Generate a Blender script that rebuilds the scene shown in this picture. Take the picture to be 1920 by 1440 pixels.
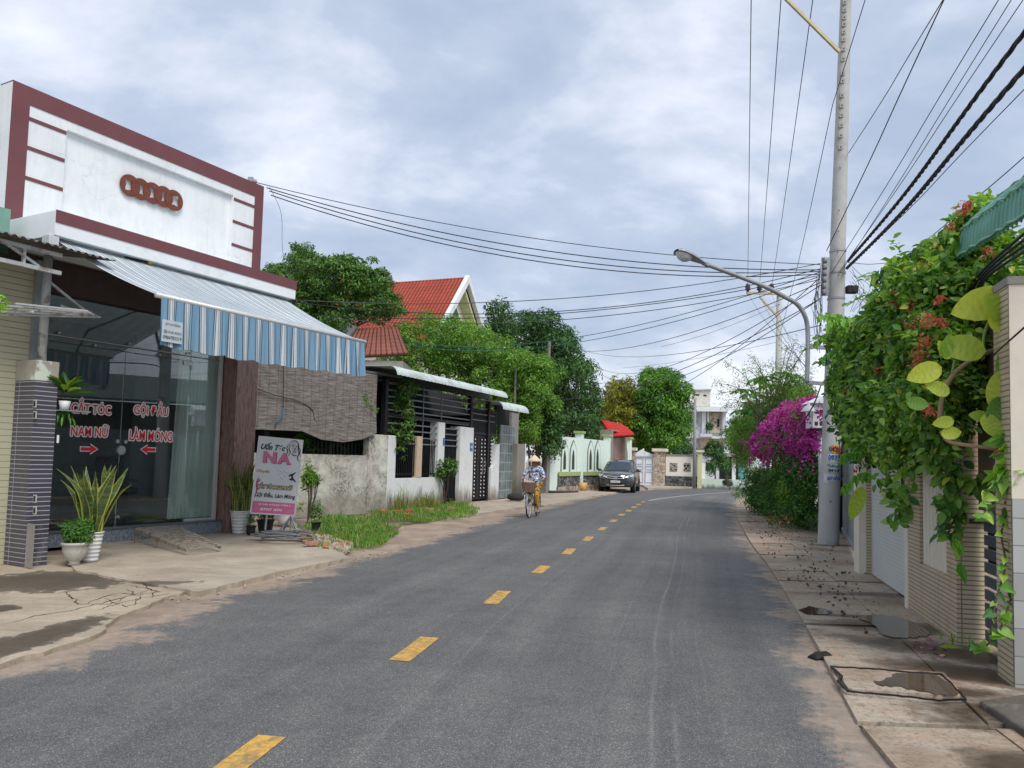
import bpy, bmesh, math, random
import numpy as np
from mathutils import Matrix, Vector
R = math.radians
random.seed(7); rng = np.random.default_rng(11)
for o in list(bpy.data.objects): bpy.data.objects.remove(o)
SC = bpy.context.scene; COL = SC.collection
# ------------------------------------------------------------ camera
F_PX = 1442.0; PPY = 50.0; PITCH = math.atan((140-PPY)/1442.0); ROLL = 0.026; CAMH = 1.6
cd = bpy.data.cameras.new('camera'); cam = bpy.data.objects.new('camera', cd); COL.objects.link(cam)
cd.sensor_width = 36; cd.lens = 36*F_PX/1920; cd.shift_y = PPY/1920; cd.clip_start = .05; cd.clip_end = 3000
CM = Matrix.Translation((0,0,CAMH)) @ Matrix.Rotation(math.pi/2+PITCH,4,'X') @ Matrix.Rotation(ROLL,4,'Z')
cam.matrix_world = CM; SC.camera = cam
# ------------------------------------------------------------ sky, sun, exposure
SUN_EL, SUN_AZ = R(52), R(150)      # azimuth clockwise from +Y
W = bpy.data.worlds.new('World'); SC.world = W; W.use_nodes = True
def build_world():
    nt = W.node_tree; N = nt.nodes; L = nt.links; N.clear()
    out = N.new('ShaderNodeOutputWorld'); bg = N.new('ShaderNodeBackground'); bg2 = N.new('ShaderNodeBackground')
    sky = N.new('ShaderNodeTexSky'); sky.sky_type = 'NISHITA'; sky.sun_disc = False
    sky.sun_elevation = SUN_EL; sky.sun_rotation = SUN_AZ; sky.air_density = 1.2; sky.dust_density = 2
    L.new(sky.outputs[0], bg.inputs[0]); bg.inputs[1].default_value = .1
    tc = N.new('ShaderNodeTexCoord'); sep = N.new('ShaderNodeSeparateXYZ'); L.new(tc.outputs['Generated'], sep.inputs[0])
    zz = N.new('ShaderNodeMath'); zz.operation = 'MAXIMUM'; L.new(sep.outputs[2], zz.inputs[0]); zz.inputs[1].default_value = 0
    za = N.new('ShaderNodeMath'); za.operation = 'ADD'; L.new(zz.outputs[0], za.inputs[0]); za.inputs[1].default_value = .42
    dx = N.new('ShaderNodeMath'); dx.operation = 'DIVIDE'; L.new(sep.outputs[0], dx.inputs[0]); L.new(za.outputs[0], dx.inputs[1])
    dy = N.new('ShaderNodeMath'); dy.operation = 'DIVIDE'; L.new(sep.outputs[1], dy.inputs[0]); L.new(za.outputs[0], dy.inputs[1])
    cb = N.new('ShaderNodeCombineXYZ'); L.new(dx.outputs[0], cb.inputs[0]); L.new(dy.outputs[0], cb.inputs[1])
    mp = N.new('ShaderNodeMapping'); mp.inputs['Location'].default_value = (3.1, 1.7, 0.4); mp.inputs['Scale'].default_value = (1.0, 1.35, 1); mp.inputs['Rotation'].default_value = (0,0,R(-25))
    L.new(cb.outputs[0], mp.inputs[0])
    n1 = N.new('ShaderNodeTexNoise'); n1.inputs['Scale'].default_value = 3.1; n1.inputs['Detail'].default_value = 9; n1.inputs['Roughness'].default_value = .56; n1.inputs['Distortion'].default_value = .15
    L.new(mp.outputs[0], n1.inputs[0])
    n2 = N.new('ShaderNodeTexNoise'); n2.inputs['Scale'].default_value = 1.25; n2.inputs['Detail'].default_value = 3
    L.new(mp.outputs[0], n2.inputs[0])
    m = N.new('ShaderNodeMath'); m.operation = 'MULTIPLY_ADD'; L.new(n2.outputs[0], m.inputs[0]); m.inputs[1].default_value = .75; L.new(n1.outputs[0], m.inputs[2])
    # lower sky brighter
    m2 = N.new('ShaderNodeMath'); m2.operation = 'MULTIPLY_ADD'; L.new(zz.outputs[0], m2.inputs[0]); m2.inputs[1].default_value = -.13; L.new(m.outputs[0], m2.inputs[2])
    cr = N.new('ShaderNodeValToRGB'); e = cr.color_ramp.elements
    e[0].position = .62; e[0].color = (.33,.395,.52,1); e[1].position = 1.06; e[1].color = (.70,.73,.80,1)
    a = cr.color_ramp.elements.new(.75); a.color = (.40,.46,.575,1)
    a = cr.color_ramp.elements.new(.87); a.color = (.55,.595,.69,1)
    L.new(m2.outputs[0], cr.inputs[0]); L.new(cr.outputs[0], bg2.inputs[0]); bg2.inputs[1].default_value = .88
    mix = N.new('ShaderNodeMixShader'); mix.inputs[0].default_value = .92
    L.new(bg.outputs[0], mix.inputs[1]); L.new(bg2.outputs[0], mix.inputs[2]); L.new(mix.outputs[0], out.inputs[0])
build_world()
sd = bpy.data.lights.new('sun','SUN'); sd.energy = 1.65; sd.angle = R(28); sd.color = (1,.95,.88)
sun = bpy.data.objects.new('sun', sd); COL.objects.link(sun)
sun.rotation_euler = Vector((-math.sin(SUN_AZ)*math.cos(SUN_EL), -math.cos(SUN_AZ)*math.cos(SUN_EL), -math.sin(SUN_EL))).to_track_quat('-Z','Y').to_euler()
SC.view_settings.view_transform = 'Standard'; SC.view_settings.look = 'None'
SC.view_settings.exposure = 0.72; SC.view_settings.gamma = 1
# ------------------------------------------------------------ pixel -> world
M3 = CM.to_3x3()
def ray(px,py): return M3 @ Vector(((px-960)/F_PX, -(py-720-PPY)/F_PX, -1))
def at(px,py,Y):
    d = ray(px,py); t = Y/d.y; return Vector((d.x*t, Y, CAMH+d.z*t))
def gp(px,py,z=0.):
    d = ray(px,py); t = (z-CAMH)/d.z; return Vector((d.x*t, d.y*t, z))
class Frame:
    def __init__(s, o, deg):
        s.o = Vector((o[0],o[1],0)); s.a = R(deg); s.M = Matrix.Translation(s.o) @ Matrix.Rotation(s.a,4,'Z'); s.I = s.M.inverted()
    def hit(s, px, py, y=0.):            # -> x,z on the local plane y
        d = s.I.to_3x3() @ ray(px,py); c = s.I @ Vector((0,0,CAMH)); t = (y-c.y)/d.y
        return c.x+d.x*t, c.z+d.z*t
    def hx(s, px, py, x=0.):             # -> y,z on the local plane x
        d = s.I.to_3x3() @ ray(px,py); c = s.I @ Vector((0,0,CAMH)); t = (x-c.x)/d.x
        return c.y+d.y*t, c.z+d.z*t
    def g(s, px, py, z=0.): p = s.I @ gp(px,py,z); return p.x, p.y
# ------------------------------------------------------------ mesh builder
class MB:
    def __init__(s, M=None): s.v=[]; s.f=[]; s.M = M if M is not None else Matrix.Identity(4)
    def add(s, vs, fs, M=None):
        b=len(s.v); MM = s.M @ M if M is not None else s.M
        s.v += [tuple(MM @ Vector(v)) for v in vs]; s.f += [tuple(b+i for i in f) for f in fs]; return s
    def box(s,x0,x1,y0,y1,z0,z1,M=None):
        x0,x1=min(x0,x1),max(x0,x1); y0,y1=min(y0,y1),max(y0,y1); z0,z1=min(z0,z1),max(z0,z1)
        return s.add([(x0,y0,z0),(x1,y0,z0),(x1,y1,z0),(x0,y1,z0),(x0,y0,z1),(x1,y0,z1),(x1,y1,z1),(x0,y1,z1)],
              [(0,3,2,1),(4,5,6,7),(0,1,5,4),(1,2,6,5),(2,3,7,6),(3,0,4,7)],M)
    def ext(s, pts, vec, M=None):        # closed polygon extruded by vec
        n=len(pts); v=[Vector(p) for p in pts]; w=[p+Vector(vec) for p in v]
        return s.add(v+w,[tuple(range(n-1,-1,-1)),tuple(range(n,2*n))]+[(i,(i+1)%n,n+(i+1)%n,n+i) for i in range(n)],M)
    def xz(s, pts, y0, y1, M=None): return s.ext([(p[0],y0,p[1]) for p in pts],(0,y1-y0,0),M)
    def bar(s,a,b,w,h=None,M=None):      # rectangular bar
        h=h or w; a=Vector(a); b=Vector(b); d=(b-a); L=d.length
        if L<1e-6: return s
        q=d.to_track_quat('Z','Y').to_matrix().to_4x4()
        return s.box(-w/2,w/2,-h/2,h/2,0,L, (Matrix.Translation(a)@q) if M is None else M@Matrix.Translation(a)@q)
    def tube(s,path,r,n=8,cap=True,M=None):
        P=[Vector(p) for p in path]; m=len(P); rr=r if isinstance(r,(list,tuple)) else [r]*m
        vs=[];fs=[]; up=None
        for i,p in enumerate(P):
            t=(P[min(i+1,m-1)]-P[max(i-1,0)])
            t=t.normalized() if t.length>1e-9 else Vector((0,0,1))
            if up is None: up = Vector((0,0,1)) if abs(t.z)<.9 else Vector((1,0,0))
            a=t.cross(up); a=a.normalized() if a.length>1e-6 else t.orthogonal().normalized(); b=a.cross(t).normalized(); up=b
            for k in range(n):
                th=2*math.pi*k/n; vs.append(p+a*math.cos(th)*rr[i]+b*math.sin(th)*rr[i])
        for i in range(m-1):
            for k in range(n): fs.append((i*n+k,i*n+(k+1)%n,(i+1)*n+(k+1)%n,(i+1)*n+k))
        if cap: fs += [tuple(range(n-1,-1,-1)), tuple(range((m-1)*n,m*n))]
        return s.add(vs,fs,M)
    def lathe(s,prof,c=(0,0,0),n=24,M=None,a0=0,a1=2*math.pi):
        full = abs(a1-a0-2*math.pi)<1e-6; k=n if full else n+1
        vs=[]; fs=[]
        for r,z in prof:
            for i in range(k):
                t=a0+(a1-a0)*i/n; vs.append((c[0]+r*math.cos(t),c[1]+r*math.sin(t),c[2]+z))
        for j in range(len(prof)-1):
            for i in range(n): fs.append((j*k+i,j*k+(i+1)%k,(j+1)*k+(i+1)%k,(j+1)*k+i))
        return s.add(vs,fs,M)
    def ball(s,c,r,nu=12,nv=8,M=None):
        r = r if isinstance(r,(tuple,list)) else (r,)*3
        pr=[]; vs=[];fs=[]
        for j in range(nv+1):
            ph=math.pi*j/nv
            for i in range(nu):
                th=2*math.pi*i/nu; vs.append((c[0]+r[0]*math.sin(ph)*math.cos(th),c[1]+r[1]*math.sin(ph)*math.sin(th),c[2]-r[2]*math.cos(ph)))
        for j in range(nv):
            for i in range(nu): fs.append((j*nu+i,j*nu+(i+1)%nu,(j+1)*nu+(i+1)%nu,(j+1)*nu+i))
        return s.add(vs,fs,M)
    def grid(s,fn,nu,nv,M=None):
        vs=[fn(i/nu,j/nv) for j in range(nv+1) for i in range(nu+1)]
        fs=[(j*(nu+1)+i,j*(nu+1)+i+1,(j+1)*(nu+1)+i+1,(j+1)*(nu+1)+i) for j in range(nv) for i in range(nu)]
        return s.add(vs,fs,M)
    def text(s,body,M,w=None,h=1.,bold=0.,ext=.002,shear=0.):
        cu=bpy.data.curves.new('t','FONT'); cu.body=body; cu.size=1; cu.align_x='CENTER'; cu.align_y='CENTER'; cu.offset=bold; cu.extrude=0; cu.shear=shear; cu.resolution_u=3
        o=bpy.data.objects.new('t',cu); COL.objects.link(o); dg=bpy.context.evaluated_depsgraph_get(); dg.update()
        me=bpy.data.meshes.new_from_object(o.evaluated_get(dg)); vs=[v.co.copy() for v in me.vertices]; fs=[tuple(p.vertices) for p in me.polygons]
        bpy.data.objects.remove(o); bpy.data.curves.remove(cu); bpy.data.meshes.remove(me)
        if not vs: return s
        x0=min(v.x for v in vs);x1=max(v.x for v in vs);y0=min(v.y for v in vs);y1=max(v.y for v in vs)
        sy=h/(y1-y0); sx=(w/(x1-x0)) if w else sy
        return s.add([((v.x-(x0+x1)/2)*sx,(v.y-(y0+y1)/2)*sy,ext) for v in vs],fs,M)
    def outlined(s,body,M,w,h,bold,off,n=8):
        for k in range(n):
            a=2*math.pi*k/n; s.text(body,M@Matrix.Translation((off*math.cos(a),off*math.sin(a),k*.0002)),w=w,h=h,bold=bold)
        return s
    def build(s,name,mat,parent=None,smooth=False,bevel=0,sub=0,solid=0,keep=False):
        V=np.array(s.v,dtype=float) if s.v else np.zeros((0,3))
        if parent is not None:
            I=np.array(world_of(parent).inverted()); V=V@I[:3,:3].T+I[:3,3]
            off=None
        else:
            off=(V.min(0)+V.max(0))/2; off[2]=V[:,2].min(); off=off*(0 if keep else 1); V=V-off
        me=bpy.data.meshes.new(name); me.from_pydata(V.tolist(),[],s.f); me.materials.append(mat); me.update()
        if smooth: me.polygons.foreach_set('use_smooth',[True]*len(me.polygons))
        o=bpy.data.objects.new(name,me); COL.objects.link(o)
        if parent is not None: o.parent=parent
        else: o.location=off
        if solid:
            m=o.modifiers.new('s','SOLIDIFY'); m.thickness=solid; m.offset=0
        if bevel:
            m=o.modifiers.new('b','BEVEL'); m.width=bevel; m.segments=2; m.limit_method='ANGLE'; m.angle_limit=R(40)
        if sub:
            m=o.modifiers.new('ss','SUBSURF'); m.levels=sub; m.render_levels=sub
        return o
def world_of(o):
    M=o.matrix_basis.copy(); p=o.parent
    while p is not None: M=p.matrix_basis@M; p=p.parent
    return M
def tag(o,label=None,cat=None,group=None,kind=None):
    if label: o['label']=label
    if cat: o['category']=cat
    if group: o['group']=group
    if kind: o['kind']=kind
    return o
def thing(name,label,cat,loc=(0,0,0),rz=0.,group=None):
    o=bpy.data.objects.new(name,None); COL.objects.link(o); o.location=loc; o.rotation_euler=(0,0,rz); o.empty_display_size=.2
    o.matrix_basis = Matrix.Translation(loc)@Matrix.Rotation(rz,4,'Z')
    return tag(o,label,cat,group)
def struct(o): o['kind']='structure'; return o
def copy_tree(o,parent=None):
    c=o.copy(); COL.objects.link(c); c.parent=parent
    for ch in list(o.children): copy_tree(ch,c)
    return c
# raw numpy mesh with attributes
def np_mesh(name,V,faces,nper,mat,parent=None,attrs=None,smooth=False):
    V=np.asarray(V,dtype=float)
    if parent is not None:
        I=np.array(world_of(parent).inverted()); V=V@I[:3,:3].T+I[:3,3]; off=None
    else:
        off=(V.min(0)+V.max(0))/2; off[2]=V[:,2].min(); V=V-off
    me=bpy.data.meshes.new(name); faces=np.asarray(faces).reshape(-1,nper); nf=len(faces)
    me.vertices.add(len(V)); me.vertices.foreach_set('co',V.ravel().astype(np.float32))
    me.loops.add(nf*nper); me.loops.foreach_set('vertex_index',faces.ravel().astype(np.int32))
    me.polygons.add(nf); me.polygons.foreach_set('loop_start',(np.arange(nf)*nper).astype(np.int32)); me.polygons.foreach_set('loop_total',np.full(nf,nper,np.int32))
    if smooth: me.polygons.foreach_set('use_smooth',[True]*nf)
    for k,a in (attrs or {}).items():
        at_=me.attributes.new(k,'FLOAT','POINT'); at_.data.foreach_set('value',np.asarray(a,dtype=np.float32))
    me.update(calc_edges=True); me.validate()
    me.materials.append(mat); o=bpy.data.objects.new(name,me); COL.objects.link(o)
    if parent is not None: o.parent=parent
    else: o.location=off
    return o
# ------------------------------------------------------------ materials
class Nd:
    """small node-graph helper"""
    def __init__(s,name):
        s.m=bpy.data.materials.new(name); s.m.use_nodes=True; s.t=s.m.node_tree; s.N=s.t.nodes; s.L=s.t.links
        s.b=s.N['Principled BSDF']; s.out=s.N['Material Output']; s._tc=None
    def new(s,ty,ins=None,**kw):
        n=s.N.new('ShaderNode'+ty)
        for k,v in kw.items(): setattr(n,k,v)
        for k,v in (ins or {}).items(): s.set(n.inputs[k],v)
        return n
    def set(s,inp,v):
        if hasattr(v,'links') or isinstance(v,bpy.types.NodeSocket): s.L.new(v,inp)
        elif isinstance(v,(tuple,list)) and len(v)==3 and inp.type=='RGBA': inp.default_value=(*v,1)
        else: inp.default_value=v
    def co(s,scale=(1,1,1),loc=(0,0,0),rot=(0,0,0),src='Object'):
        if s._tc is None: s._tc=s.new('TexCoord')
        m=s.new('Mapping',{0:s._tc.outputs[src],1:loc,2:rot,3:scale}); return m.outputs[0]
    def noise(s,scale=5,detail=4,rough=.55,co=None,dist=0):
        return s.new('TexNoise',{'Vector':co or s.co(),'Scale':scale,'Detail':detail,'Roughness':rough,'Distortion':dist}).outputs[0]
    def vor(s,scale=5,co=None,feature='F1',out=0,rnd=1):
        n=s.new('TexVoronoi',{'Vector':co or s.co(),'Scale':scale,'Randomness':rnd},feature=feature); return n.outputs[out]
    def math(s,op,a,b=0.,c=0.,clamp=False):
        n=s.new('Math',operation=op,use_clamp=clamp); s.set(n.inputs[0],a); s.set(n.inputs[1],b)
        if op in('MULTIPLY_ADD','COMPARE'): s.set(n.inputs[2],c)
        return n.outputs[0]
    def ramp(s,fac,stops,mode='LINEAR'):
        n=s.new('ValToRGB'); s.set(n.inputs[0],fac); cr=n.color_ramp; cr.interpolation=mode
        while len(cr.elements)>1: cr.elements.remove(cr.elements[-1])
        for i,(p,c) in enumerate(stops):
            e=cr.elements[0] if i==0 else cr.elements.new(p)
            e.position=p; e.color=(*c,1) if isinstance(c,(tuple,list)) else (c,c,c,1)
        return n.outputs[0]
    def mix(s,f,a,b,mode='MIX'):
        n=s.new('MixRGB',blend_type=mode); s.set(n.inputs[0],f); s.set(n.inputs[1],a); s.set(n.inputs[2],b); return n.outputs[0]
    def sep(s,v): n=s.new('SeparateXYZ'); s.set(n.inputs[0],v); return n.outputs
    def bump(s,h,strength=.3,dist=.02):
        n=s.new('Bump',{'Height':h,'Strength':strength,'Distance':dist}); s.L.new(n.outputs[0],s.b.inputs['Normal'])
    def fin(s,color=None,rough=.7,metal=0,spec=.5,**kw):
        if color is not None: s.set(s.b.inputs['Base Color'],color)
        s.set(s.b.inputs['Roughness'],rough); s.set(s.b.inputs['Metallic'],metal); s.set(s.b.inputs['Specular IOR Level'],spec)
        for k,v in kw.items(): s.set(s.b.inputs[k],v)
        return s.m
def hexc(h,g=1.):
    c=[int(h[i:i+2],16)/255 for i in (0,2,4)]; return tuple(g*(x/12.92 if x<=.04045 else ((x+.055)/1.055)**2.4) for x in c)
def mk(name,c,rough=.6,metal=0,var=.15,scale=6,bump=.0,bs=40,dirt=None,dscale=2.,dth=(.5,.7),spec=.5):
    n=Nd(name); v=n.noise(scale,5,.6)
    lo=tuple(x*(1-var) for x in c); hi=tuple(min(1,x*(1+var)) for x in c)
    col=n.ramp(v,[(.3,lo),(.7,hi)])
    if dirt is not None:
        d=n.noise(dscale,8,.65,dist=.4); col=n.mix(n.ramp(d,[(dth[0],0.),(dth[1],1.)]),col,dirt)
    if bump: n.bump(n.noise(bs,4,.6),bump,.01)
    return n.fin(col,rough,metal,spec)
# ============================================================ SETTING
def blotch(n,items,co=None,nscale=6.,namp=.35,hard=False):
    """mask of irregular stains: items = (x,y,rx,ry,angle)"""
    c=co or n.co(); nz=n.noise(nscale,6,.6); out=None
    for (x,y,rx,ry,a) in items:
        m=n.new('Mapping',{0:c,1:(0,0,0)},vector_type='TEXTURE'); m.inputs[1].default_value=(x,y,0); m.inputs[2].default_value=(0,0,a); m.inputs[3].default_value=(rx,ry,1e3)
        l=n.new('VectorMath',{0:m.outputs[0]},operation='LENGTH').outputs['Value']
        v=n.math('SUBTRACT',1.15,n.math('ADD',l,n.math('MULTIPLY',n.math('SUBTRACT',nz,.5),namp*4)))
        out = v if out is None else n.math('MAXIMUM',out,v)
    return n.ramp(out,[(0.,0.),(.12,.85),(.5,1.)] if hard else [(0.,0.),(.25,.55),(.7,1.)])
SAND=hexc('b59b84'); SAND2=hexc('9a7f68')
def mat_sand():
    n=Nd('sandy_ground'); c=n.ramp(n.noise(1.3,8,.65),[(.3,hexc('83756a')),(.5,hexc('9f8d7d')),(.7,hexc('b5a18e'))])
    c=n.mix(n.ramp(n.vor(60,out=0),[(.0,.5),(.25,0.)]),c,hexc('5f5348')); n.bump(n.noise(25,6,.7),.5,.02)
    return n.fin(c,.95,spec=.2)
M_SAND=mat_sand()
struct(MB().box(-260,300,-60,420,-.5,-.008).build('ground',M_SAND,keep=True))
def mat_asphalt():
    n=Nd('asphalt'); co=n.co()
    lat=n.new('Attribute',attribute_name='lat').outputs['Fac']; lon=n.new('Attribute',attribute_name='lon').outputs['Fac']
    de=n.new('Attribute',attribute_name='de').outputs['Fac']; dr=n.new('Attribute',attribute_name='dr').outputs['Fac']
    fine=n.vor(210,co,out=1); fs=n.sep(fine)[0]
    base=n.ramp(fs,[(0,hexc('505051')),(.5,hexc('606060')),(.82,hexc('70706e')),(.95,hexc('93918c')),(1.,hexc('aaa69e'))])
    big=n.noise(.35,6,.6,co); base=n.mix(1.,base,n.ramp(big,[(.3,(.8,.8,.81)),(.7,(1.14,1.13,1.11))]),'MULTIPLY')
    # long wheel-polished streaks and scratches that follow the road
    cv=n.new('CombineXYZ',{0:n.math('MULTIPLY',lat,2.2),1:n.math('MULTIPLY',lon,.05)}).outputs[0]
    st=n.noise(1.4,5,.6,cv); base=n.mix(1.,base,n.ramp(st,[(.35,(.88,.88,.9)),(.65,(1.13,1.12,1.1))]),'MULTIPLY')
    cv2=n.new('CombineXYZ',{0:n.math('MULTIPLY',lat,22.),1:n.math('MULTIPLY',lon,.6)}).outputs[0]
    sc=n.noise(1.,3,.5,cv2); cv3=n.noise(40,3,.6,co)
    wob=n.math('MULTIPLY',n.math('SUBTRACT',n.noise(1.,2,.5,n.new('CombineXYZ',{1:n.math('MULTIPLY',lon,.22)}).outputs[0]),.5),.05)
    lw=n.math('ADD',lat,wob); f=None
    for a_,w_,k_ in ((1.66,.011,.75),(1.80,.011,.75),(1.33,.008,.45),(2.02,.007,.4),(.16,.008,.5),(-.05,.006,.3),(-1.2,.006,.25)):
        q=n.math('SUBTRACT',1.,n.math('MULTIPLY',n.math('ABSOLUTE',n.math('SUBTRACT',lw,a_)),1/(w_*2)),clamp=True); q=n.math('MULTIPLY',q,k_*.36); f=q if f is None else n.math('MAXIMUM',f,q)
    brk=n.math('MULTIPLY',n.ramp(n.noise(1.,4,.6,n.new('CombineXYZ',{0:n.math('MULTIPLY',lat,3.),1:n.math('MULTIPLY',lon,.5)}).outputs[0]),[(.35,0.),(.55,1.)]),n.ramp(n.noise(38,2,.6,co),[(.4,.15),(.55,1.)]))
    f=n.math('MULTIPLY',f,brk,clamp=True)
    base=n.mix(f,base,hexc('b2afa8'))
    base=n.mix(n.ramp(n.vor(5,co),[(.0,.7),(.014,.0)]),base,hexc('c9c4b8'))
    pt=n.noise(2.4,9,.75,co); base=n.mix(1.,base,n.ramp(pt,[(.36,(.88,.88,.89)),(.5,(1.,1.,1.)),(.64,(1.1,1.09,1.07))]),'MULTIPLY')
    wt=n.math('MAXIMUM',n.math('SUBTRACT',1.,n.math('MULTIPLY',n.math('ABSOLUTE',n.math('SUBTRACT',n.math('ABSOLUTE',lat),.95)),2.4),clamp=True),n.math('SUBTRACT',1.,n.math('MULTIPLY',n.math('ABSOLUTE',n.math('SUBTRACT',n.math('ABSOLUTE',lat),2.35)),2.4),clamp=True)); base=n.mix(n.math('MULTIPLY',wt,.18),base,n.mix(1.,base,(.78,.78,.8),'MULTIPLY'))
    dk=n.ramp(n.noise(.8,5,.6,co,1.5),[(.63,0.),(.72,.2)]); base=n.mix(dk,base,hexc('4c4b4a'))
    # sand washed over the edges
    e1=n.noise(1.1,8,.68,co); e2=n.noise(9,6,.7,co)
    em=n.math('ADD',n.math('MULTIPLY',e1,1.),n.math('MULTIPLY',e2,.35))
    lft=n.math('SUBTRACT',n.math('MULTIPLY',n.math('SUBTRACT',em,.47),2.0),de)
    rgt=n.math('SUBTRACT',n.math('MULTIPLY',n.math('SUBTRACT',em,.52),1.7),dr)
    f=n.math('MAXIMUM',n.ramp(lft,[(-.0,0.),(.22,.93)]),n.ramp(rgt,[(0.,0.),(.2,.85)]))
    sand=n.ramp(n.noise(6,9,.8,co),[(.32,hexc('85776b')),(.5,hexc('a3917f')),(.68,hexc('b9a594'))]); sand=n.mix(n.ramp(n.vor(48,co),[(.05,.6),(.2,0.)]),sand,hexc('6b6057'))
    sand=n.mix(n.ramp(fs,[(.6,0.),(1,.35)]),sand,hexc('6f6a64'))
    base=n.mix(f,base,sand); n.bump(fs,.5,.006)
    return n.fin(base,.82,spec=.35)
def cat(pts,n=8):
    P=[Vector(p) for p in pts]; out=[]
    for i in range(len(P)-1):
        a=P[max(i-1,0)];b=P[i];c=P[i+1];d=P[min(i+2,len(P)-1)]
        for k in range(n):
            t=k/n; out.append(.5*((2*b)+(c-a)*t+(2*a-5*b+4*c-d)*t*t+(-a+3*b-3*c+d)*t**3))
    out.append(P[-1]); return out
Lp=[(-12.4,-35),(-8.8,-18),(-5.6,-4)]+[tuple(gp(*p)[:2]) for p in ((0,1256),(200,1188),(400,1122),(560,1076),(660,1050),(800,1010),(900,980),(990,957),(1100,933),(1180,921),(1290,914),(1384,912))]+[(24,60),(40,68),(70,78)]
Rp=[(-6.2,-37),(-2.9,-20),(.4,-6)]+[tuple(gp(*p)[:2]) for p in ((1672,1440),(1572,1290),(1532,1215),(1482,1130),(1444,1068),(1405,1015),(1384,975),(1379,955),(1388,938))]+[(13.2,41),(18.6,46.5),(27,52),(42,59),(72,69)]
def resample(pts,n):
    P=np.array([[p.x,p.y] for p in cat([Vector((a,b,0)) for a,b in pts],10)]); d=np.r_[0,np.cumsum(np.hypot(*np.diff(P,axis=0).T))]
    s=np.linspace(0,1,n)*d[-1]; return np.c_[np.interp(s,d,P[:,0]),np.interp(s,d,P[:,1])]
RL=resample(Lp,260); RR=resample(Rp,1400)
def road_edge_r(Y): i=np.argmin(abs(RR[:,1]-Y)); return RR[i]
def build_road():
    # right edge matched perpendicular to the local direction of the left edge
    T=np.gradient(RL,axis=0); T/=np.linalg.norm(T,axis=1)[:,None]
    V=[];lat=[];lon=[];de=[];dr=[]; s=0; K=14; last=0
    for i,(p,t) in enumerate(zip(RL,T)):
        dd=RR-p; al=abs(dd@t); al[:max(last-5,0)]=9e9; j=int(np.argmin(al[:last+260]+.002*np.arange(len(al[:last+260])))) if i else int(np.argmin(al)); j=max(j,last); last=j
        q=RR[j]; w=np.linalg.norm(q-p)
        if i: s+=np.linalg.norm(p-RL[i-1])
        for k in range(K+1):
            u=k/K; x,y=p+(q-p)*u; V.append((x,y,.0+.05*math.sin(math.pi*u)*.6)); lat.append((u-.5)*w); lon.append(s); de.append(u*w); dr.append((1-u)*w)
    F=[(i*(K+1)+k,i*(K+1)+k+1,(i+1)*(K+1)+k+1,(i+1)*(K+1)+k) for i in range(len(RL)-1) for k in range(K)]
    r=thing('road',None,None); struct(r)
    o=np_mesh('road_surface',V,F,4,mat_asphalt(),r,dict(lat=lat,lon=lon,de=de,dr=dr),smooth=True)
    return r,o
ROAD,RS=build_road()
# drape helper: height of the cambered road under a point
from mathutils.bvhtree import BVHTree
_bv=BVHTree.FromPolygons([v.co for v in RS.data.vertices],[tuple(p.vertices) for p in RS.data.polygons])
def rz(x,y):
    h=_bv.ray_cast(Vector((x,y,1)),Vector((0,0,-1))); return h[0].z if h[0] is not None else 0
def mat_paint(name,c,c2,th=(.42,.56)):
    n=Nd(name); w=n.noise(16,8,.75); k=n.ramp(w,[(th[0],1.),(th[1],0.)])
    n.fin(n.mix(k,c,c2),.7,spec=.3); return n.m
M_YEL=mat_paint('yellow_road_paint',hexc('dca94a'),hexc('8f7c58'),(.40,.60)); M_WHT=mat_paint('worn_white_paint',hexc('c9c8c2'),hexc('8f8f8d'))
def stripe(a,b,w,mat,name='lane_marking'):
    d=(b-a).normalized(); nn=Vector((d.y,-d.x,0))*w/2; m=MB()
    k=max(1,int((b-a).length/.4)); vs=[];fs=[]
    rg=random.Random(int(a.y*100))
    for i in range(k+1):
        p=a+(b-a)*i/k
        for sgn in(-1,1):
            q=p+nn*sgn*(1+rg.uniform(-.03,.03)); vs.append((q.x,q.y,rz(q.x,q.y)+.004))
    for i in range(k): fs.append((2*i,2*i+1,2*i+3,2*i+2))
    m.add(vs,fs); return m.build(name,mat,ROAD)
for a,b in (((418,1462),(510,1391)),((748,1247),(806,1202)),((919,1138),(946,1113)),((1006,1079),(1023,1065)),((1061,1043),(1072,1032)),((1098,1017),(1107,1009)),((1126,997),(1133,991)),((1147,981),(1153,976.5)),((1163,969),(1168,965.5)),((1177,961),(1181,958)),((1187,954),(1190.5,951.5)),((1196,948.5),(1199,946.3)),((1204,943.5),(1208,942))):
    stripe(gp(*a),gp(*b),.165,M_YEL)
_l=[gp(*p) for p in ((1216,940),(1240,936),(1280,931),(1330,926.5),(1385,922.5),(1425,920))]
for a,b in zip(_l,_l[1:]): stripe(a,b,.12,M_WHT)
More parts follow.
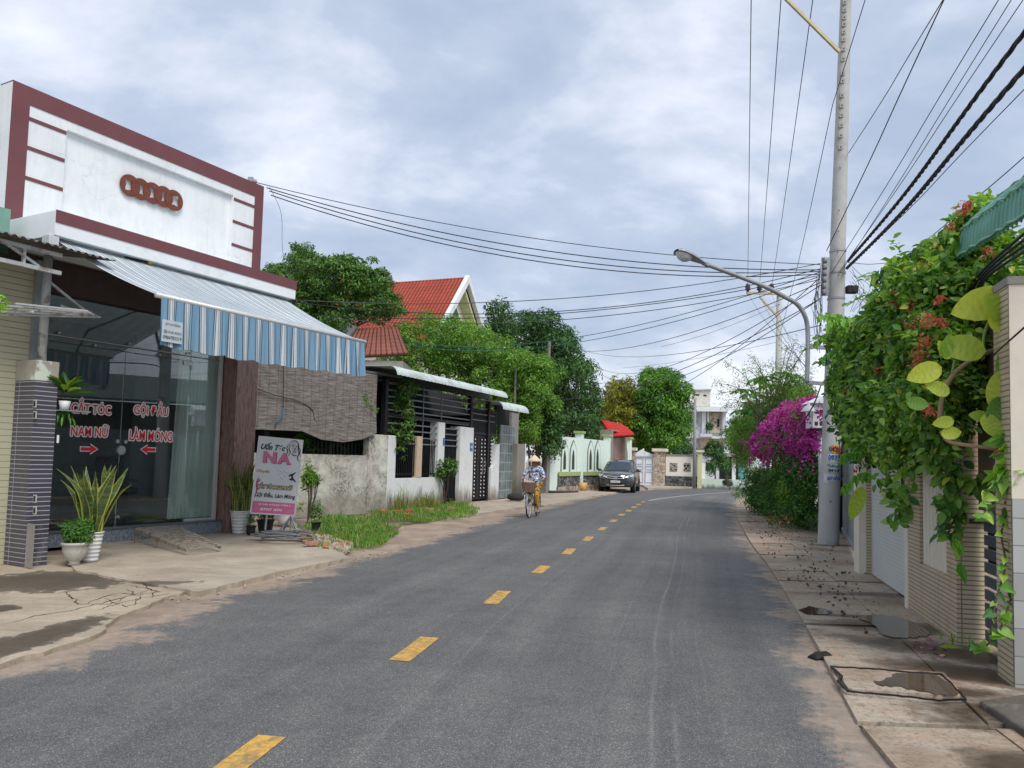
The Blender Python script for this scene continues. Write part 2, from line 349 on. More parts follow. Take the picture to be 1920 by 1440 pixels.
# ---------------------------------------------------------------- left aprons
def mat_concrete(name,c1,c2,c3,stains=(),stc=(.05,.045,.035),scale=1.,cr=True,stc_f=.85):
    n=Nd(name); co=n.co()
    c=n.ramp(n.noise(1.1*scale,9,.66,co,.3),[(.28,c1),(.5,c2),(.72,c3)])
    # brushed streaks
    st=n.noise(2.,7,.65,n.co((1.,9.,1.),rot=(0,0,R(-55)))); c=n.mix(1.,c,n.ramp(st,[(.3,(.86,.85,.84)),(.7,(1.1,1.1,1.1))]),'MULTIPLY')
    c=n.mix(n.ramp(n.noise(28,6,.75,co),[(.52,0.),(.68,.5)]),c,tuple(x*.6 for x in c1))
    if stains:
        b=blotch(n,stains,co,hard=True); c=n.mix(n.math('MULTIPLY',b,stc_f),c,n.mix(n.noise(8,5,.6,co),stc,tuple(x*2.1 for x in stc)))
    n.bump(n.noise(30,6,.7,co),.35,.01); return n.fin(c,.9,spec=.25)
def slab(name,pix,z,th,mat,jag=.05,seed=1,extra_jag=(),sub=12):
    P=[gp(*p,z) for p in pix]; rg=random.Random(seed); pts=[]
    for i,a in enumerate(P):
        b=P[(i+1)%len(P)]; L=(b-a).length; j = jag if (not extra_jag or i in extra_jag) else 0.004
        k=max(1,int(L/.12)); nn=Vector((-(b-a).y,(b-a).x,0)).normalized()
        for q in range(k): pts.append(a+(b-a)*q/k+nn*(rg.uniform(-j,j) if q else 0))
    m=MB(); m.ext([(p.x,p.y,z-th) for p in pts],(0,0,th)); o=m.build(name,mat,keep=True); struct(o); return o
g=lambda x,y,z=0:tuple(gp(x,y,z)[:2])
ga=g(110,1108); gb=g(100,1206)
M_AP1=mat_concrete('apron_concrete',hexc('94887a'),hexc('afa392'),hexc('c3b7a5'),[(*g(190,1090,.09),.9,.18,R(20)),(*g(520,1010,.09),.6,.12,0)],(.06,.052,.042))
M_AP2=mat_concrete('stained_concrete',hexc('938776'),hexc('ad9f8c'),hexc('bfb19d'),[(*g(95,1094),.8,.72,R(10)),(*g(70,1203),.2,.85,R(-4)),(*g(-60,1240),.25,.7,R(-4)),(*g(0,1147),.16,.16,0)],(.03,.025,.017))
slab('salon_apron',[(120,1040),(190,1000),(430,985),(560,990),(600,1012),(657,1046),(600,1056),(520,1072),(455,1089),(372,1109),(250,1090),(140,1068)],.055,.09,M_AP1,.03,3,(5,6,7,8,9,10))
slab('garage_apron',[(-700,1075),(-300,1050),(150,1040),(150,1071),(255,1093),(345,1109),(300,1125),(215,1160),(190,1185),(100,1215),(0,1245),(-300,1350),(-700,1500)],.03,.1,M_AP2,.03,4,(3,4,5,6,7,8,9,10,11))
slab('gate_apron',[(830,940),(960,925),(1000,936),(985,950),(930,958),(880,965),(838,972)],.05,.1,M_AP1,.03,5)
slab('wall_footway',[(985,925),(1030,918),(1120,912),(1190,912),(1150,925),(1100,932),(1020,948),(985,944)],.05,.1,M_AP1,.03,6)
slab('bend_footway',[(1195,903),(1250,902),(1420,904),(1420,911),(1300,913),(1215,916)],.1,.12,M_AP1,.02,7)
# cracks on the garage apron: thin dark crooked sheets
M_DARKGAP=mk('crack_dirt_joint_shade',(.025,.02,.016),.95,var=.3)
def crack(pix,z,w,seed,name='crack',parent=None):
    rg=random.Random(seed); P=[gp(*p,z) for p in pix]; m=MB()
    pts=[]
    for a,b in zip(P,P[1:]):
        k=max(2,int((b-a).length/.07))
        for q in range(k): pts.append(a+(b-a)*q/k+Vector((rg.uniform(-.02,.02),rg.uniform(-.025,.025),0)))
    pts.append(P[-1]); vs=[];fs=[]
    for i,p in enumerate(pts):
        ww=w*rg.uniform(.4,1.3)*(1-.75*abs(2*i/(len(pts)-1)-1)**3); d=(pts[min(i+1,len(pts)-1)]-pts[max(i-1,0)]).normalized(); nn=Vector((d.y,-d.x,0))*ww/2
        vs+=[p+nn,p-nn]
    for i in range(len(pts)-1): fs.append((2*i,2*i+1,2*i+3,2*i+2))
    m.add([(v.x,v.y,z) for v in vs],fs); o=m.build(name,M_DARKGAP,parent); struct(o); return o
for i,(p,w) in enumerate([([(0,1172),(40,1162),(75,1152),(130,1145),(200,1128),(250,1115),(285,1103)],.03),([(120,1108),(150,1132),(205,1133),(235,1120)],.03),([(160,1133),(190,1120),(225,1112),(260,1115),(305,1108)],.03),
     ([(180,1145),(225,1130),(262,1122),(320,1112)],.025),([(245,1098),(275,1103),(300,1110)],.03),([(235,1103),(262,1120),(250,1135)],.02),([(195,1120),(235,1138),(270,1128)],.02),([(265,1095),(290,1108),(282,1122)],.02)]):
    crack(p,.034,w*.45,i+10)
# ---------------------------------------------------------------- right sidewalk
gR=lambda x,y:tuple(gp(x,y,.06)[:2])
st_r=[(*gR(1700,1172),.95,.3,R(-10)),(*gR(1780,1215),1.0,.3,R(-30)),(*gR(1760,1290),.7,.16,R(-5)),(*gR(1850,1230),.5,.3,R(-40)),(*gR(1830,1260),.8,.3,R(-35)),(*gR(1900,1330),.7,.35,0),(*gR(1640,1110),.9,.16,0),(*gR(1590,1150),.35,.1,0),(*gR(1680,1280),.5,.12,0),(*gR(1905,1425),.3,.25,0),(*gR(1560,1020),.5,.2,0)]
def mat_walk(name,stains):
    n=Nd(name); co=n.co()
    c=n.ramp(n.noise(.9,9,.68,co,.4),[(.3,hexc('80705f')),(.43,hexc('a08f7d')),(.55,hexc('b3a898')),(.7,hexc('bda287'))])
    st=n.noise(2.2,8,.7,n.co((1.,7.,1.),rot=(0,0,R(8)))); c=n.mix(1.,c,n.ramp(st,[(.3,(.82,.8,.78)),(.7,(1.1,1.09,1.07))]),'MULTIPLY')
    c=n.mix(n.ramp(n.noise(2.1,6,.6,co),[(.52,0.),(.7,.6)]),c,hexc('b58d70'))
    c=n.mix(n.ramp(n.noise(30,6,.75,co),[(.52,0.),(.64,.65)]),c,hexc('54483c')); c=n.mix(n.ramp(n.noise(5,8,.75,co,.8),[(.54,0.),(.66,.6)]),c,hexc('5e5043')); c=n.mix(n.ramp(n.vor(55,co),[(.0,.6),(.12,.0)]),c,hexc('3b3129'))
    b=blotch(n,stains,co,5.,.4); c=n.mix(n.math('MULTIPLY',b,.92),c,n.mix(n.noise(9,5,.6,co),hexc('2b231b'),hexc('5a4735')))
    n.bump(n.noise(24,7,.7,co),.5,.012); n.set(n.b.inputs['Roughness'],n.math('SUBTRACT',.9,n.math('MULTIPLY',b,.5))); n.set(n.b.inputs['Base Color'],c); n.b.inputs['Specular IOR Level'].default_value=.35
    return n.m
M_WALK=mat_walk('dirty_sidewalk_concrete',st_r)
def walk():
    m=MB(); rg=random.Random(5); Y=-3.
    while Y<34:
        h=.98; a=road_edge_r(Y+.012); b=road_edge_r(Y+h-.012); w=.8; z=.03+rg.uniform(-.006,.008); t=rg.uniform(-.004,.004)
        P=[(a[0],a[1]),(a[0]+w,a[1]-.02),(b[0]+w,b[1]-.02),(b[0],b[1])]
        if True:
            n=len(m.v); m.add([(x,y,-.06) for x,y in P]+[(x,y,z+t*(i in(1,2))) for i,(x,y) in enumerate(P)],[(4,5,6,7),(0,1,5,4),(1,2,6,5),(2,3,7,6),(3,0,4,7)])
        Y+=h
    struct(m.build('sidewalk_slabs',M_WALK,keep=True))
    m=MB(); Y=-3.
    while Y<34:
        h=1.96; a=road_edge_r(Y+.01); b=road_edge_r(Y+h-.01); z=.034+rg.uniform(-.004,.004); w=.815
        P=[(a[0]+w,a[1]),(a[0]+5.5,a[1]-.3),(b[0]+5.5,b[1]-.3),(b[0]+w,b[1])]
        m.add([(x,y,-.06) for x,y in P]+[(x,y,z) for i,(x,y) in enumerate(P)],[(4,5,6,7),(0,1,5,4),(2,3,7,6),(3,0,4,7)])
        Y+=h
    struct(m.build('sidewalk',M_WALK,keep=True))
walk()
mC=MB(); ya=-3.
while ya<34:
    a_=road_edge_r(ya); b_q=road_edge_r(ya+1.); mC.add([(a_[0]-.015,a_[1],-.004),(a_[0]+5.4,a_[1]-.3,-.004),(b_q[0]+5.4,b_q[1]-.3,-.004),(b_q[0]-.015,b_q[1],-.004)],[(0,1,2,3)]); ya+=1.
struct(mC.build('joint_shade_sheet',M_DARKGAP,keep=True))  # dark sheet below the slabs, its colour stands in for shade in the joints
# puddles
def mat_water():
    n=Nd('shallow_puddle_water'); n.fin(n.mix(n.noise(7,4,.6),hexc('3a2e22'),hexc('5b4a38')),.04,spec=.8); n.bump(n.noise(6,3),.03,.01); return n.m
M_PUD=mat_water()
def puddle(pix,z,seed):
    P=cat([gp(*p,z) for p in pix]+[gp(*pix[0],z)],8)[:-1]; rg=random.Random(seed); m=MB()
    m.add([(p.x+rg.uniform(-.012,.012),p.y+rg.uniform(-.03,.03),z) for p in P],[tuple(range(len(P)))]); o=m.build('puddle',M_PUD); struct(o)
puddle([(1608,1158),(1640,1152),(1690,1158),(1720,1172),(1745,1188),(1700,1196),(1655,1190),(1640,1172)],.046,1)
puddle([(1498,1143),(1520,1137),(1560,1146),(1545,1152),(1510,1150)],.044,2)
puddle([(1690,1262),(1740,1260),(1790,1290),(1780,1305),(1700,1290),(1640,1280)],.052,3)
# ============================================================ SALON (left)
A0=gp(188,1017,.065); S=Frame((A0.x,A0.y),61.6)
M_WHITE=mk('white_plaster',hexc('e3e8ea'),.85,var=.03,dirt=hexc('b7bcb9'),dscale=1.3,dth=(.55,.85),bump=.1,bs=12)
def mat_plaster_cracked():
    n=Nd('cracked_white_plaster'); co=n.co(); c=n.mix(n.ramp(n.noise(1.2,7,.7,co),[(.45,0.),(.8,.55)]),hexc('e4e9eb'),hexc('b9bfbd'))
    w=n.new('Mapping',{0:co,3:(1.,1.,1.)}).outputs[0]; d=n.new('MixRGB',{0:.25,1:w,2:n.new('TexNoise',{'Vector':co,'Scale':3.,'Detail':4}).outputs[1]}).outputs[0]
    v=n.new('TexVoronoi',{'Vector':d,'Scale':1.7},feature='DISTANCE_TO_EDGE').outputs[0]
    k=n.math('MULTIPLY',n.ramp(v,[(.0,1.),(.012,0.)]),n.ramp(n.noise(1.1,3,.5,co),[(.5,0.),(.62,.28)]))
    # rain streaks
    s=n.noise(1.,8,.75,n.co((11.,11.,.8))); c=n.mix(n.ramp(s,[(.48,0.),(.8,.35)]),c,hexc('aeb4b2')); c=n.mix(k,c,hexc('6d706f')); return n.fin(c,.85)
M_PLC=mat_plaster_cracked()
M_MAR=mk('maroon_paint',hexc('6e4145'),.7,var=.07,scale=3)
M_COIN=mk('brown_lacquer',hexc('6d3520'),.4,var=.2,scale=9)
M_BLK=mk('dark_interior',(.02,.02,.022),.8)
def mat_stone_cladding():
    n=Nd('brown_veined_stone'); co=n.co((7.,7.,.7)); w=n.noise(2.,9,.75,co,1.6)
    c=n.ramp(w,[(.3,hexc('4a302b')),(.42,hexc('795850')),(.5,hexc('a08378')),(.56,hexc('6a463e')),(.7,hexc('8b6a60'))]); return n.fin(c,.35,spec=.5)
M_STONE=mat_stone_cladding()
def mat_granite():
    n=Nd('grey_granite'); c=n.ramp(n.noise(70,4,.8),[(.38,hexc('3c4348')),(.5,hexc('75808a')),(.62,hexc('b3bcc2'))]); return n.fin(c,.3)
M_GRAN=mat_granite()
M_ALU=mk('white_aluminium',hexc('c9cdcc'),.4,.2,var=.05)
M_STEEL=mk('brushed_steel',(.6,.6,.6),.3,.9,var=.1)
M_GALV=mk('galvanised_steel',hexc('9ca1a4'),.5,.5,var=.15,scale=8)
def mat_glass(name='shop_glass',tint=(.86,.9,.88),ior=1.45,base=.015):
    n=Nd(name); tr=n.new('BsdfTransparent',{0:(*tint,1)}); gl=n.new('BsdfGlossy',{0:(.95,.97,1,1),1:.01}); fr=n.new('Fresnel',{0:ior})
    f=n.math('ADD',n.math('MULTIPLY',fr.outputs[0],1.25),base,clamp=True)
    mx=n.new('MixShader',{0:f}); n.L.new(tr.outputs[0],mx.inputs[1]); n.L.new(gl.outputs[0],mx.inputs[2]); n.L.new(mx.outputs[0],n.out.inputs[0]); return n.m
M_GLASS=mat_glass()
salon=thing('hair_salon','white one storey hair salon with maroon trimmed parapet and dark glass front','shop',tuple(S.M@Vector((1,0,.05))),S.a)
ze=.065   # apron level
# numbers measured on the facade planes
def solve(f,a,b):
    fa=f(a)
    for _ in range(50):
        c=(a+b)/2
        if (f(c)>0)==(fa>0): a=c
        else: b=c
    return (a+b)/2
xl,zt=S.hit(25,151,-.1); xr,_=S.hit(494,352,-.1)
CE=solve(lambda y:S.hit(106,393,y)[0]-xl,-.2,-2.5); gx1=S.hit(412,800,.15)[0]; PEy=solve(lambda y:S.hit(440,800,y)[0]-gx1,.15,-1.5); gx2=S.hit(479,800,PEy)[0]; print('SHOP',xl,xr,zt,CE,gx1,PEy,gx2)
ctz=S.hit(106,393,CE)[1]; cbz=S.hit(106,416,CE)[1]; sofz=S.hit(106,441,CE)[1]
ZT=zt
m=MB(S.M)
m.box(xl,xr,-.02,.22,cbz,ZT)                                    # parapet
m.box(xl,xr,.22,6.,cbz-.6,cbz+.02)                              # slab
m.box(xl,xl+.2,.22,6.,0,cbz-.6); m.box(xr-.25,xr,.22,6.,0,cbz-.6); m.box(xl+.2,xr-.25,5.8,6,0,cbz-.6)
m.box(xl,xl+.12,.22,5.,cbz+.02,ZT); m.box(xr-.12,xr,.22,5.,cbz+.02,ZT-.4)
m.build('wall',M_PLC,salon)
rxl,rzt=S.hit(122,244,-.05); rxr=S.hit(434,372,-.05)[0]; rzt2=rzt
m=MB(S.M); m.box(xl,rxl,-.1,-.022,ctz,ZT); m.box(rxr,xr,-.1,-.022,ctz,ZT); m.box(rxl,rxr,-.1,-.022,rzt2,ZT); m.box(rxl,rxr,-.045,-.022,ctz,ctz+.55)
m.build('raised_border',M_PLC,salon,bevel=.004)
bw=.25
m=MB(S.M); m.box(xl-.004,xl+bw,-.112,-.102,ctz+.002,ZT+.004); m.box(xr-bw*.85,xr+.004,-.112,-.102,ctz+.002,ZT+.004); m.box(xl+bw,xr-bw*.85,-.112,-.102,ZT-bw*1.05,ZT+.004)
m.box(xl-.004,xr+.004,-.101,.22,ZT+.001,ZT+.012); m.build('parapet_band',M_MAR,salon)
for px0,py,x0,x1 in ((45,217,xl+bw,rxl-.01),(43,272,xl+bw,rxl-.01),(40,329,xl+bw,rxl-.01),(434,370,rxr+.01,xr-bw*.85),(433,412,rxr+.01,xr-bw*.85),(432,456,rxr+.01,xr-bw*.85)):
    z=S.hit(px0,py,-.1)[1]; MB(S.M).box(x0,x1,-.11,-.102,z-.04,z+.015).build('groove_stripe',M_MAR,salon)
# cornice canopy
xr2=S.hit(556,527,CE)[0]
m=MB(S.M); m.box(xl,xr2,CE+.01,-.02,sofz+.001,ctz); m.build('cornice',M_WHITE,salon,bevel=.006)
m=MB(S.M); m.box(xl,xr2+.012,CE-.002,CE+.008,cbz,ctz+.004); m.box(xr2+.001,xr2+.012,CE+.01,-.02,cbz,ctz+.004); m.build('cornice_band',M_MAR,salon)
# coins
for i,(px,py,r) in enumerate(((244,348,17),(264,355,16.5),(286,362.5,16.5),(306,369,16),(325,376,16))):
    cx,cz=S.hit(px,py,-.06); rr=.185; m=MB(S.M); vs=[];fs=[]; K=48; y=-.05-.004*i-.02
    for k in range(K):
        a=2*math.pi*k/K; q=1-abs((a/(math.pi/2))%1-.5)*2   # 1 at the corners (45deg), 0 at the axes
        rin=rr*(.42+.30*(min(1,q))**1.6)
        for rad in (rr,rin):
            vs.append((cx+rad*math.cos(a),y,cz+rad*math.sin(a))); vs.append((cx+rad*math.cos(a),y+.02,cz+rad*math.sin(a)))
    for k in range(K):
        a=4*k; b=4*((k+1)%K); fs += [(a,b,b+2,a+2),(a+1,a+3,b+3,b+1),(a,a+1,b+1,b),(a+2,b+2,b+3,a+3)]
    m.add(vs,fs); m.build('coin_emblem',M_COIN,salon)
# step, pillars, lintel
zs=.3
gtop=S.hit(150,560,.15)[1]
m=MB(S.M); m.box(xl,xr,-.02,.5,.05,zs-.03); m.build('step_riser',M_GRAN,salon)
m=MB(S.M); m.box(xl,xr,-.05,.5,zs-.028,zs); m.build('step_tread',mk('dark_granite',hexc('5d656b'),.2,var=.2,scale=60),salon,bevel=.004)
m=MB(S.M); m.box(gx1,gx2,PEy,.4,.04,sofz); m.build('stone_pillar',M_STONE,salon)
m=MB(S.M); m.box(xl,xl+.22,-.05,.4,.3,sofz); m.box(xl+.22,gx1,.05,.3,gtop,sofz-.002); m.build('shaded_lintel',mk('awning_shade_brown',hexc('3d2c26'),.6,var=.3,scale=3),salon)  # lintel brown darkened to carry the shade under the awning
m=MB(S.M); m.box(xl+.2,gx1,.5,5.8,zs-.02,zs+.005); m.build('floor',mk('glossy_floor_tile',hexc('7c7f80'),.12),salon)
m=MB(S.M); m.box(xl+.2,gx1+.3,3.2,3.3,zs,sofz-.2); m.build('inner_wall',mk('dim_inner_wall',hexc('8b8a84'),.8),salon)
# glazing
def sx(px,py=800): return S.hit(px,py,.15)[0]
x1,x2,x3=xl+.22,sx(228),sx(352); xe=sx(404)
ztr=S.hit(260,664,.15)[1]
gd=[(x1,x2-.006,'glass_door'),(x2+.006,x3-.006,'glass_door')]
for a,b,nm in gd:
    d=MB(S.M).box(a,b,.148,.16,zs+.02,ztr).build(nm,M_GLASS,salon)
    kx = b-.07 if a==x1 else a+.07
    z=S.hit(228,828,.15)[1]; MB(S.M).lathe([(0,-.012),(.032,-.012),(.032,.012),(0,.012)],n=16,M=Matrix.Translation((kx,.13,z))@Matrix.Rotation(R(90),4,'X')).build('handle',M_STEEL,d)
zk=S.hit(226,844,.15)[1]
MB(S.M).lathe([(0,-.02),(.075,-.02),(.075,.02),(0,.02)],n=20,M=Matrix.Translation((x2,.13,zk))@Matrix.Rotation(R(90),4,'X')).build('door_lock',M_STEEL,salon)
MB(S.M).box(x3+.006,xe,.148,.16,zs+.04,gtop).build('window_pane',M_GLASS,salon)
MB(S.M).box(x1,x3-.004,.148,.16,ztr+.012,gtop).build('window_pane',M_GLASS,salon)
m=MB(S.M); m.box(xe,xe+.07,.1,.2,zs,gtop); m.box(x3+.01,xe,.12,.18,zs,zs+.04); m.build('window_frame',M_ALU,salon,bevel=.003)
m=MB(S.M); zc=S.hit(340,681,.15)[1]; m.box(x3-.16,x3+.05,.135,.175,zc-.02,zc+.04); m.box(x3-.0,x3+.05,.135,.175,zc-.1,zc-.02); m.build('patch_fitting',M_ALU,salon)
m=MB(S.M); m.tube([(x1,.11,ztr+.1),(xe,.11,ztr+.1)],.008); 
for k in range(7): m.ball((x1+.2+k*(xe-x1-.3)/6,.11,ztr+.1+(.05 if k%2 else -.06)),.022,8,6)
m.build('sliding_rail',M_STEEL,salon)
# lettering
M_RED=mk('red_vinyl',hexc('dc222c'),.4,var=.05); M_WV=mk('white_vinyl',hexc('e8e8e8'),.5,var=.02)
RX=Matrix.Rotation(R(90),4,'X')
for body,px,py,w,h in (('CẮT TÓC',172,762,.66,.24),('GỘI ĐẦU',284,768,.57,.28),('NAM NỮ',169,807,.62,.2),('LÀM MÓNG',284,815,.74,.22)):
    cx,cz=S.hit(px,py,.14); wpx={'CẮT TÓC':74,'GỘI ĐẦU':64,'NAM NỮ':70,'LÀM MÓNG':80}[body]
    w=S.hit(px+wpx/2,py,.14)[0]-S.hit(px-wpx/2,py,.14)[0]
    l=MB(S.M).outlined(body,Matrix.Translation((cx,.142,cz))@RX,w,h,.012,.02).build('lettering_outline',M_WV,salon)
    MB(S.M).text(body,Matrix.Translation((cx,.136,cz))@RX,w=w,h=h,bold=.012).build('lettering',M_RED,l)
for px,py,sg in ((167,842,1),(278,843,-1)):
    cx,cz=S.hit(px,py,.14)
    def arrow(k,e): 
        p=[(-.14-e,-.028-e),(.02,-.028-e),(.02,-.07-e*1.6),(.14+e*1.4,0),(.02,.07+e*1.6),(.02,.028+e),(-.14-e,.028+e)]; return [(cx+sg*a*1.0,cz+b) for a,b in p]
    l=MB(S.M).xz(arrow(0,.014),.139,.143).build('arrow_outline',M_WV,salon); MB(S.M).xz(arrow(0,0),.133,.137).build('arrow',M_RED,l)
# awning
EF=-3.3
fx0,fz=S.hit(300,553,EF); fx1,fz1=S.hit(682,642,EF); fz=(fz+fz1)/2
ax0=xl+.1; ax1=S.hit(540,553,CE+.12)[0]; az=sofz-.02
def mat_awning(name,stops,per):
    n=Nd(name); u=n.new('Attribute',attribute_name='u').outputs['Fac']; f=n.math('FRACT',n.math('MULTIPLY',u,1/per))
    c=n.ramp(f,stops,'CONSTANT'); c=n.mix(n.ramp(n.noise(1.5,7,.7),[(.4,0.),(.8,.45)]),c,hexc('8d979c')); 
    n.fin(c,.8,spec=.2); tr=n.new('BsdfTranslucent'); n.L.new(c,tr.inputs[0]); mx=n.new('MixShader',{0:.25}); n.L.new(n.b.outputs[0],mx.inputs[1]); n.L.new(tr.outputs[0],mx.inputs[2]); n.L.new(mx.outputs[0],n.out.inputs[0]); return n.m
B1=hexc('7fa9c6'); W1=hexc('dfe6ea'); D1=hexc('4b5f73'); W2=hexc('cfdbe2')
M_VAL=mat_awning('striped_valance_cloth',[(0,B1),(.36,D1),(.44,W2),(.50,D1),(.54,W1),(.66,hexc('a9b5bd')),(.72,W1),(.78,D1),(.83,hexc('93b5cb')),(.9,D1),(.95,B1)],.245)
M_AWN=mat_awning('faded_awning_cloth',[(0,W1),(.14,hexc('5d7384')),(.21,W1),(.34,hexc('7f95a3')),(.43,W2),(.58,hexc('4c6173')),(.66,W1),(.8,hexc('6d8494')),(.88,W1)],.245)
awn=thing('awning','retractable blue and white striped awning over the salon front','awning',tuple(S.M@Vector(((fx0+fx1)/2,-.7,az))),S.a)
AW=S.M
def awn_pt(u,v):       # u along, v from the wall (0) to the front bar (1)
    xa=ax0+(ax1-ax0)*u; xb=fx0+(fx1-fx0)*u
    return (xa+(xb-xa)*v, CE+.15+(EF-CE-.15)*v, az+(fz-az)*v-.06*math.sin(math.pi*v)+.01*math.sin(u*95)*math.sin(math.pi*v))
NU,NV=150,16
vs=[];uu=[]
for j in range(NV+1):
    for i in range(NU+1): vs.append(AW@Vector(awn_pt(i/NU,j/NV))); uu.append(i/NU*(fx1-fx0))
F=[(j*(NU+1)+i,j*(NU+1)+i+1,(j+1)*(NU+1)+i+1,(j+1)*(NU+1)+i) for j in range(NV) for i in range(NU)]
np_mesh('canopy_cloth',[tuple(v) for v in vs],F,4,M_AWN,awn,dict(u=uu),True)
vb=S.hit(300,641,EF)[1]; vb2=S.hit(682,709,EF)[1]; vh=fz-(vb+vb2)/2
vs=[];uu=[]; NV2=8
for j in range(NV2+1):
    for i in range(NU*2+1):
        u=i/(NU*2); L=fx1-fx0; s=u*L; k=j/NV2; dz=vh+.03*abs(math.sin(s*math.pi/.5))-.02+.02*math.sin(u*5)
        vs.append(AW@Vector((fx0+s,EF-.03-k*.02+k*(.022*math.sin(s*26+math.sin(s*5)*2)+.012*math.sin(s*61))*(1+.6*(u>.8)),fz-.03-k*dz))); uu.append(s+.0)
F=[(j*(2*NU+1)+i,j*(2*NU+1)+i+1,(j+1)*(2*NU+1)+i+1,(j+1)*(2*NU+1)+i) for j in range(NV2) for i in range(2*NU)]
np_mesh('valance',[tuple(v) for v in vs],F,4,M_VAL,awn,dict(u=uu),True)
# valance left return (short)
m=MB(S.M); m.tube([(fx0-.06,EF,fz),(fx1+.04,EF,fz)],.035,12); m.build('front_bar',M_ALU,awn,True)
m=MB(S.M); m.tube([(ax0,CE+.2,az+.02),(ax1,CE+.2,az+.02)],.05,12); m.build('roller',M_GALV,awn,True)
m=MB(S.M); m.box(ax0-.16,ax0-.02,CE+.02,CE+.2,az-.12,az+.02); m.build('bracket',M_ALU,awn,bevel=.01)
for u in (.2,.8):
    p=Vector(awn_pt(u,1)); q=Vector((p.x,-.95,az-.1)); e=(p+q)/2+Vector((.5 if u<.5 else -.5,0,-.1)); MB(S.M).tube([q,e,p-Vector((0,0,.05))],.022,8).build('folding_arm',M_GALV,awn,True)
# phone notice pinned on the valance
nx,nz=S.hit(321,621,EF-.06); nt=thing('paper_notice','small white notice with phone numbers on the left end of the blue striped valance','notice',tuple(S.M@Vector((nx,EF-.075,nz-.2))),S.a)
MB(S.M).box(nx-.15,nx+.15,EF-.085,EF-.075,nz-.15,nz+.13).build('sheet',mk('grey_white_sheet',hexc('b7c2c8'),.7,var=.1,scale=12),nt)
M_TXG=mk('grey_print',hexc('4c565c'),.8)
for t,z,w in (('BẠT DI ĐỘNG',.08,.22),('☎:0181453C',-.02,.27),('0984783319',-.09,.27)):
    MB(S.M).text(t,Matrix.Translation((nx,EF-.088,nz+z))@RX,w=w,h=.045,bold=.01).build('printing',M_TXG,nt)
# yellow lamp under the cornice
lx,lz=S.hit(277,489,CE+.1); lt=thing('spotlight','small yellow capped spotlight under the salon cornice','lamp',tuple(S.M@Vector((lx,CE+.1,lz))),S.a)
MB(S.M).tube([(lx-.35,CE+.15,sofz-.03),(lx,CE+.1,lz)],.03,8).build('arm',M_BLK,lt); MB(S.M).tube([(lx,CE+.1,lz),(lx+.06,CE+.09,lz-.005)],.045,10).build('cap',mk('yellow_plastic',hexc('c9a443'),.5),lt)
# curtains
def mat_curtain():
    n=Nd('pale_green_curtain'); c=n.mix(n.noise(2),hexc('dde8e2'),hexc('f4faf6')); return n.fin(c,.9,spec=.1)
M_CUR=mat_curtain()
def curtain(x0,x1,lab,y=.22,flare=0.):
    z0=zs+.05; z1=gtop+.1
    def fn(u,v):
        f=x0+(x1-x0)*u-(flare*(1-v)**1.5)*(1-u); return (f,y+.045*math.sin(u*(x1-x0)*42+.5*math.sin(v*3))+.02*math.sin(u*90),z0+(z1-z0)*v)
    o=MB(S.M).grid(fn,int(abs(x1-x0)*70)+10,14).build('curtain',M_CUR,None,True); tag(o,lab,'curtain'); return o
curtain(x3-.17,xe+.25,'wide pale green curtain behind the right hand salon window pane',flare=.12)
curtain(x1-.1,x1+.28,'narrow pale green curtain at the left edge of the salon glass door')
# salon chair inside
cx_,cy_=1.55,1.9; ch=thing('salon_chair','dark hairdressing chair inside the salon behind the glass','chair',tuple(S.M@Vector((cx_,cy_,zs))),S.a)
MB(S.M).box(cx_-.28,cx_+.28,cy_-.28,cy_+.25,zs+.42,zs+.56).build('seat',M_BLK,ch,bevel=.03); MB(S.M).box(cx_-.27,cx_+.27,cy_+.2,cy_+.32,zs+.56,zs+1.15).build('backrest',M_BLK,ch,bevel=.03)
MB(S.M).lathe([(.28,0),(.28,.03),(.05,.06),(.04,.42)],c=(cx_,cy_,zs),n=20).build('base',M_STEEL,ch)
for sg in(-1,1): MB(S.M).box(cx_+sg*.29,cx_+sg*.35,cy_-.22,cy_+.2,zs+.66,zs+.71).build('armrest',M_GALV,ch,bevel=.01)
# ============================================================ garage, pillar, pots, sign
M_SHUT=Nd('cream_slat_steel'); 
def mat_slats(name,c,per=.085,axis=2,dark=.45):
    n=Nd(name); z=n.sep(n.co())[axis]; f=n.math('FRACT',n.math('MULTIPLY',z,1/per))
    k=n.ramp(f,[(0,.0),(.04,1.),(.9,1.),(.97,0.)]); c0=n.mix(n.ramp(n.noise(1.2,6,.6),[(.4,0.),(.8,.5)]),c,tuple(x*.75 for x in c))
    n.bump(k,.6,.012); return n.fin(n.mix(k,tuple(x*dark for x in c),c0),.55,spec=.4)
M_SHUT=mat_slats('cream_slat_steel',hexc('b9b79c'))
def wave_sheet(m,x0,x1,fn,per=.08,amp=.012,ny=4):
    """corrugated sheet: fn(x,v)->(x,y,z); waves along x"""
    nx=int((x1-x0)/per*8)
    def f(u,v):
        x=x0+(x1-x0)*u; p=fn(x,v); return (p[0],p[1],p[2]+amp*math.sin(2*math.pi*x/per))
    m.grid(f,nx,ny)
px0,_=S.g(78,1070,.03); ye=-1.58
gar=thing('garage','cream roller shutter garage with a rusty corrugated canopy beside the salon','garage',tuple(S.M@Vector((-3.4,-1.0,.03))),S.a)
shz=S.hit(30,494,-1.12)[1]
MB(S.M).box(-5.2,-1.95,-1.12,-1.07,.03,shz).build('shutter',M_SHUT,gar)
MB(S.M).box(-1.95,-1.85,-1.2,-1.05,.03,shz+.1).build('shutter_rail',M_GALV,gar)
MB(S.M).box(-5.2,-1.85,-1.04,-.2,.03,shz+.12).build('wall',mk('dark_old_render',hexc('4a453f'),.9),gar)
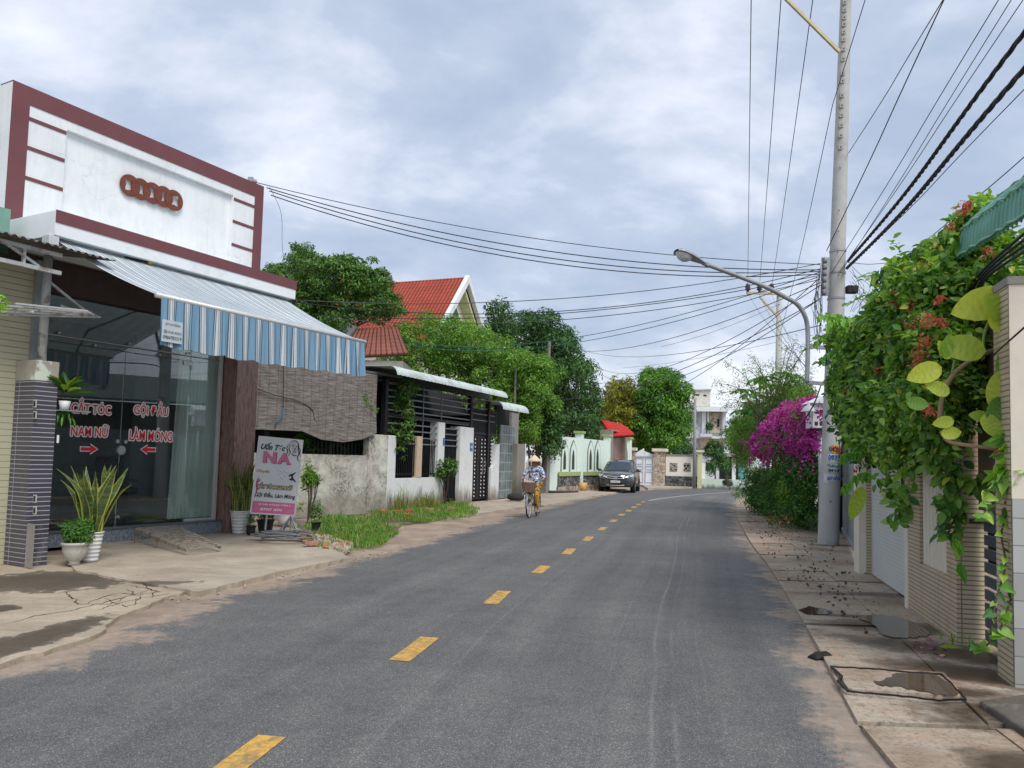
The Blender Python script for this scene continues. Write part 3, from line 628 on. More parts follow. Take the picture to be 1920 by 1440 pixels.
M_COR=mk('rusty_corrugated_steel',hexc('6f716f'),.6,.4,var=.3,scale=4,dirt=hexc('5a4234'),dscale=3,dth=(.45,.65))
cz0=S.hit(0,436,-2.1)[1]; cz1=S.hit(148,470,-1.9)
m=MB(S.M); zc=cz0
wave_sheet(m,-5.2,-1.45,lambda x,v:(x,-2.15+v*1.5,zc-.0+v*.25),.1,.016); m.build('canopy_roof',M_COR,gar,True)
M_WST=mk('chipped_white_steel',hexc('b9bdbd'),.6,.1,var=.1,dirt=hexc('7c6e62'),dscale=5,dth=(.52,.62))
m=MB(S.M); yb=-1.95
a=S.hit(0,487,yb)[1]; b=S.hit(112,512,yb)[1]; zb=(a+b)/2
pxp=S.hit(103,560,yb)[0]
m.bar((-5.2,yb,zb),(pxp+.05,yb,zb),.05); m.bar((-5.2,yb,zc-.06),(pxp+.05,yb,zc-.06),.05)
for x in (-4.6,-4.0,-3.4,-2.9,-2.55): m.bar((x,yb,zb),(x,yb,zc-.06),.035)
for x in (-4.6,-3.4): m.bar((x,yb,zb),(x+.6,yb,zc-.06),.03); m.bar((x+.6,yb,zc-.06),(x+1.1,yb,zb),.03)
m.build('truss',M_WST,gar)
# post standing on the tiled pillar
cap0=S.hit(90,715,ye)[1]; cap1=S.hit(90,677,ye)[1]
post=MB(S.M).tube([(px0+.18,ye+.2,cap1+.001),(px0+.18,ye+.2,zc+.04)],.055,12).build('canopy_post',M_WST,gar,True)
# bracket arm reaching right
m=MB(S.M); p=Vector((px0+.18,ye+.2,zb)); q=S.hit(168,590,ye+.2)
m.bar(p,(q[0],ye+.2,q[1]),.03); q2=S.hit(186,594,ye+.2); q3=S.hit(113,573,ye+.2); m.bar((q3[0],ye+.2,q3[1]),(q2[0],ye+.2,q2[1]),.025); m.build('bracket',M_WST,gar)
# drying rack: white bars
dr=thing('drying_rack','white slatted clothes drying rack reaching out beside the garage post','rack',tuple(S.M@Vector((-2.3,ye-.1,2.9))),S.a)
for i in range(5):
    y=ye-.25+i*.09; a=S.hit(0,566+i*6,y); b=S.hit(165+i*6,583+i*3,y)
    MB(S.M).bar((a[0],y,a[1]),(b[0],y,b[1]),.022).build('slat',M_WST,dr)
a=S.hit(60,580,ye-.25); MB(S.M).bar((a[0],ye-.27,a[1]-.03),(a[0],ye+.15,a[1]-.03),.03).build('cross_bar',M_WST,dr)
# green neighbour parapet piece
gx,gz=S.hit(13,395,-.6); MBg=MB(S.M).box(gx-3,gx,-.7,.05,4.2,gz).build('garden_shed',mk('sea_green_paint',hexc('7aa394'),.7),None); tag(MBg,'sea green painted block left of the salon parapet above the canopy','shed')
# tiled pillar
def mat_tiles(name,c,grout,w,h,gw=.06,offs=0.,var=.15,rough=.25,stain=None):
    n=Nd(name); co=n.sep(n.co()); u=n.math('ADD',co[0],n.math('MULTIPLY',co[1],1.)); cv=n.new('CombineXYZ',{0:u,1:co[2]}).outputs[0]
    b=n.new('TexBrick',{'Vector':cv,'Scale':1.,'Mortar Size':gw*h,'Mortar Smooth':.1,'Bias':0.,'Brick Width':w,'Row Height':h},offset=offs,squash=1.)
    n.set(b.inputs['Color1'],tuple(x*(1-var) for x in c)); n.set(b.inputs['Color2'],tuple(min(1,x*(1+var)) for x in c)); n.set(b.inputs['Mortar'],grout)
    col=b.outputs[0]
    if stain: col=n.mix(n.ramp(n.noise(stain[1],7,.7,n.co((1,1,.35))),[(stain[2],0.),(stain[2]+.2,.7)]),col,stain[0])
    n.bump(n.math('SUBTRACT',1.,b.outputs[1]),.5,.006); return n.fin(col,rough,spec=.5)
M_DTILE=mat_tiles('dark_grey_wall_tile',hexc('4e4b57'),hexc('b4b6ba'),1.6,.0605,.075,0,.12,.3,(hexc('9a9aa0'),2.2,.56))
pw=.3; pl=thing('tiled_pillar','dark grey tiled pillar with a bare concrete top between shutter and salon','pillar',tuple(S.M@Vector((px0+pw/2,ye+.2,.03))),S.a)
MB(S.M).box(px0,px0+pw,ye,ye+.45,.03,cap0).build('tile_cladding',M_DTILE,pl)
MB(S.M).box(px0-.004,px0+pw+.004,ye-.004,ye+.455,cap0,cap1).build('cap',mk('bare_cement',hexc('a19d92'),.9,var=.15,dirt=hexc('c9d2c5'),dscale=1.6,dth=(.5,.52)),pl,bevel=.006)
M_CEM=mk('rough_cement',hexc('8d8a83'),.95,bump=.4)
for py_,h_ in ((757,.06),(778,.06),(935,.06),(957,.06)):
    y,z=S.hx(66,py_,px0); MB(S.M).box(px0-.008,px0-.001,y-.035,y+.035,z-.05,z+.05).build('socket_patch',mk('chipped_plaster',hexc('b9b9b6'),.9,var=.2,scale=20) if py_==757 else bpy.data.materials['chipped_plaster'],pl); MB(S.M).box(px0-.014,px0-.009,y-.018,y+.018,z-.035,z+.035).build('socket_hole',M_BLK,pl)
y,z=S.hx(60,985,px0); MB(S.M).box(px0-.012,px0-.001,y-.07,y+.09,.04,z+.02).build('cement_patch',M_CEM,pl)
x,z=S.hit(108,822,ye); MB(S.M).box(x-.014,x+.014,ye-.012,ye-.002,z-.06,z+.045).build('torn_sticker',M_WV,pl)
# ---- leaves, generic numpy instancer
def frames(nrm,rg_,droop=0.):
    n=nrm/np.maximum(1e-6,np.linalg.norm(nrm,axis=1))[:,None]; r=rg_.normal(size=n.shape); r[:,2]-=droop
    t=r-(r*n).sum(1)[:,None]*n; t/=np.maximum(1e-6,np.linalg.norm(t,axis=1))[:,None]; b=np.cross(n,t); return t,b,n
LEAF=np.array([(0,0,0),(.35,-.5,.10),(.75,-.36,.02),(1,0,-.16),(.75,.36,.02),(.35,.5,.10),(.45,0,0.)]); LEAFF=[(0,1,6),(1,2,6),(2,3,6),(3,4,6),(4,5,6),(5,0,6)]
DIAM=np.array([(0,0,0),(.5,-.5,.08),(1,0,-.1),(.5,.5,.08)]); DIAMF=[(0,1,2),(0,2,3)]
HEART=np.array([(0,0,0),(-.18,-.28,.03),(0,-.48,.05),(.4,-.46,.04),(.8,-.2,-.05),(1.05,0,-.2),(.8,.2,-.05),(.4,.46,.04),(0,.48,.05),(-.18,.28,.03),(.4,0,-.04)]); HEARTF=[(10,i,i+1) for i in range(0,9)]+[(10,9,0)]
def leaves(name,P,Nn,size,mat,parent=None,aspect=.45,tmpl='d',droop=.3,clump=None,sv=.35,seed=1,T=None):
    rg_=np.random.default_rng(seed); V0,F0={'d':(DIAM,DIAMF),'l':(LEAF,LEAFF),'h':(HEART,HEARTF)}[tmpl]
    t,b,n=frames(Nn,rg_,droop)
    if T is not None:
        t=T/np.linalg.norm(T,axis=1)[:,None]; n=n-(n*t).sum(1)[:,None]*t; n/=np.maximum(1e-6,np.linalg.norm(n,axis=1))[:,None]; b=np.cross(n,t)
    s=size*(1+rg_.uniform(-sv,sv,len(P))); 
    V=P[:,None,:]+(V0[None,:,0:1]*t[:,None,:]+V0[None,:,1:2]*aspect*b[:,None,:]+V0[None,:,2:3]*n[:,None,:])*s[:,None,None]
    k=len(V0); F=(np.array(F0)[None]+ (np.arange(len(P))*k)[:,None,None]).reshape(-1,3)
    r=np.repeat(rg_.uniform(0,1,len(P)),k); c=np.repeat(clump if clump is not None else np.zeros(len(P)),k)
    return np_mesh(name,V.reshape(-1,3),F,3,mat,parent,dict(rnd=r,clump=c),smooth=False)
def mat_leaf(name,c1,c2,c3=None,rough=.5,trans=.3,f3=.04,spec=.4,cl=.25):
    n=Nd(name); r=n.new('Attribute',attribute_name='rnd').outputs['Fac']; c=n.new('Attribute',attribute_name='clump').outputs['Fac']
    f=n.math('ADD',n.math('MULTIPLY',r,1-cl),n.math('MULTIPLY',c,cl)); stops=[(.1,c1),(.9,c2)]
    col=n.ramp(f,stops)
    if c3: col=n.mix(n.ramp(n.math('FRACT',n.math('MULTIPLY',r,7.31)),[(1-f3-.01,0.),(1-f3,1.)]),col,c3)
    n.fin(col,rough,spec=spec); tr=n.new('BsdfTranslucent'); n.L.new(n.mix(1.,col,(1.5,1.6,.7),'MULTIPLY'),tr.inputs[0])
    mx=n.new('MixShader',{0:trans}); n.L.new(n.b.outputs[0],mx.inputs[1]); n.L.new(tr.outputs[0],mx.inputs[2]); n.L.new(mx.outputs[0],n.out.inputs[0]); return n.m
M_SNAKE=Nd('snake_plant_leaf')
def mat_snake():
    n=Nd('yellow_edged_snake_leaf'); u=n.new('Attribute',attribute_name='rnd').outputs['Fac']; c=n.ramp(u,[(0,hexc('b8b058')),(.07,hexc('aaa548')),(.14,hexc('3f5a2c')),(.86,hexc('365030')),(.93,hexc('aaa548')),(1,hexc('c2b95c'))])
    b=n.noise(1,3,.6,n.co((4,4,40))); c=n.mix(n.ramp(b,[(.45,0.),(.6,.35)]),c,hexc('8f9c55')); return n.fin(c,.5)
M_SNAKE=mat_snake()
def snake_leaves(parent,base,n,h,spread,seed,w=.045,lean=.25):
    rg_=random.Random(seed); V=[];F=[];U=[]
    for i in range(n):
        a=rg_.uniform(0,6.28); r0=spread*.45*rg_.random()**.5; L=h*rg_.uniform(.55,1.05); ln=lean*rg_.uniform(.1,1.2)*(1.4-L/h)
        p0=Vector(base)+Vector((math.cos(a)*r0,math.sin(a)*r0,0)); d=Vector((math.cos(a+rg_.uniform(-.6,.6)),math.sin(a+rg_.uniform(-.6,.6)),0)); tw=rg_.uniform(0,3.14); K=8; ww=w*rg_.uniform(.7,1.2)
        for k in range(K+1):
            t=k/K; c=p0+d*(ln*L*t*t*1.2+.05*math.sin(t*5+i)*t)+Vector((0,0,L*t*(1-.15*ln*t))); an=tw+t*rg_.uniform(.6,1.2); s=Vector((math.cos(an),math.sin(an),0))*ww*(.55+.6*math.sin(math.pi*min(1,t*.8+.1)))*(1-t**3.5); nn=s.cross(Vector((0,0,1)))*.35
            b=len(V); V+=[c-s+nn,c,c+s+nn]; U+=[0,.5,1]
            if k: F+=[(b-3,b-2,b+1,b),(b-2,b-1,b+2,b+1)]
    return np_mesh('foliage',[tuple(v) for v in V],F,4,M_SNAKE,parent,dict(rnd=U),True)
M_POTW=mk('white_ribbed_plastic',hexc('dcdddb'),.45,var=.04,dirt=hexc('a39c8e'),dscale=3,dth=(.6,.85)); M_POTB=mk('black_plastic_pot',hexc('22262a'),.5); M_SOIL=mk('potting_soil',hexc('3a2c20'),.95)
def pot_ribbed(parent,c,r,h,mat=None,ribs=7):
    pr=[(0,.0),(r*.62,0)]
    K=ribs*8
    for k in range(K+1):
        t=k/K; pr.append((r*(.64+.34*t)+.006*math.sin(t*ribs*2*math.pi),.01+t*h*.94))
    pr+=[(r*1.03,h*.95),(r*1.03,h),(r*.95,h),(r*.92,h*.9),(0,h*.9)]
    MB().lathe(pr,c=c,n=32).build('pot',mat or M_POTW,parent,True); MB().lathe([(0,h*.905),(r*.93,h*.905)],c=c,n=24).build('soil',M_SOIL,parent)
def potted(pix,z,Rr,H,label,kind,seed,**kw):
    c=gp(*pix,z); c.y+=Rr*.6; c.z=z; t=thing('potted_plant',label,'potted plant',tuple(c)); return t,c
# snake plant by the tiled pillar
p=gp(168,1052,.06); t=thing('potted_plant','tall yellow edged snake plant in a white ribbed pot by the tiled pillar','potted plant',tuple(p)); pot_ribbed(t,p,.155,.4); snake_leaves(t,p+Vector((0,0,.36)),30,.95,.26,3,.062,.8)
p=gp(448,1000,.06); t=thing('potted_plant','dense snake plant in a white ribbed pot beside the brown stone pillar','potted plant',tuple(p)); pot_ribbed(t,p,.18,.43); snake_leaves(t,p+Vector((0,0,.39)),70,.95,.32,4,.036,.36)
# fern in a round pot
M_FERN=mat_leaf('fern_green',hexc('2c5a26'),hexc('6fa045'),trans=.25)
def bush(name,P,R3,n,size,mat,parent,seed,aspect=.35,tmpl='d',droop=.2,blobs=9,up=.5):
    rg_=np.random.default_rng(seed); R3=np.array(R3); c=np.array(P); bc=rg_.normal(size=(blobs,3)); bc/=np.linalg.norm(bc,axis=1)[:,None]; bc=c+bc*R3*rg_.uniform(.2,.75,(blobs,1)); br=rg_.uniform(.35,.6,blobs)
    k=rg_.integers(0,blobs,n); d=rg_.normal(size=(n,3)); d/=np.linalg.norm(d,axis=1)[:,None]; pos=bc[k]+d*R3*br[k][:,None]*(rg_.uniform(.3,1.05,(n,1))**.5)
    nr=d+rg_.normal(size=(n,3))*.5; nr[:,2]+=up; return leaves(name,pos,nr,size,mat,parent,aspect,tmpl,droop,clump=rg_.uniform(0,1,blobs)[k],seed=seed)
p=gp(139,1058,.06); p.z=.06; t=thing('potted_plant','bushy green fern in a rounded cement pot left of the snake plant','potted plant',tuple(p))
MB().lathe([(0,0),(.08,0),(.06,.03),(.08,.05),(.125,.1),(.15,.18),(.152,.25),(.168,.26),(.168,.29),(.14,.29),(.13,.25),(0,.25)],c=p,n=32).build('pot',mk('old_cement_pot',hexc('b9b8ae'),.9,var=.1,dirt=hexc('6f6a5c'),dscale=5,dth=(.5,.75)),t,True)
bush('foliage',p+Vector((.04,0,.47)),(.19,.19,.27),2600,.05,M_FERN,t,5,.3)
bush('broad_leaves',p+Vector((-.08,.08,.42)),(.13,.13,.2),70,.12,mat_leaf('dark_glossy_green',hexc('1d3f22'),hexc('3c6a38')),t,6,.5,'l')
# hanging pot on the pillar
q=S.M@Vector((px0+pw+.12,ye+.02,S.hit(145,770,ye)[1])); t=thing('hanging_plant','croton with yellow green leaves in a small white pot on a pillar shelf','potted plant',tuple(q))
MB().lathe([(0,0),(.055,0),(.075,.12),(.065,.12),(0,.1)],c=q,n=18).build('pot',M_POTW,t,True)
MB(S.M).box(px0+pw,px0+pw+.42,ye-.1,ye+.12,q.z-.02,q.z-.004).build('shelf',M_GALV,t)
rg_=np.random.default_rng(3); n_=34; a=rg_.uniform(0,6.28,n_); el=rg_.uniform(.1,1.3,n_); T=np.c_[np.cos(a)*np.cos(el),np.sin(a)*np.cos(el),np.sin(el)]; Pn=np.array(q)+np.array([0,0,.16])+T*.05+np.c_[np.zeros(n_),np.zeros(n_),rg_.uniform(0,.12,n_)]
leaves('foliage',Pn,np.c_[-T[:,0]*.6,-T[:,1]*.6,np.ones(n_)],.26,mat_leaf('croton_leaf',hexc('3f6f2a'),hexc('a3b63c'),hexc('2c5a26'),f3=.3),t,.3,'l',T=T)
n_=60; a=rg_.uniform(0,6.28,n_); T=np.c_[np.cos(a)*.5,np.sin(a)*.5,-np.ones(n_)]; Pn=np.array(q)+np.array([0,0,.1])+T*rg_.uniform(0,.22,(n_,1)); leaves('trailing_leaves',Pn,np.c_[np.cos(a),np.sin(a),0*a],.12,M_FERN,t,.2,'l',T=T)
# wooden ramp
a=S.M.inverted()@gp(255,1003,.06); rmp=thing('wooden_ramp','weathered slatted wooden ramp leaning from the apron to the salon step','ramp',tuple(gp(330,1010,.06)),S.a)
M_OLDW=mk('weathered_wood',hexc('9a8f82'),.9,var=.25,scale=14,dirt=hexc('5c4d42'),dscale=9)
c0=S.g(262,1003,.06); c1=S.g(345,992,.06); c2=S.g(412,1027,.1); c3=S.g(325,1031,.1)
hz=.2
q0=Vector((*S.g(254,994,hz+.06),hz+.06)); q1=Vector((*S.g(330,988,hz+.06),hz+.06)); q2=Vector((*S.g(414,1026,.13),.13)); q3=Vector((*S.g(352,1032,.13),.13))
MB(S.M).bar(q0,q3,.035,.05).build('rail',M_OLDW,rmp); MB(S.M).bar(q1,q2,.035,.05).build('rail',M_OLDW,rmp)
for k in range(15):
    u=k/14; MB(S.M).bar(q0.lerp(q3,u)+Vector((0,0,.03)),q1.lerp(q2,u)+Vector((0,0,.03)),.035,.015).build('slat',M_OLDW,rmp)
for u in (.02,.42): 
    for a,b in((q0,q3),(q1,q2)):
        v=a.lerp(b,u); MB(S.M).bar((v.x,v.y,.06),(v.x,v.y,v.z-.02),.04).build('leg',M_OLDW,rmp)
# ---- sign board
SG=Frame(tuple(gp(515,975,.12)[:2]),18.); 
def sgx(px,py): return S2.hit(px,py,0)
base=gp(548,998,.12); S2=Frame((base.x,base.y),22.)
bl=S2.hit(471,960); br=S2.hit(551,969); tl=S2.hit(485,818); tr=S2.hit(569,826)
sign=thing('sign_board','free standing salon advertising board with pink NA lettering on a metal stand','sign',tuple(base),S2.a)
w_=((br[0]-bl[0])+(tr[0]-tl[0]))/2; h_=(tl[1]+tr[1]-bl[1]-br[1])/2; cx=(bl[0]+br[0]+tl[0]+tr[0])/4; czs=(bl[1]+br[1]+tl[1]+tr[1])/4
tilt=math.atan2((tl[0]+tr[0]-bl[0]-br[0])/2,h_)
SM=S2.M@Matrix.Translation((cx,0,czs))@Matrix.Rotation(tilt-.0,4,'Y')       # board frame: x right, z up
def mat_board():
    n=Nd('printed_sign_panel'); c=n.sep(n.co()); return n.fin(n.mix(n.noise(3),hexc('c4c9cc'),hexc('d3d7d9')),.4)
bd=MB(SM).box(-w_/2,w_/2,0,.05,-h_/2,h_/2).build('panel',mat_board(),sign,bevel=.003)
m=MB(SM)
for s in(-1,1): m.box(s*w_/2-.012,s*w_/2+.012,-.006,.056,-h_/2-.012,h_/2+.012); m.box(-w_/2,w_/2,-.006,.056,s*h_/2-.012,s*h_/2+.012)
m.build('panel_frame',M_ALU,sign)
M_PINK=mk('pink_print',hexc('c8688f'),.5,var=.06); M_DPNK=mk('magenta_print',hexc('b3477f'),.5); M_INK=mk('black_print',hexc('1c1f22'),.5); M_DGR=mk('dark_green_print',hexc('1f4b3d'),.5); M_GOLD=mk('gold_print',hexc('b99a4c'),.5)
def st(body,x,z,w,h,mat,bold=.02,e=.001,sh=0.,nm='lettering'): return MB(SM).text(body,Matrix.Translation((x*w_,-e,z*h_))@RX,w=w*w_,h=h*h_,bold=bold,shear=sh).build(nm,mat,bd)
MB(SM).box(-w_/2+.01,w_/2-.01,-.003,-.001,-h_/2+.01,-h_/2+.16*h_).build('pink_footer',M_PINK,bd)
st('Uốn Tóc',-.16,.385,.56,.1,M_DGR,.05,.004,.35); 
st('N',-.2,.235,.3,.15,M_INK,.06,.003,nm='letter_shadow'); st('N',-.215,.243,.3,.145,M_PINK,.06,.006); st('A',.13,.235,.3,.15,M_INK,.06,.003,nm='letter_shadow'); st('A',.115,.243,.3,.145,M_PINK,.06,.006)
for q_ in (-.31,-.12,.0,.24): MB(SM).box((q_-.06)*w_,(q_+.06)*w_,-.0065,-.0045,.165*h_,.18*h_).build('letter_serif',M_PINK,bd)
MB(SM).outlined('CẮT TÓC NAM NỮ',Matrix.Translation((-.025*w_,-.003,-.132*h_))@RX,.8*w_,.078*h_,.015,.009).build('letter_outline',M_INK,bd); st('CẮT TÓC NAM NỮ',-.025,-.132,.8,.078,mk('cream_print',hexc('e4dca8'),.5),.0,.006)
st('Gội Đầu, Làm Móng',.01,-.255,.92,.085,M_INK,.03,.004,.2)
M_WPR=mk('white_print',hexc('e6dbe2'),.5)
st('O 340 ĐẶNG VĂN L',.02,-.375,.74,.035,M_WPR,.03,.006); st('0707 470',-.05,-.44,.5,.032,M_WPR,.03,.006)
st('Chuyên',-.33,.05,.3,.05,M_GOLD,.05,.004,.4)
# generic line drawing of a woman with long hair, scissors, flower, dots
def blob(pts,mat,e=.004,nm='line_drawing'):
    C=cat([Vector((x*w_,0,z*h_)) for x,z in pts]+[Vector((pts[0][0]*w_,0,pts[0][1]*h_))],6)[:-1]; MB(SM).ext([(c.x,-e-.001,c.z) for c in C],(0,.001,0)).build(nm,mat,bd)
def stroke(pts,r,mat,e=.006,nm='line_drawing'): 
    C=cat([Vector((x*w_,-e,z*h_)) for x,z in pts],8); MB(SM).tube(C,[r*math.sin(math.pi*(.08+.84*i/(len(C)-1))) for i in range(len(C))],5).build(nm,mat,bd)
blob([(.2,.44),(.3,.475),(.38,.45),(.42,.38),(.4,.33),(.34,.315),(.28,.33),(.27,.38),(.2,.42)],mk('pale_grey_print',hexc('aeb3b5'),.5))
for pts in ([(.2,.45),(.3,.49),(.4,.46),(.43,.4),(.47,.36),(.44,.31)],[(.22,.43),(.2,.38),(.24,.33),(.2,.28)],[(.4,.44),(.42,.37),(.46,.33),(.48,.28)],[(.41,.4),(.44,.33),(.42,.26),(.47,.22)],[(.27,.42),(.31,.425)],[(.35,.415),(.38,.41)],[(.3,.345),(.34,.34),(.36,.35)],[(.33,.4),(.34,.37),(.32,.365)],[(.27,.32),(.33,.29),(.4,.3)],[(.18,.44),(.15,.38),(.18,.33),(.14,.29)]):
    stroke(pts,.009,M_INK)
for pts in ([(.3,.05),(.35,.0),(.33,-.05)],[(.26,.02),(.33,.03),(.42,.07)],[(.28,-.03),(.36,-.02),(.44,-.06)]): stroke(pts,.016,M_INK)
for i,(x,z) in enumerate(((.06,.06),(.1,.03),(.02,.02),(.13,.06),(.16,.0),(.08,-.02),(.0,.07),(.2,.05),(.12,-.04))): stroke([(x,z),(x+.01,z+.008)],.008,mk('violet_print',hexc('5a5474'),.5) if i==0 else bpy.data.materials['violet_print'])
stroke([(-.4,-.02),(-.44,-.1),(-.42,-.2),(-.46,-.3)],.014,M_DPNK); stroke([(-.42,-.1),(-.36,-.05)],.012,M_DPNK); stroke([(-.43,-.2),(-.37,-.17)],.012,M_DPNK)
m=MB(SM); lx=w_/2-.06
m.bar((lx,.03,-h_/2),(lx+.02,.03,-h_/2-.32),.03); m.bar((-.1,.04,-h_/2),(-.1,.04,-h_/2-.3),.03); m.build('stand_post',M_GALV,sign)
m=MB(S2.M); bx=cx+lx-.05; 
for dx,dy in ((.32,.1),(-.25,-.2),(.1,-.35),(-.1,.35)): m.bar((bx,0,.42),(bx+dx,dy,.11),.025)
m.bar((bx-.5,-.1,.12),(bx+.35,.1,.12),.04); m.build('stand_foot',M_GALV,sign)
# pots beneath the sign
for pix,rr,hh,lab,nm,mat,fol in (((497,1000),.17,.26,'black pot with leafy green plant behind the sign board','potted_plant',M_POTB,(.22,.2,.16,500,.07)),((470,1003),.1,.17,'tiny black pot with spindly plant between white pot and sign','potted_plant',M_POTB,(.08,.08,.2,160,.05)),((592,998),.1,.2,'small black pot with a sapling at the edge of the grass','potted_plant',M_POTB,(.15,.15,.3,420,.05)),((540,990),.24,.5,'large white two tier pot half hidden behind the sign board','potted_plant',M_POTW,(.2,.2,.3,260,.06))):
    p=gp(*pix,.06); p.y+=(1.0 if rr>.2 else 0); p.x-=(.35 if rr>.2 else 0); t=thing(nm,lab,'potted plant',tuple(p)); pot_ribbed(t,p,rr,hh,mat,1 if mat is M_POTB else 2)
    bush('foliage',p+Vector((0,0,hh+fol[2]*.7)),fol[:3],fol[3],fol[4],M_FERN,t,int(pix[0]),.4)
# coil of hose on the ground
rgc=random.Random(2); c=gp(530,1012,.1); pts=[]
for k in range(150):
    a=k*.22; r=.34+.08*math.sin(k*.37)+rgc.uniform(-.015,.015); pts.append((c.x+r*1.25*math.cos(a)+.05*math.sin(k*.05),c.y+r*math.sin(a)*.8,.105+.0008*k+.02*abs(math.sin(k*.5))))
tag(MB().tube(pts,.013,6).build('hose_coil',mk('grey_rubber_hose',hexc('6a6f70'),.6),None,True),'tangled grey cable coil lying at the foot of the sign board','cable coil')
M_BRICK=mk('red_brick',hexc('a85b3c'),.9,var=.2,scale=14,bump=.3)
M_BRK2=mk('mortared_brick',hexc('a3795f'),.9,var=.25,scale=9,dirt=hexc('c0b3a2'),dscale=6)
for pix,a,lab,zz,mt in (((567,1002),20,'orange red brick leaning beside the hose coil',.1,M_BRICK),((574,1012),-15,'pale mortared brick in front of the orange brick',.1,M_BRK2),((582,1022),40,'grey rubble lump next to the mortared brick',.08,M_BRK2)):
    p=gp(*pix,zz); Mx=Matrix.Translation(p)@Matrix.Rotation(R(a),4,'Z')@Matrix.Rotation(R(8),4,'Y'); tag(MB(Mx).box(-.12,.12,-.06,.06,-.0,.06).build('brick',mt,None,bevel=.01),lab,'brick')
# ============================================================ STAINED WALL, BLIND, CARPORT
def frame2(p,q): return Frame((p[0],p[1]),math.degrees(math.atan2(q[1]-p[1],q[0]-p[0])))
def hb(fr,pl,pr,pt,pb,y=0.,py=None):
    """x0,x1,z0,z1 of an upright rectangle seen between pixel columns pl,pr and rows pt,pb on plane y"""
    pm=(pt+pb)/2; cx=(pl+pr)/2; return fr.hit(pl,pm,y)[0],fr.hit(pr,pm,y)[0],fr.hit(cx,pb,y)[1],fr.hit(cx,pt,y)[1]
WD=Frame((-3.46,21.7),58.); WM=frame2((-3.46,21.7),(-1.32,26.9))
def mat_stained():
    n=Nd('mould_stained_render'); co=n.co(); a=n.noise(1.1,9,.7,co,.6); b=n.noise(15,9,.8,co); z=n.sep(co)[2]
    c=n.ramp(a,[(.3,hexc('a8a298')),(.45,hexc('c6c3b9')),(.55,hexc('d2d4c6')),(.7,hexc('e2e1da'))])
    c=n.mix(n.ramp(n.noise(1.7,5,.6,co),[(.52,0.),(.72,.45)]),c,hexc('a8958c'))
    lf=n.noise(1.6,5,.65,n.co(loc=(5,2,1)),.5); lm=n.ramp(lf,[(.4,0.),(.62,1.)]); c=n.mix(n.math('MULTIPLY',n.ramp(b,[(.44,0.),(.56,.9)]),lm),c,hexc('3b352e')); c=n.mix(n.math('MULTIPLY',lm,.35),c,hexc('8d877a')); c=n.mix(n.ramp(n.noise(28,6,.8,co),[(.6,0.),(.68,.5)]),c,hexc('4b4540'))
    k=n.math('ADD',n.math('MULTIPLY',z,-1.6),n.math('MULTIPLY',a,3.)); c=n.mix(n.ramp(k,[(.6,0.),(2.2,.5)]),c,n.mix(n.ramp(b,[(.4,0.),(.6,1.)]),hexc('5a4d42'),hexc('8d8174')))
    n.bump(b,.4,.02); return n.fin(c,.95,spec=.2)
M_STAIN=mat_stained()
def mat_dirtybase(name,c,dc,zt=.5,h=.5):
    n=Nd(name); co=n.co(); z=n.sep(co)[2]; s=n.noise(1.,7,.7,n.co((7,7,1.))); k=n.math('SUBTRACT',n.math('MULTIPLY',s,1.3),n.math('MULTIPLY',z,1/zt))
    c2=n.mix(n.ramp(k,[(.0,0.),(.5,.85)]),c,dc); c2=n.mix(n.ramp(n.noise(2,6,.7,co),[(.5,0.),(.75,.3)]),c2,dc); return n.fin(c2,.85,spec=.3)
M_WWALL=mat_dirtybase('white_wall_splashed_base',hexc('dfe2e0'),hexc('6f5f50'),.9)
x0=WD.hit(400,850,0)[0]; xc=WD.hit(690,850,0)[0]; zt=WD.hit(640,853,0)[1]; zp=WD.hit(712,815,0)[1]
wl=thing('boundary_wall','mould stained low boundary wall behind the advertising board','wall',tuple(WD.M@Vector(((x0+xc)/2,0,0))),WD.a)
MB(WD.M).box(x0,xc,0,.15,0,zt).build('wall_panel',M_STAIN,wl,bevel=.01)
MB(WD.M).box(xc,-.03,-.03,.2,0,zp).build('wall_pillar',M_STAIN,wl,bevel=.02)
# white road-side wall with railings
zlow=WM.hit(780,896,0)[1]; xe=WM.hit(829,900,0)[0]
wr=thing('fence_wall','white low wall with black picket railings and creeper beside the grass','wall',tuple(WM.M@Vector((1.5,0,0))),WM.a)
MB(WM.M).box(-.02,.42,-.01,.2,0,zp).build('pillar',M_WWALL,wr,bevel=.015)
MB(WM.M).box(.42,xe,0,.15,0,zlow).build('low_wall',M_WWALL,wr,bevel=.01)
a,b,c_,d=hb(WM,781,791,818,895,-.0); MB(WM.M).box(a,b,-.01,.14,zlow,d).build('pillar',mk('beige_render',hexc('c9b29a'),.85,var=.1),wr,bevel=.01)
M_BIRON=mk('black_iron',hexc('1b1d20'),.55,.3,var=.2)
zpk=WM.hit(750,824,0)[1]
for s0,s1 in ((.44,a-.02),(b+.02,xe-.05)):
    m=MB(WM.M); k=int((s1-s0)/.1)
    for i in range(k+1):
        x=s0+(s1-s0)*i/k; m.bar((x,.07,zlow+.05),(x,.07,zpk),.022); m.lathe([(.018,0),(0,.07)],c=(x,.07,zpk),n=4)
    m.bar((s0,.07,zlow+.12),(s1,.07,zlow+.12),.03); m.bar((s0,.07,zpk-.12),(s1,.07,zpk-.12),.03); m.build('railing',M_BIRON,wr)
a,b,c_,d=hb(WM,820,832,792,932,0); zq=WM.hit(826,792,0)[1]
MB(WM.M).box(a,b,-.02,.3,0,zq).build('tall_pillar',M_WWALL,wr,bevel=.015)
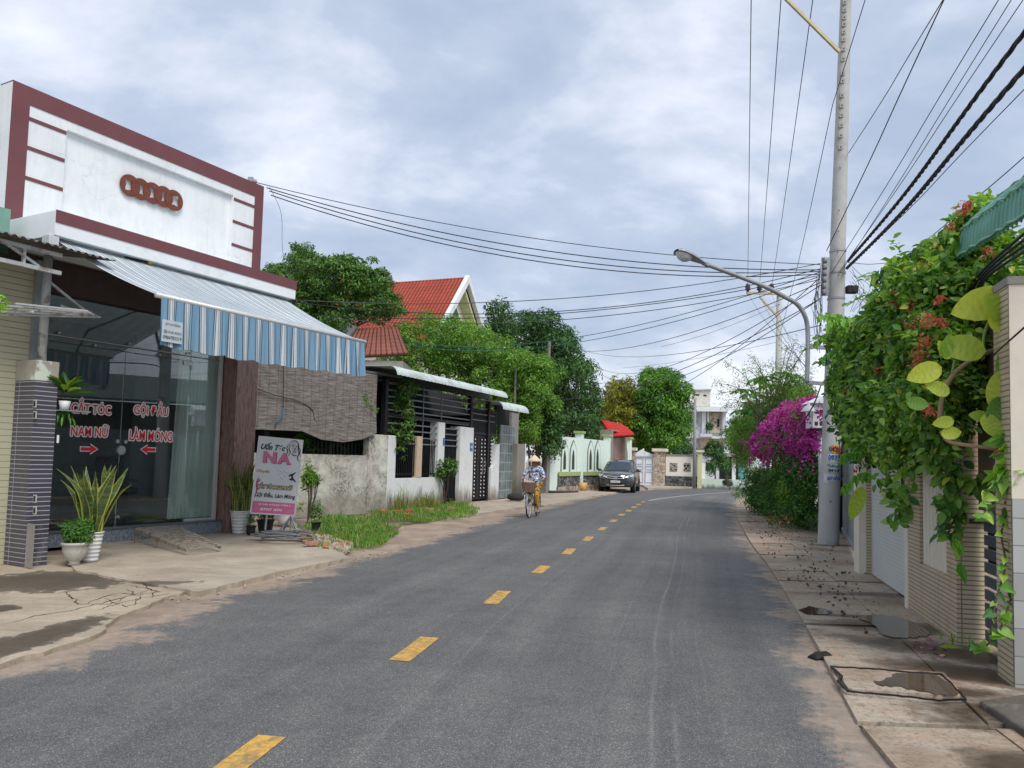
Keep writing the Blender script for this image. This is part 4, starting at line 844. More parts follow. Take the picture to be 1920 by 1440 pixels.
# gate 1
M_DBR=mk('dark_brown_gate_paint',hexc('2a2625'),.6,.2,var=.2)
g0,g1,_,_=hb(WM,833,860,800,925,0); gt=WM.hit(846,803,0)[1]
g=thing('side_gate','narrow dark vertical barred gate between two white pillars','gate',tuple(WM.M@Vector(((g0+g1)/2,.1,.1))),WM.a)
m=MB(WM.M); m.box(g0,g1,.12,.14,.15,gt)
m.build('gate_sheet',M_DBR,g); 
m=MB(WM.M); k=11
for i in range(k): x=g0+(g1-g0)*(i+.5)/k; m.box(x-.015,x+.015,.08,.12,.15,gt)
for z in (.2,1.0,gt-.05): m.box(g0,g1,.07,.079,z,z+.05)
m.build('bars',M_BIRON,g)
p0,p1,_,_=hb(WM,861,886,800,940,-.03); zq2=WM.hit(873,801,0)[1]
wp=tag(MB(WM.M).box(p0,p1,-.05,.35,0,zq2).build('gate_pillar',M_WWALL,None,bevel=.015),'wide white gate pillar with a blue number plate between the two black gates','pillar')
M_BLUEP=mk('blue_enamel',hexc('3f6aa0'),.4); zz_=WM.hit(882,838,0)[1]
np_=MB(WM.M).box(p1-.3,p1-.08,-.062,-.052,zz_-.14,zz_+.14).build('number_plate',M_BLUEP,None); tag(np_,'small blue house number plate on the wide white gate pillar','sign')
MB(WM.M).text('342',Matrix.Translation((p1-.19,-.0645,zz_))@RX,w=.16,h=.09,bold=.02).build('number',M_WV,np_)
zz_=WM.hit(828,828,0)[1]; np_=MB(WM.M).box(b-.14,b-.02,-.032,-.022,zz_-.12,zz_+.12).build('number_plate',M_BLUEP,None); tag(np_,'small blue plate on the tall white pillar left of the narrow gate','sign')
# studded double gate
d0,d1,_,_=hb(WM,887,922,815,938,.05); dt=WM.hit(905,817,.05)[1]
g=thing('double_gate','black double gate with rows of white studs and chrome handles','gate',tuple(WM.M@Vector(((d0+d1)/2,.1,.1))),WM.a)
mid=(d0+d1)/2
for s0,s1 in ((d0,mid-.02),(mid+.02,d1)):
    lf=MB(WM.M).box(s0,s1,.08,.13,.12,dt).build('gate_leaf',M_BIRON,g)
    m=MB(WM.M); 
    for x in (s0+.12,s1-.12,(s0+s1)/2):
        m.box(x-.05,x+.05,.06,.079,.16,dt-.05)
    m.build('stile',M_DBR,lf)
    m=MB(WM.M)
    for x in (s0+.12,s1-.12):
        for k in range(16): m.ball((x,.045,.25+k*(dt-.4)/15),(.028,.02,.028),6,4)
    m.build('studs',M_WV,lf)
m=MB(WM.M)
for s in(-1,1): m.tube([(mid+s*.1,.03,1.0),(mid+s*.1+s*.04,.0,1.15),(mid+s*.1,.0,1.3),(mid+s*.1+s*.04,.0,1.45),(mid+s*.1,.03,1.6)],.014,6)
m.build('handles',M_STEEL,g)
e0,e1,_,_=hb(WM,925,935,835,935,0.); ez=WM.hit(930,832,0)[1]; es=WM.hit(926,872,0)[1]
tag(MB(WM.M).xz([(e0-.25,0),(e1,0),(e1,ez),(e1-.28,ez-.1),(e0-.02,es),(e0-.25,es-.1)],-.02,.25).build('gate_pillar',M_WWALL,None,bevel=.01),'short stepped white pillar right of the studded black gate','pillar')
# carport
cp=thing('carport','black steel carport with a pale green curved canopy above the gates','carport',tuple(WM.M@Vector((3.4,2.,0))),WM.a)
yr=-.7
xr0=WM.hit(752,700,yr)[0]; zr_=(WM.hit(760,682,yr)[1]+WM.hit(940,742,yr)[1])/2; xr1=WM.hit(952,745,yr)[0]
M_PGRN=mk('pale_green_sheet_roof',hexc('c5cfcb'),.5,.1,var=.05,dirt=hexc('8e9a93'),dscale=2)
def curved_roof(x0,x1,y0,depth,z,name,parent,rad=.24,mat=None):
    prof=[]
    for k in range(9):
        a=R(5+85*k/8); prof.append((y0+rad-rad*math.sin(a),z-rad+.0+rad*math.cos(a)))
    prof=[(y0+rad+depth,z+.12)]+prof; per=.22
    def f(u,v):
        i=min(len(prof)-2,int(v*(len(prof)-1))); t=v*(len(prof)-1)-i; p=prof[i]; q=prof[i+1]; x=x0+(x1-x0)*u
        w=.009*(1 if (x/per)%1<.18 else 0)
        return (x,p[0]+(q[0]-p[0])*t-w,p[1]+(q[1]-p[1])*t+w)
    return MB(WM.M).grid(f,int((x1-x0)/per*8),len(prof)-1).build(name,mat or M_PGRN,parent,solid=.01)
curved_roof(xr0-.2,xr1,yr,5.2,zr_+.05,'canopy_roof',cp)
post=[(WM.hit(p,760,.05)[0]) for p in (716,883,916)]
zb_=zr_-.25
x16=WM.hit(725,760,.05)[0]
for i,x in enumerate((-.15,post[1],post[2])): MB(WM.M).box(x-.07,x+.07,.0,.14,zp if i==0 else 0,zb_).build('post',M_BIRON,cp)
m=MB(WM.M); m.box(-.2,xr1-.1,.0,.14,zb_,zb_+.22); m.box(x16,post[1],.02,.08,zq+.02,zq+.1); m.build('beam',M_BIRON,cp)
m=MB(WM.M); zl=WM.hit(800,818,.05)[1]
for k in range(10): 
    z=zlow+1.0+(zb_-zlow-1.1)*k/9.; m.box(-.05 if k>2 else .4,post[1]-.07,.04,.07,z,z+.035)
for k in range(4): z=zb_-.15-k*.22; m.box(post[1]+.07,post[2]+.6,.04,.07,z,z+.035)
for x in (.9,2.0,3.2): m.box(x,x+.025,.02,.039,zlow+.9,zb_)
m.build('horizontal_bars',mk('grey_black_bar_paint',hexc('777a7e'),.5,.2),cp)
m=MB(WM.M); z0_=dt+.12; 
for k in range(26): x=post[1]+.1+k*(d1-post[1]+.3)/26; m.box(x,x+.04,.06,.08,z0_,z0_+.75)
m.box(post[1],d1+.35,.05,.1,z0_-.1,z0_); m.box(post[1],d1+.35,.05,.1,z0_+.75,z0_+.82); m.build('grille_panel',M_BIRON,cp)
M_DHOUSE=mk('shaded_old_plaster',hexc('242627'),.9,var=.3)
hs=thing('carport_house','dim single storey house under the black carport','house',tuple(WM.M@Vector((4,3.5,0))),WM.a)
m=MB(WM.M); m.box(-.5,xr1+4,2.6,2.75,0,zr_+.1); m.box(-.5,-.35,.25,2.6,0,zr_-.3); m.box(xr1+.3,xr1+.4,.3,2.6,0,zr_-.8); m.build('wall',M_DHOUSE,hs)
# second small canopy and grey doors
z2=WM.hit(975,765,-.6)[1]; x20=xr1-.5; x21=WM.hit(985,780,-.6)[0]
sh2=thing('lean_to','small lean to with a curved pale canopy and grey glazed metal doors','shed',tuple(WM.M@Vector((x20+1,1,0))),WM.a)
curved_roof(x20,x21,-.75,2.6,z2+.12,'canopy_roof',sh2,.3)
def mat_grid_door():
    n=Nd('grey_panel_door'); co=n.sep(n.co()); a=n.math('FRACT',n.math('MULTIPLY',co[0],4.)); b=n.math('FRACT',n.math('MULTIPLY',co[2],2.8))
    k=n.math('MAXIMUM',n.ramp(a,[(0,1.),(.12,1.),(.16,0.)]),n.ramp(b,[(0,1.),(.1,1.),(.13,0.)])); return n.fin(n.mix(k,n.ramp(n.noise(3,5),[(.3,hexc('4f5a5c')),(.7,hexc('7f8a8a'))]),hexc('9aa09c')),.4)
a,b,_,_=hb(WM,937,964,800,935,.1); dz=WM.hit(950,798,.1)[1]
MB(WM.M).box(a,b,.1,.16,.08,dz).build('panel_door',mat_grid_door(),sh2)
a2,b2,_,_=hb(WM,965,979,832,920,0); dz2=WM.hit(970,832,0)[1]
tag(MB(WM.M).box(a2,b2,-.1,.2,0,dz2).build('gate_pillar',mat_dirtybase('grey_damp_pillar',hexc('8d8a80'),hexc('4c463f'),1.6),None,bevel=.01),'grey damp pillar at the far end of the lean to, behind the cyclist','pillar')
MB(WM.M).box(a2+.05,b2,.2,.3,0,z2-.1).build('post',M_CEM,sh2)
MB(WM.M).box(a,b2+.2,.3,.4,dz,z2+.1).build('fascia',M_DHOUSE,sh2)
MB(WM.M).box(b2-.02,b2+.05,-.13,-.11,0,dz2+.02).build('white_edge',M_WHITE,sh2)
# black shed behind the blind
shd=thing('dark_shed','dark open shed screened by a bamboo blind above the stained wall','shed',tuple(WD.M@Vector((-3,1.5,0))),WD.a)
bz0=WD.hit(560,690,-.1)[1]+.15
xs0=WD.hit(440,750,0)[0]
m=MB(WD.M); m.box(xs0,.2,1.6,1.7,0,bz0); m.box(.1,.2,.25,1.6,0,bz0-.1); m.build('wall',M_BLK,shd)
m=MB(WD.M); m.box(xs0,.4,-.1,1.8,bz0,bz0+.06); m.build('roof',mk('grey_fibre_roof',hexc('5d5d5b'),.9),shd)
m=MB(WD.M)
for x in (xs0+1,-2.2,-.1): m.box(x-.04,x+.04,.02,.1,zt if x<-.5 else zp,bz0-.001)
m.build('posts',M_BIRON,shd); 
m=MB(WD.M)
for i in range(24): x=-3.6+i*.14; m.box(x,x+.05,.5,.53,zt-.2,zt+.35)
m.build('railing',mk('grey_wood_rail',hexc('4a4a4c'),.8),shd)
def mat_bamboo():
    n=Nd('grey_bamboo_slats'); co=n.co((1,1,1)); z=n.sep(co)[2]; s=n.noise(1.,6,.8,n.co((3.,3.,34))); c=n.ramp(s,[(.3,hexc('332f2d')),(.45,hexc('726c68')),(.55,hexc('89837d')),(.7,hexc('a8a19a'))])
    x=n.sep(co)[0]; w=n.math('FRACT',n.math('MULTIPLY',n.math('ADD',x,n.math('MULTIPLY',n.noise(1.3),.06)),7.)); c=n.mix(n.ramp(w,[(0,.55),(.04,.55),(.07,0.)]),c,hexc('3a322e'))
    n.bump(s,.8,.02); return n.fin(c,.95,spec=.1)
xb0=WD.hit(478,740,-.12)[0]; xb1=WD.hit(707,740,-.12)[0]; bt=bz0-.02
def zbot(x):
    u=(x-xb0)/(xb1-xb0); pts=[(0,805),(.35,808),(.5,824),(.68,829),(.85,824),(1,812)]
    for (a,pa),(b,pb) in zip(pts,pts[1:]):
        if u<=b+1e-6: p=pa+(pb-pa)*(u-a)/(b-a); break
    return WD.hit(478+229*u,p,-.12)[1]
bl_=MB(WD.M).grid(lambda u,v:(xb0+(xb1-xb0)*u,-.12+.03*math.sin(u*7+v*2)-.05*(1-v)**2,zbot(xb0+(xb1-xb0)*u)*(1-v)+bt*v),60,40).build('bamboo_blind',mat_bamboo(),None,solid=.012); tag(bl_,'weathered grey bamboo roll blind hanging above the stained wall','blind')
# dry stem and blue pipe
M_STEM=mk('brown_stem',hexc('574638'),.9,var=.2)
def wpath(fr,pts,y): return [fr.M@Vector((fr.hit(a,b,y)[0],y,fr.hit(a,b,y)[1])) for a,b in pts]
tag(MB().tube(cat(wpath(WD,[(480,728),(520,742),(560,752),(585,768),(592,790),(615,802),(640,798)],-.17),5),[.015-.00035*i for i in range(31)],6).build('dry_vine',M_STEM,None,True),'dry brown vine stem looping across the bamboo blind','vine')
wp_=tag(MB().tube(wpath(WD,[(531,765),(530,782),(518,790),(516,800)],-.2),.016,6).build('water_pipe',mk('blue_pvc',hexc('2f5f86'),.5),None,True),'thin dark and blue pipe running down the bamboo blind','pipe'); MB().tube(wpath(WD,[(532,685),(531,765)],-.2),.009,6).build('cable',M_BLK,wp_)
# ---------------------------------------------------------------- foliage helpers
def inpoly(P,x,y):
    r=np.zeros(len(x),bool); n=len(P); j=n-1
    for i in range(n):
        xi,yi=P[i]; xj,yj=P[j]; c=((yi>y)!=(yj>y))&(x<(xj-xi)*(y-yi)/((yj-yi) or 1e-9)+xi); r^=c; j=i
    return r
def crown(name,poly,Y,thick,nb,rb,n,size,mat,parent,seed,aspect=.4,tmpl='d',droop=.4,up=.4,inset=1.,Yfn=None,flat=1.,rnd=.45):
    """leaves spread over many clumps that fill a silhouette at its real distance with real depth"""
    rg_=np.random.default_rng(seed); P=np.array(poly,float); x0,y0=P.min(0); x1,y1=P.max(0); c=[]; 
    cx,cy=P.mean(0)
    while len(c)<nb:
        x=rg_.uniform(x0,x1,400); y=rg_.uniform(y0,y1,400); ok=inpoly(poly,x,y)
        for a,b in zip(x[ok],y[ok]):
            yy=(Yfn(a,b) if Yfn else Y); rp=rb*F_PX/yy*inset
            # keep the clump inside the outline
            t=np.arange(8)*math.pi/4; 
            if not inpoly(poly,a+rp*np.cos(t),b+rp*np.sin(t)).all(): 
                if rg_.uniform()>.06: continue
                c.append((a,b,yy+thick*rg_.uniform(-.3,.3),.5)); continue
            e=1-abs(2*((a-x0)/(x1-x0))-1)**2; c.append((a,b,yy+thick*rg_.uniform(-.5,.5)*max(.25,e)**.5,1.)); 
            if len(c)>=nb: break
    sm=np.array([q[3] for q in c]); C=np.array([tuple(at(a,b,yy)) for a,b,yy,_ in c]); C[:,2]=np.maximum(C[:,2],rb*.5)
    br=rb*rg_.uniform(.55,1.3,len(C))*sm; pw_=br**2; k=rg_.choice(len(C),n,p=pw_/pw_.sum()); d=rg_.normal(size=(n,3)); d/=np.linalg.norm(d,axis=1)[:,None]; d[:,2]=np.where(rg_.uniform(size=n)<.6,abs(d[:,2]),d[:,2])
    rr=rg_.uniform(.15,1.12,n)**.45; S3=np.array([1,1,flat]); pos=C[k]+d*S3*(br[k]*rr)[:,None]
    pos+=.18*rb*np.sin(pos[:,[1,2,0]]*3.1/rb+seed)
    ok=pos[:,2]>.03; pos=pos[ok]; d=d[ok]; k=k[ok]
    nr=d*.8+rg_.normal(size=pos.shape)*rnd; nr[:,2]+=up
    o=leaves(name,pos,nr,size,mat,parent,aspect,tmpl,droop,clump=rg_.uniform(0,1,len(C))[k],seed=seed); return o,C
def limbs(parent,base,C,r0,mat,seed,nmain=6,fork=None,sub=2):
    rg_=random.Random(seed); fork=fork or Vector((C[:,0].mean(),C[:,1].mean(),max(base[2]+1,C[:,2].min()))); base=Vector(base)
    m=MB(); f=base.lerp(fork,.85); m.tube(cat([base,base.lerp(f,.4)+Vector((.08,.05,0)),f],5),[r0*(1-.045*i) for i in range(11)],9); m.build('trunk',mat,parent,True)
    idx=sorted(range(len(C)),key=lambda i:rg_.random())[:nmain*sub]
    for i in idx:
        e=Vector(C[i]); mid=f.lerp(e,.5)+Vector((rg_.uniform(-.3,.3),rg_.uniform(-.3,.3),.2)); m=MB(); m.tube(cat([f,mid,e],4),[r0*.5*(1-.1*j) for j in range(9)],6); m.build('limb',mat,parent,True)
M_BARK=mk('brown_bark',hexc('6b5d4f'),.95,var=.25,scale=8,bump=.6)
def tree(label,poly,Y,thick,nb,rb,n,size,mat,seed,base_px=None,r0=.16,group=None,cat_='tree',name='tree',nlimb=6,**kw):
    cx=sum(p[0] for p in poly)/len(poly); b=at(base_px or cx,860,Y); b.z=-.02
    t=thing(name,label,cat_,tuple(b),0,group); o,C=crown('crown',poly,Y,thick,nb,rb,n,size,mat,t,seed,**kw); limbs(t,b,C,r0,M_BARK,seed,nlimb); return t
L_MANGO=mat_leaf('bright_mango_leaf',hexc('2f5f22'),hexc('7cab3e'),trans=.25)
L_YG=mat_leaf('yellow_green_leaf',hexc('376825'),hexc('88ae48'),hexc('b4c060'),trans=.3,f3=.03)
L_DARK=mat_leaf('dark_mango_leaf',hexc('244a25'),hexc('5c8543'),trans=.15)
L_MID=mat_leaf('mid_green_leaf',hexc('2a5022'),hexc('6c9340'),hexc('9a5a2e'),trans=.2,f3=.01)
L_OLIVE=mat_leaf('olive_yellow_leaf',hexc('4d5f20'),hexc('b3ac3c'),trans=.25)
tree('broad dark green tree rising behind the salon awning',[(440,600),(445,520),(500,495),(530,488),(565,450),(600,470),(640,478),(700,486),(742,512),(735,540),(778,585),(745,602),(690,612),(630,640),(560,650)],34,7,330,.46,60000,.165,L_MID,19,560,.22,inset=.7,flat=.6,droop=.1,aspect=.42)
tree('large yellow green tree crown above the black carport',[(690,760),(705,650),(728,600),(785,585),(808,562),(822,585),(850,592),(885,596),(930,620),(985,648),(1038,678),(1052,745),(1030,800),(1000,850),(900,860),(760,860)],34.5,5,430,.46,110000,.13,L_YG,22,985,.2,droop=.5)
tree('yellow green tree growing at the end of the lean to canopy',[(960,655),(1005,650),(1050,675),(1066,740),(1050,800),(1000,825),(965,800)],34.9,2.4,60,.45,19000,.125,L_YG,36,1010,.14,droop=.5)
tree('dense dark green mango tree behind the pale green wall',[(893,575),(930,560),(985,566),(1045,588),(1083,622),(1110,665),(1132,720),(1140,780),(1150,830),(1060,850),(980,850),(900,700)],47,7,250,.68,44000,.25,L_DARK,23,1090,.3,aspect=.3,droop=.9)
tree('olive yellow tree between the dark mango and the round mango',[(1120,740),(1140,705),(1165,695),(1190,710),(1200,740),(1205,800),(1190,850),(1130,840)],58,5,90,.52,13000,.25,L_OLIVE,24,1165,.2,aspect=.3,droop=.8)
tree('round bright green mango tree left of the white building',[(1186,715),(1200,692),(1235,680),(1272,690),(1300,718),(1305,765),(1296,812),(1282,850),(1190,870),(1180,800)],58,6,200,.56,34000,.27,L_MANGO,25,1245,.25,aspect=.32,droop=.9)
tree('drooping roadside tree with glossy leaves in front of the pale green wall end',[(972,770),(1000,752),(1040,755),(1062,785),(1068,830),(1045,862),(1018,866),(985,852),(975,820)],35.6,2.4,34,.38,7500,.15,L_DARK,26,1000,.1,droop=.8,nlimb=3)
tree('leafy yellow green tree branch beside the lean to canopy',[(955,740),(985,735),(1015,745),(1018,790),(1000,830),(985,830),(975,790)],34.2,2,26,.32,5200,.12,L_YG,27,992,.08,nlimb=3)
tree('dark round shrub beside the ivory pillar at the bend',[(1312,850),(1325,826),(1350,826),(1366,845),(1368,880),(1360,900),(1320,900)],51,2.,34,.35,6500,.14,L_DARK,28,1340,.08,cat_='shrub',name='shrub',nlimb=2)
tree('light green shrubs on top of the cream wall',[(1255,842),(1280,832),(1310,838),(1312,856),(1255,856)],54,1.5,20,.3,2600,.14,L_DARK,29,1285,.05,cat_='shrub',name='shrub',nlimb=2)
tree('yellow green tree right of the white building',[(1355,790),(1380,775),(1430,770),(1440,860),(1360,860)],66,6,40,.9,9000,.25,L_MANGO,30,1400,.2,droop=.6)
tree('far dark tree mass low behind the olive and mango trees',[(1050,830),(1100,800),(1200,790),(1300,800),(1310,862),(1050,862)],64,4,60,.8,12000,.3,L_DARK,35,1210,.15)
tree('distant tree behind the olive tree',[(1090,770),(1120,740),(1220,740),(1300,760),(1300,860),(1090,860)],70,5,60,1.1,11000,.35,L_DARK,31,1200,.2)
# ---------------------------------------------------------------- houses with tiled roofs
def mat_roof(name,c,per=.3,axis_u=0,axis_v=2):
    n=Nd(name); a=n.new('Attribute',attribute_name='ru').outputs['Fac']; b=n.new('Attribute',attribute_name='rv').outputs['Fac']
    u=n.math('FRACT',n.math('MULTIPLY',a,1/.22)); v=n.math('FRACT',n.math('MULTIPLY',b,1/.33))
    hgt=n.math('ADD',n.math('SINE',n.math('MULTIPLY',u,6.283)),n.math('MULTIPLY',v,1.4)); 
    c1=n.ramp(n.noise(1.5,6,.7),[(.3,tuple(x*.75 for x in c)),(.7,tuple(min(1,x*1.15) for x in c))]); c1=n.mix(n.ramp(v,[(0,.85),(.14,.0)]),c1,tuple(x*.3 for x in c)); c1=n.mix(n.ramp(u,[(0,.0),(.7,0.),(.8,.2),(.95,0.)]),c1,tuple(x*.4 for x in c))
    n.bump(hgt,.9,.05); return n.fin(c1,.6,spec=.3)
M_RT=mat_roof('red_clay_tile',hexc('b04a34')); M_RT2=mat_roof('faded_brown_tile',hexc('925a4b')); M_RT3=mat_roof('bright_red_tile',hexc('d3302a'))
def roof_plane(name,a,b,c,d,mat,parent,th=.12):
    """a,b eave ; d,c ridge"""
    a,b,c,d=map(Vector,(a,b,c,d)); V=[];ru=[];rv=[];NU=40;NV=12; L=(b-a).length; H=((d-a).length+(c-b).length)/2
    nn=(b-a).cross(d-a).normalized()
    for s in (0,1):
        for j in range(NV+1):
            for i in range(NU+1):
                u=i/NU;v=j/NV; p=(a.lerp(b,u)).lerp(d.lerp(c,u),v)-nn*th*s; V.append(tuple(p)); ru.append(u*L); rv.append(v*H)
    F=[]; o=(NU+1)*(NV+1)
    for j in range(NV):
        for i in range(NU):
            q=(j*(NU+1)+i,j*(NU+1)+i+1,(j+1)*(NU+1)+i+1,(j+1)*(NU+1)+i); F.append(q); F.append(tuple(o+x for x in reversed(q)))
    for i in range(NU): F.append((i+1,i,o+i,o+i+1)); k=NV*(NU+1); F.append((k+i,k+i+1,o+k+i+1,o+k+i))
    for j in range(NV): k=j*(NU+1); F.append((k,k+NU+1,o+k+NU+1,o+k)); k+=NU; F.append((k+NU+1,k,o+k,o+k+NU+1))
    return np_mesh(name,V,F,4,mat,parent,dict(ru=ru,rv=rv))
ap=at(868,520,42); HR=Frame((ap.x,ap.y),180-22)   # local x runs back along the ridge to the left, local y to the camera side... 
big=thing('gabled_house','tall house with a steep bright red tiled roof and pale yellow gable','house',(ap.x,ap.y,0),HR.a)
# frame: x = along ridge away (left/back), y = -> towards? (rot 158deg: y points down-left = towards camera)
W2=3.5; zr=ap.z; ze_=zr-3.9
def Hp(x,y,z): return HR.M@Vector((x,y,z))
roof_plane('roof',Hp(9,W2+.3,ze_-.3),Hp(-.3,W2+.3,ze_-.3),Hp(-.3,0,zr),Hp(9,0,zr),M_RT,big); roof_plane('roof',Hp(-.3,-W2-.3,ze_-.3),Hp(9,-W2-.3,ze_-.3),Hp(9,0,zr),Hp(-.3,0,zr),M_RT,big)
M_YEL2=mk('pale_yellow_plaster',hexc('e6e3cc'),.85,var=.06); M_LG=mk('lime_trim',hexc('dce0ae'),.8)
m=MB(HR.M); m.ext([(.45,-W2,0),(.45,W2,0),(.45,W2,ze_),(.45,0,zr-.3),(.45,-W2,ze_)],(8,0,0)); m.build('wall',M_YEL2,big)
for s in(-1,1):
    m=MB(HR.M); m.ext([(-.4,0,zr+.1),(-.4,s*(W2+.35),ze_-.25),(-.4,s*(W2+.35),ze_-.65),(-.4,0,zr-.35)],(.25,0,0)); m.build('barge_board',M_WHITE,big)
    m=MB(HR.M); m.ext([(-.12,0,zr-.5),(-.12,s*(W2-.0),ze_-.4),(-.12,s*(W2-.0),ze_-.6),(-.12,0,zr-.72)],(.55,0,0)); m.build('gable_trim',M_LG,big)
w=MB(HR.M).ext([(.37,-.45,zr-3.2),(.37,.45,zr-3.2),(.37,.45,zr-1.9),(.37,0,zr-1.4),(.37,-.45,zr-1.9)],(.07,0,0)).build('window',M_WHITE,big)
MB(HR.M).ext([(.34,-.3,zr-3.05),(.34,.3,zr-3.05),(.34,.3,zr-2.0),(.34,0,zr-1.7),(.34,-.3,zr-2.0)],(.02,0,0)).build('pane',mk('dim_pane',hexc('5f6f66'),.15),w)
# lower roof
l=thing('bungalow','low house with a faded brown tiled roof behind the awning end','house',tuple(at(690,860,31)),0)
a=at(640,668,29.5); b=at(765,662,29.5); c=at(745,612,31.5); d=at(668,616,31.5)
roof_plane('roof',a,b,c,d,M_RT2,l); 
m=MB(); m.box(a.x+.2,b.x-.2,a.y+.2,a.y+4,0,a.z-.1); m.build('wall',M_CEM,l)
e=at(600,600,32); f=at(680,618,32); gq=at(612,592,32)
m=MB(); m.ext([at(604,596,32),at(612,590,32),at(668,612,32),at(655,630,32),at(600,640,32)],(0,3,0)); m.build('gable_end',mk('whitewash_tin',hexc('c3c8cc'),.7),l)
# ============================================================ GREEN WALL, GATE HOUSE, BEND
GW=frame2((1.93,36.46),(6.95,46.9))
M_LGRN=mk('pale_mint_paint',hexc('dcebe0'),.85,var=.04,dirt=hexc('b9cab9'),dscale=1.,dth=(.6,.9)); M_OLV=mk('olive_trim_paint',hexc('9fb070'),.8); M_DGRT=mk('grey_green_edge',hexc('667a66'),.8)
def mat_rock(name,c1,c2,c3,s):
    n=Nd(name); co=n.co(); v=n.vor(s,co,out=1); e=n.new('TexVoronoi',{'Vector':co,'Scale':s},feature='DISTANCE_TO_EDGE').outputs[0]; f=n.sep(v)[0]
    c=n.ramp(f,[(0,c1),(.5,c2),(1,c3)]); c=n.mix(n.ramp(e,[(0,1.),(.06,0.)]),c,tuple(x*.4 for x in c1)); n.bump(e,.8,.05); return n.fin(c,.85)
M_ROCKD=mat_rock('dark_rubble_stone',hexc('33373a'),hexc('5b5f60'),hexc('8c8f8e'),7.); M_ROCKP=mat_rock('pink_rubble_stone',hexc('7c6356'),hexc('a5897a'),hexc('c0a898'),4.); M_PEB=mat_rock('beige_pebble_cladding',hexc('9c8b7b'),hexc('bfae9c'),hexc('dccfc0'),9.)
zg=3.
xA=GW.hit(1028,880,0)[0]; xB=GW.hit(1090,850,0)[0]; xC=GW.hit(1143,850,0)[0]; xD=GW.hit(1181,850,0)[0]
gwl=thing('garden_wall','long pale mint green wall with pointed arch openings and dark stone base','wall',tuple(GW.M@Vector(((xA+xD)/2,.1,0))),GW.a)
xL=GW.hit(1046,850,0)[0]; zL=GW.hit(1035,850,0)[1]
m=MB(GW.M)
arch=[]
def archpoly(xc,w,z0,z1,zt):
    p=[(xc-w/2,z0),(xc+w/2,z0),(xc+w/2,z1)]
    for k in range(1,6): t=k/6; p.append((xc+w/2*(1-t**1.6),z1+(zt-z1)*t**.8))
    p.append((xc,zt))
    for k in range(5,0,-1): t=k/6; p.append((xc-w/2*(1-t**1.6),z1+(zt-z1)*t**.8))
    p.append((xc-w/2,z1)); return p
m.box(xA,xL,0,.22,0,zL); m.box(xL,xC,0,.22,0,zg-.25); m.box(xC+2.0*(xD-xC)/2.3,xD,0,.22,0,zg-.25)
m.build('wall_panel',M_LGRN,gwl)
for px in (1058,1074,1106.5,1119.5,1174):
    x=GW.hit(px,860,0)[0]; zt=GW.hit(px,824,0)[1]; z0=GW.hit(px,882,0)[1]
    a=MB(GW.M).xz(archpoly(x,.95,z0-.2,zt-.75,zt-.02),-.035,-.003).build('arch_frame',M_DGRT,gwl)
    MB(GW.M).xz(archpoly(x,.82,z0-.2,zt-.75,zt-.12),-.05,-.037).build('arch_panel',M_LGRN,a); MB(GW.M).xz(archpoly(x-.08,.34,z0+.05,zt-1.0,zt-.5),-.062,-.052).build('opening',mk('dim_opening',hexc('3b4238'),.9) if px==1058 else bpy.data.materials['dim_opening'],a)
for x0_,x1_ in ((xL,xB-.2),(xB+.25,xC)):
    z=GW.hit(1070,888,0)[1]; MB(GW.M).box(x0_+.05,x1_-.05,-.09,-.002,z-.12,z+.1).build('string_course',M_OLV,gwl,bevel=.01)
    z=GW.hit(1070,899,0)[1]; z=.95; MB(GW.M).box(x0_,x1_,-.03,-.002,.28,z).build('stone_base',M_ROCKD,gwl); MB(GW.M).box(x0_-.1,x1_,-.12,-.001,-.05,.3).build('footing',M_ROCKP,gwl)
for x in (xB,xC-.1,xD): MB(GW.M).box(x-.2,x+.2,-.06,.3,0,zg).build('pillar',M_LGRN,gwl,bevel=.01); MB(GW.M).box(x-.28,x+.28,-.12,.36,zg,zg+.12).build('pillar_cap',M_OLV,gwl,bevel=.01)
# gate house
gh=thing('gate_porch','small porch gate with a bright red tiled roof and brown stone door panel','gate',tuple(GW.M@Vector(((xC+xD)/2,.3,0))),GW.a)
x0_=xC+.15; x1_=GW.hit(1171,850,0)[0]
for x in (x0_,x1_): MB(GW.M).box(x-.16,x+.16,-.1,.6,0,3.35).build('post',mk('grey_stone_post',hexc('8f8a80'),.8) if x==x0_ else bpy.data.materials['grey_stone_post'],gh)
MB(GW.M).box(x0_+.16,x1_-.16,.1,.2,0,3.2).build('door_panel',M_STONE,gh)
MB(GW.M).box(x0_-.14,x1_+.14,-.08,.58,3.352,3.42).build('lintel',bpy.data.materials['grey_stone_post'],gh)
q=[at(1148,818,44.6),at(1189,815,45.6),at(1166,795,47.2),at(1128,787,46.2)]
roof_plane('roof',q[0],q[1],q[2],q[3],M_RT3,gh,.15)
q2=[at(1189,812,50.5),at(1150,812,49.5)]; roof_plane('roof',q2[0],q2[1],q[3],q[2],M_RT3,gh,.15)
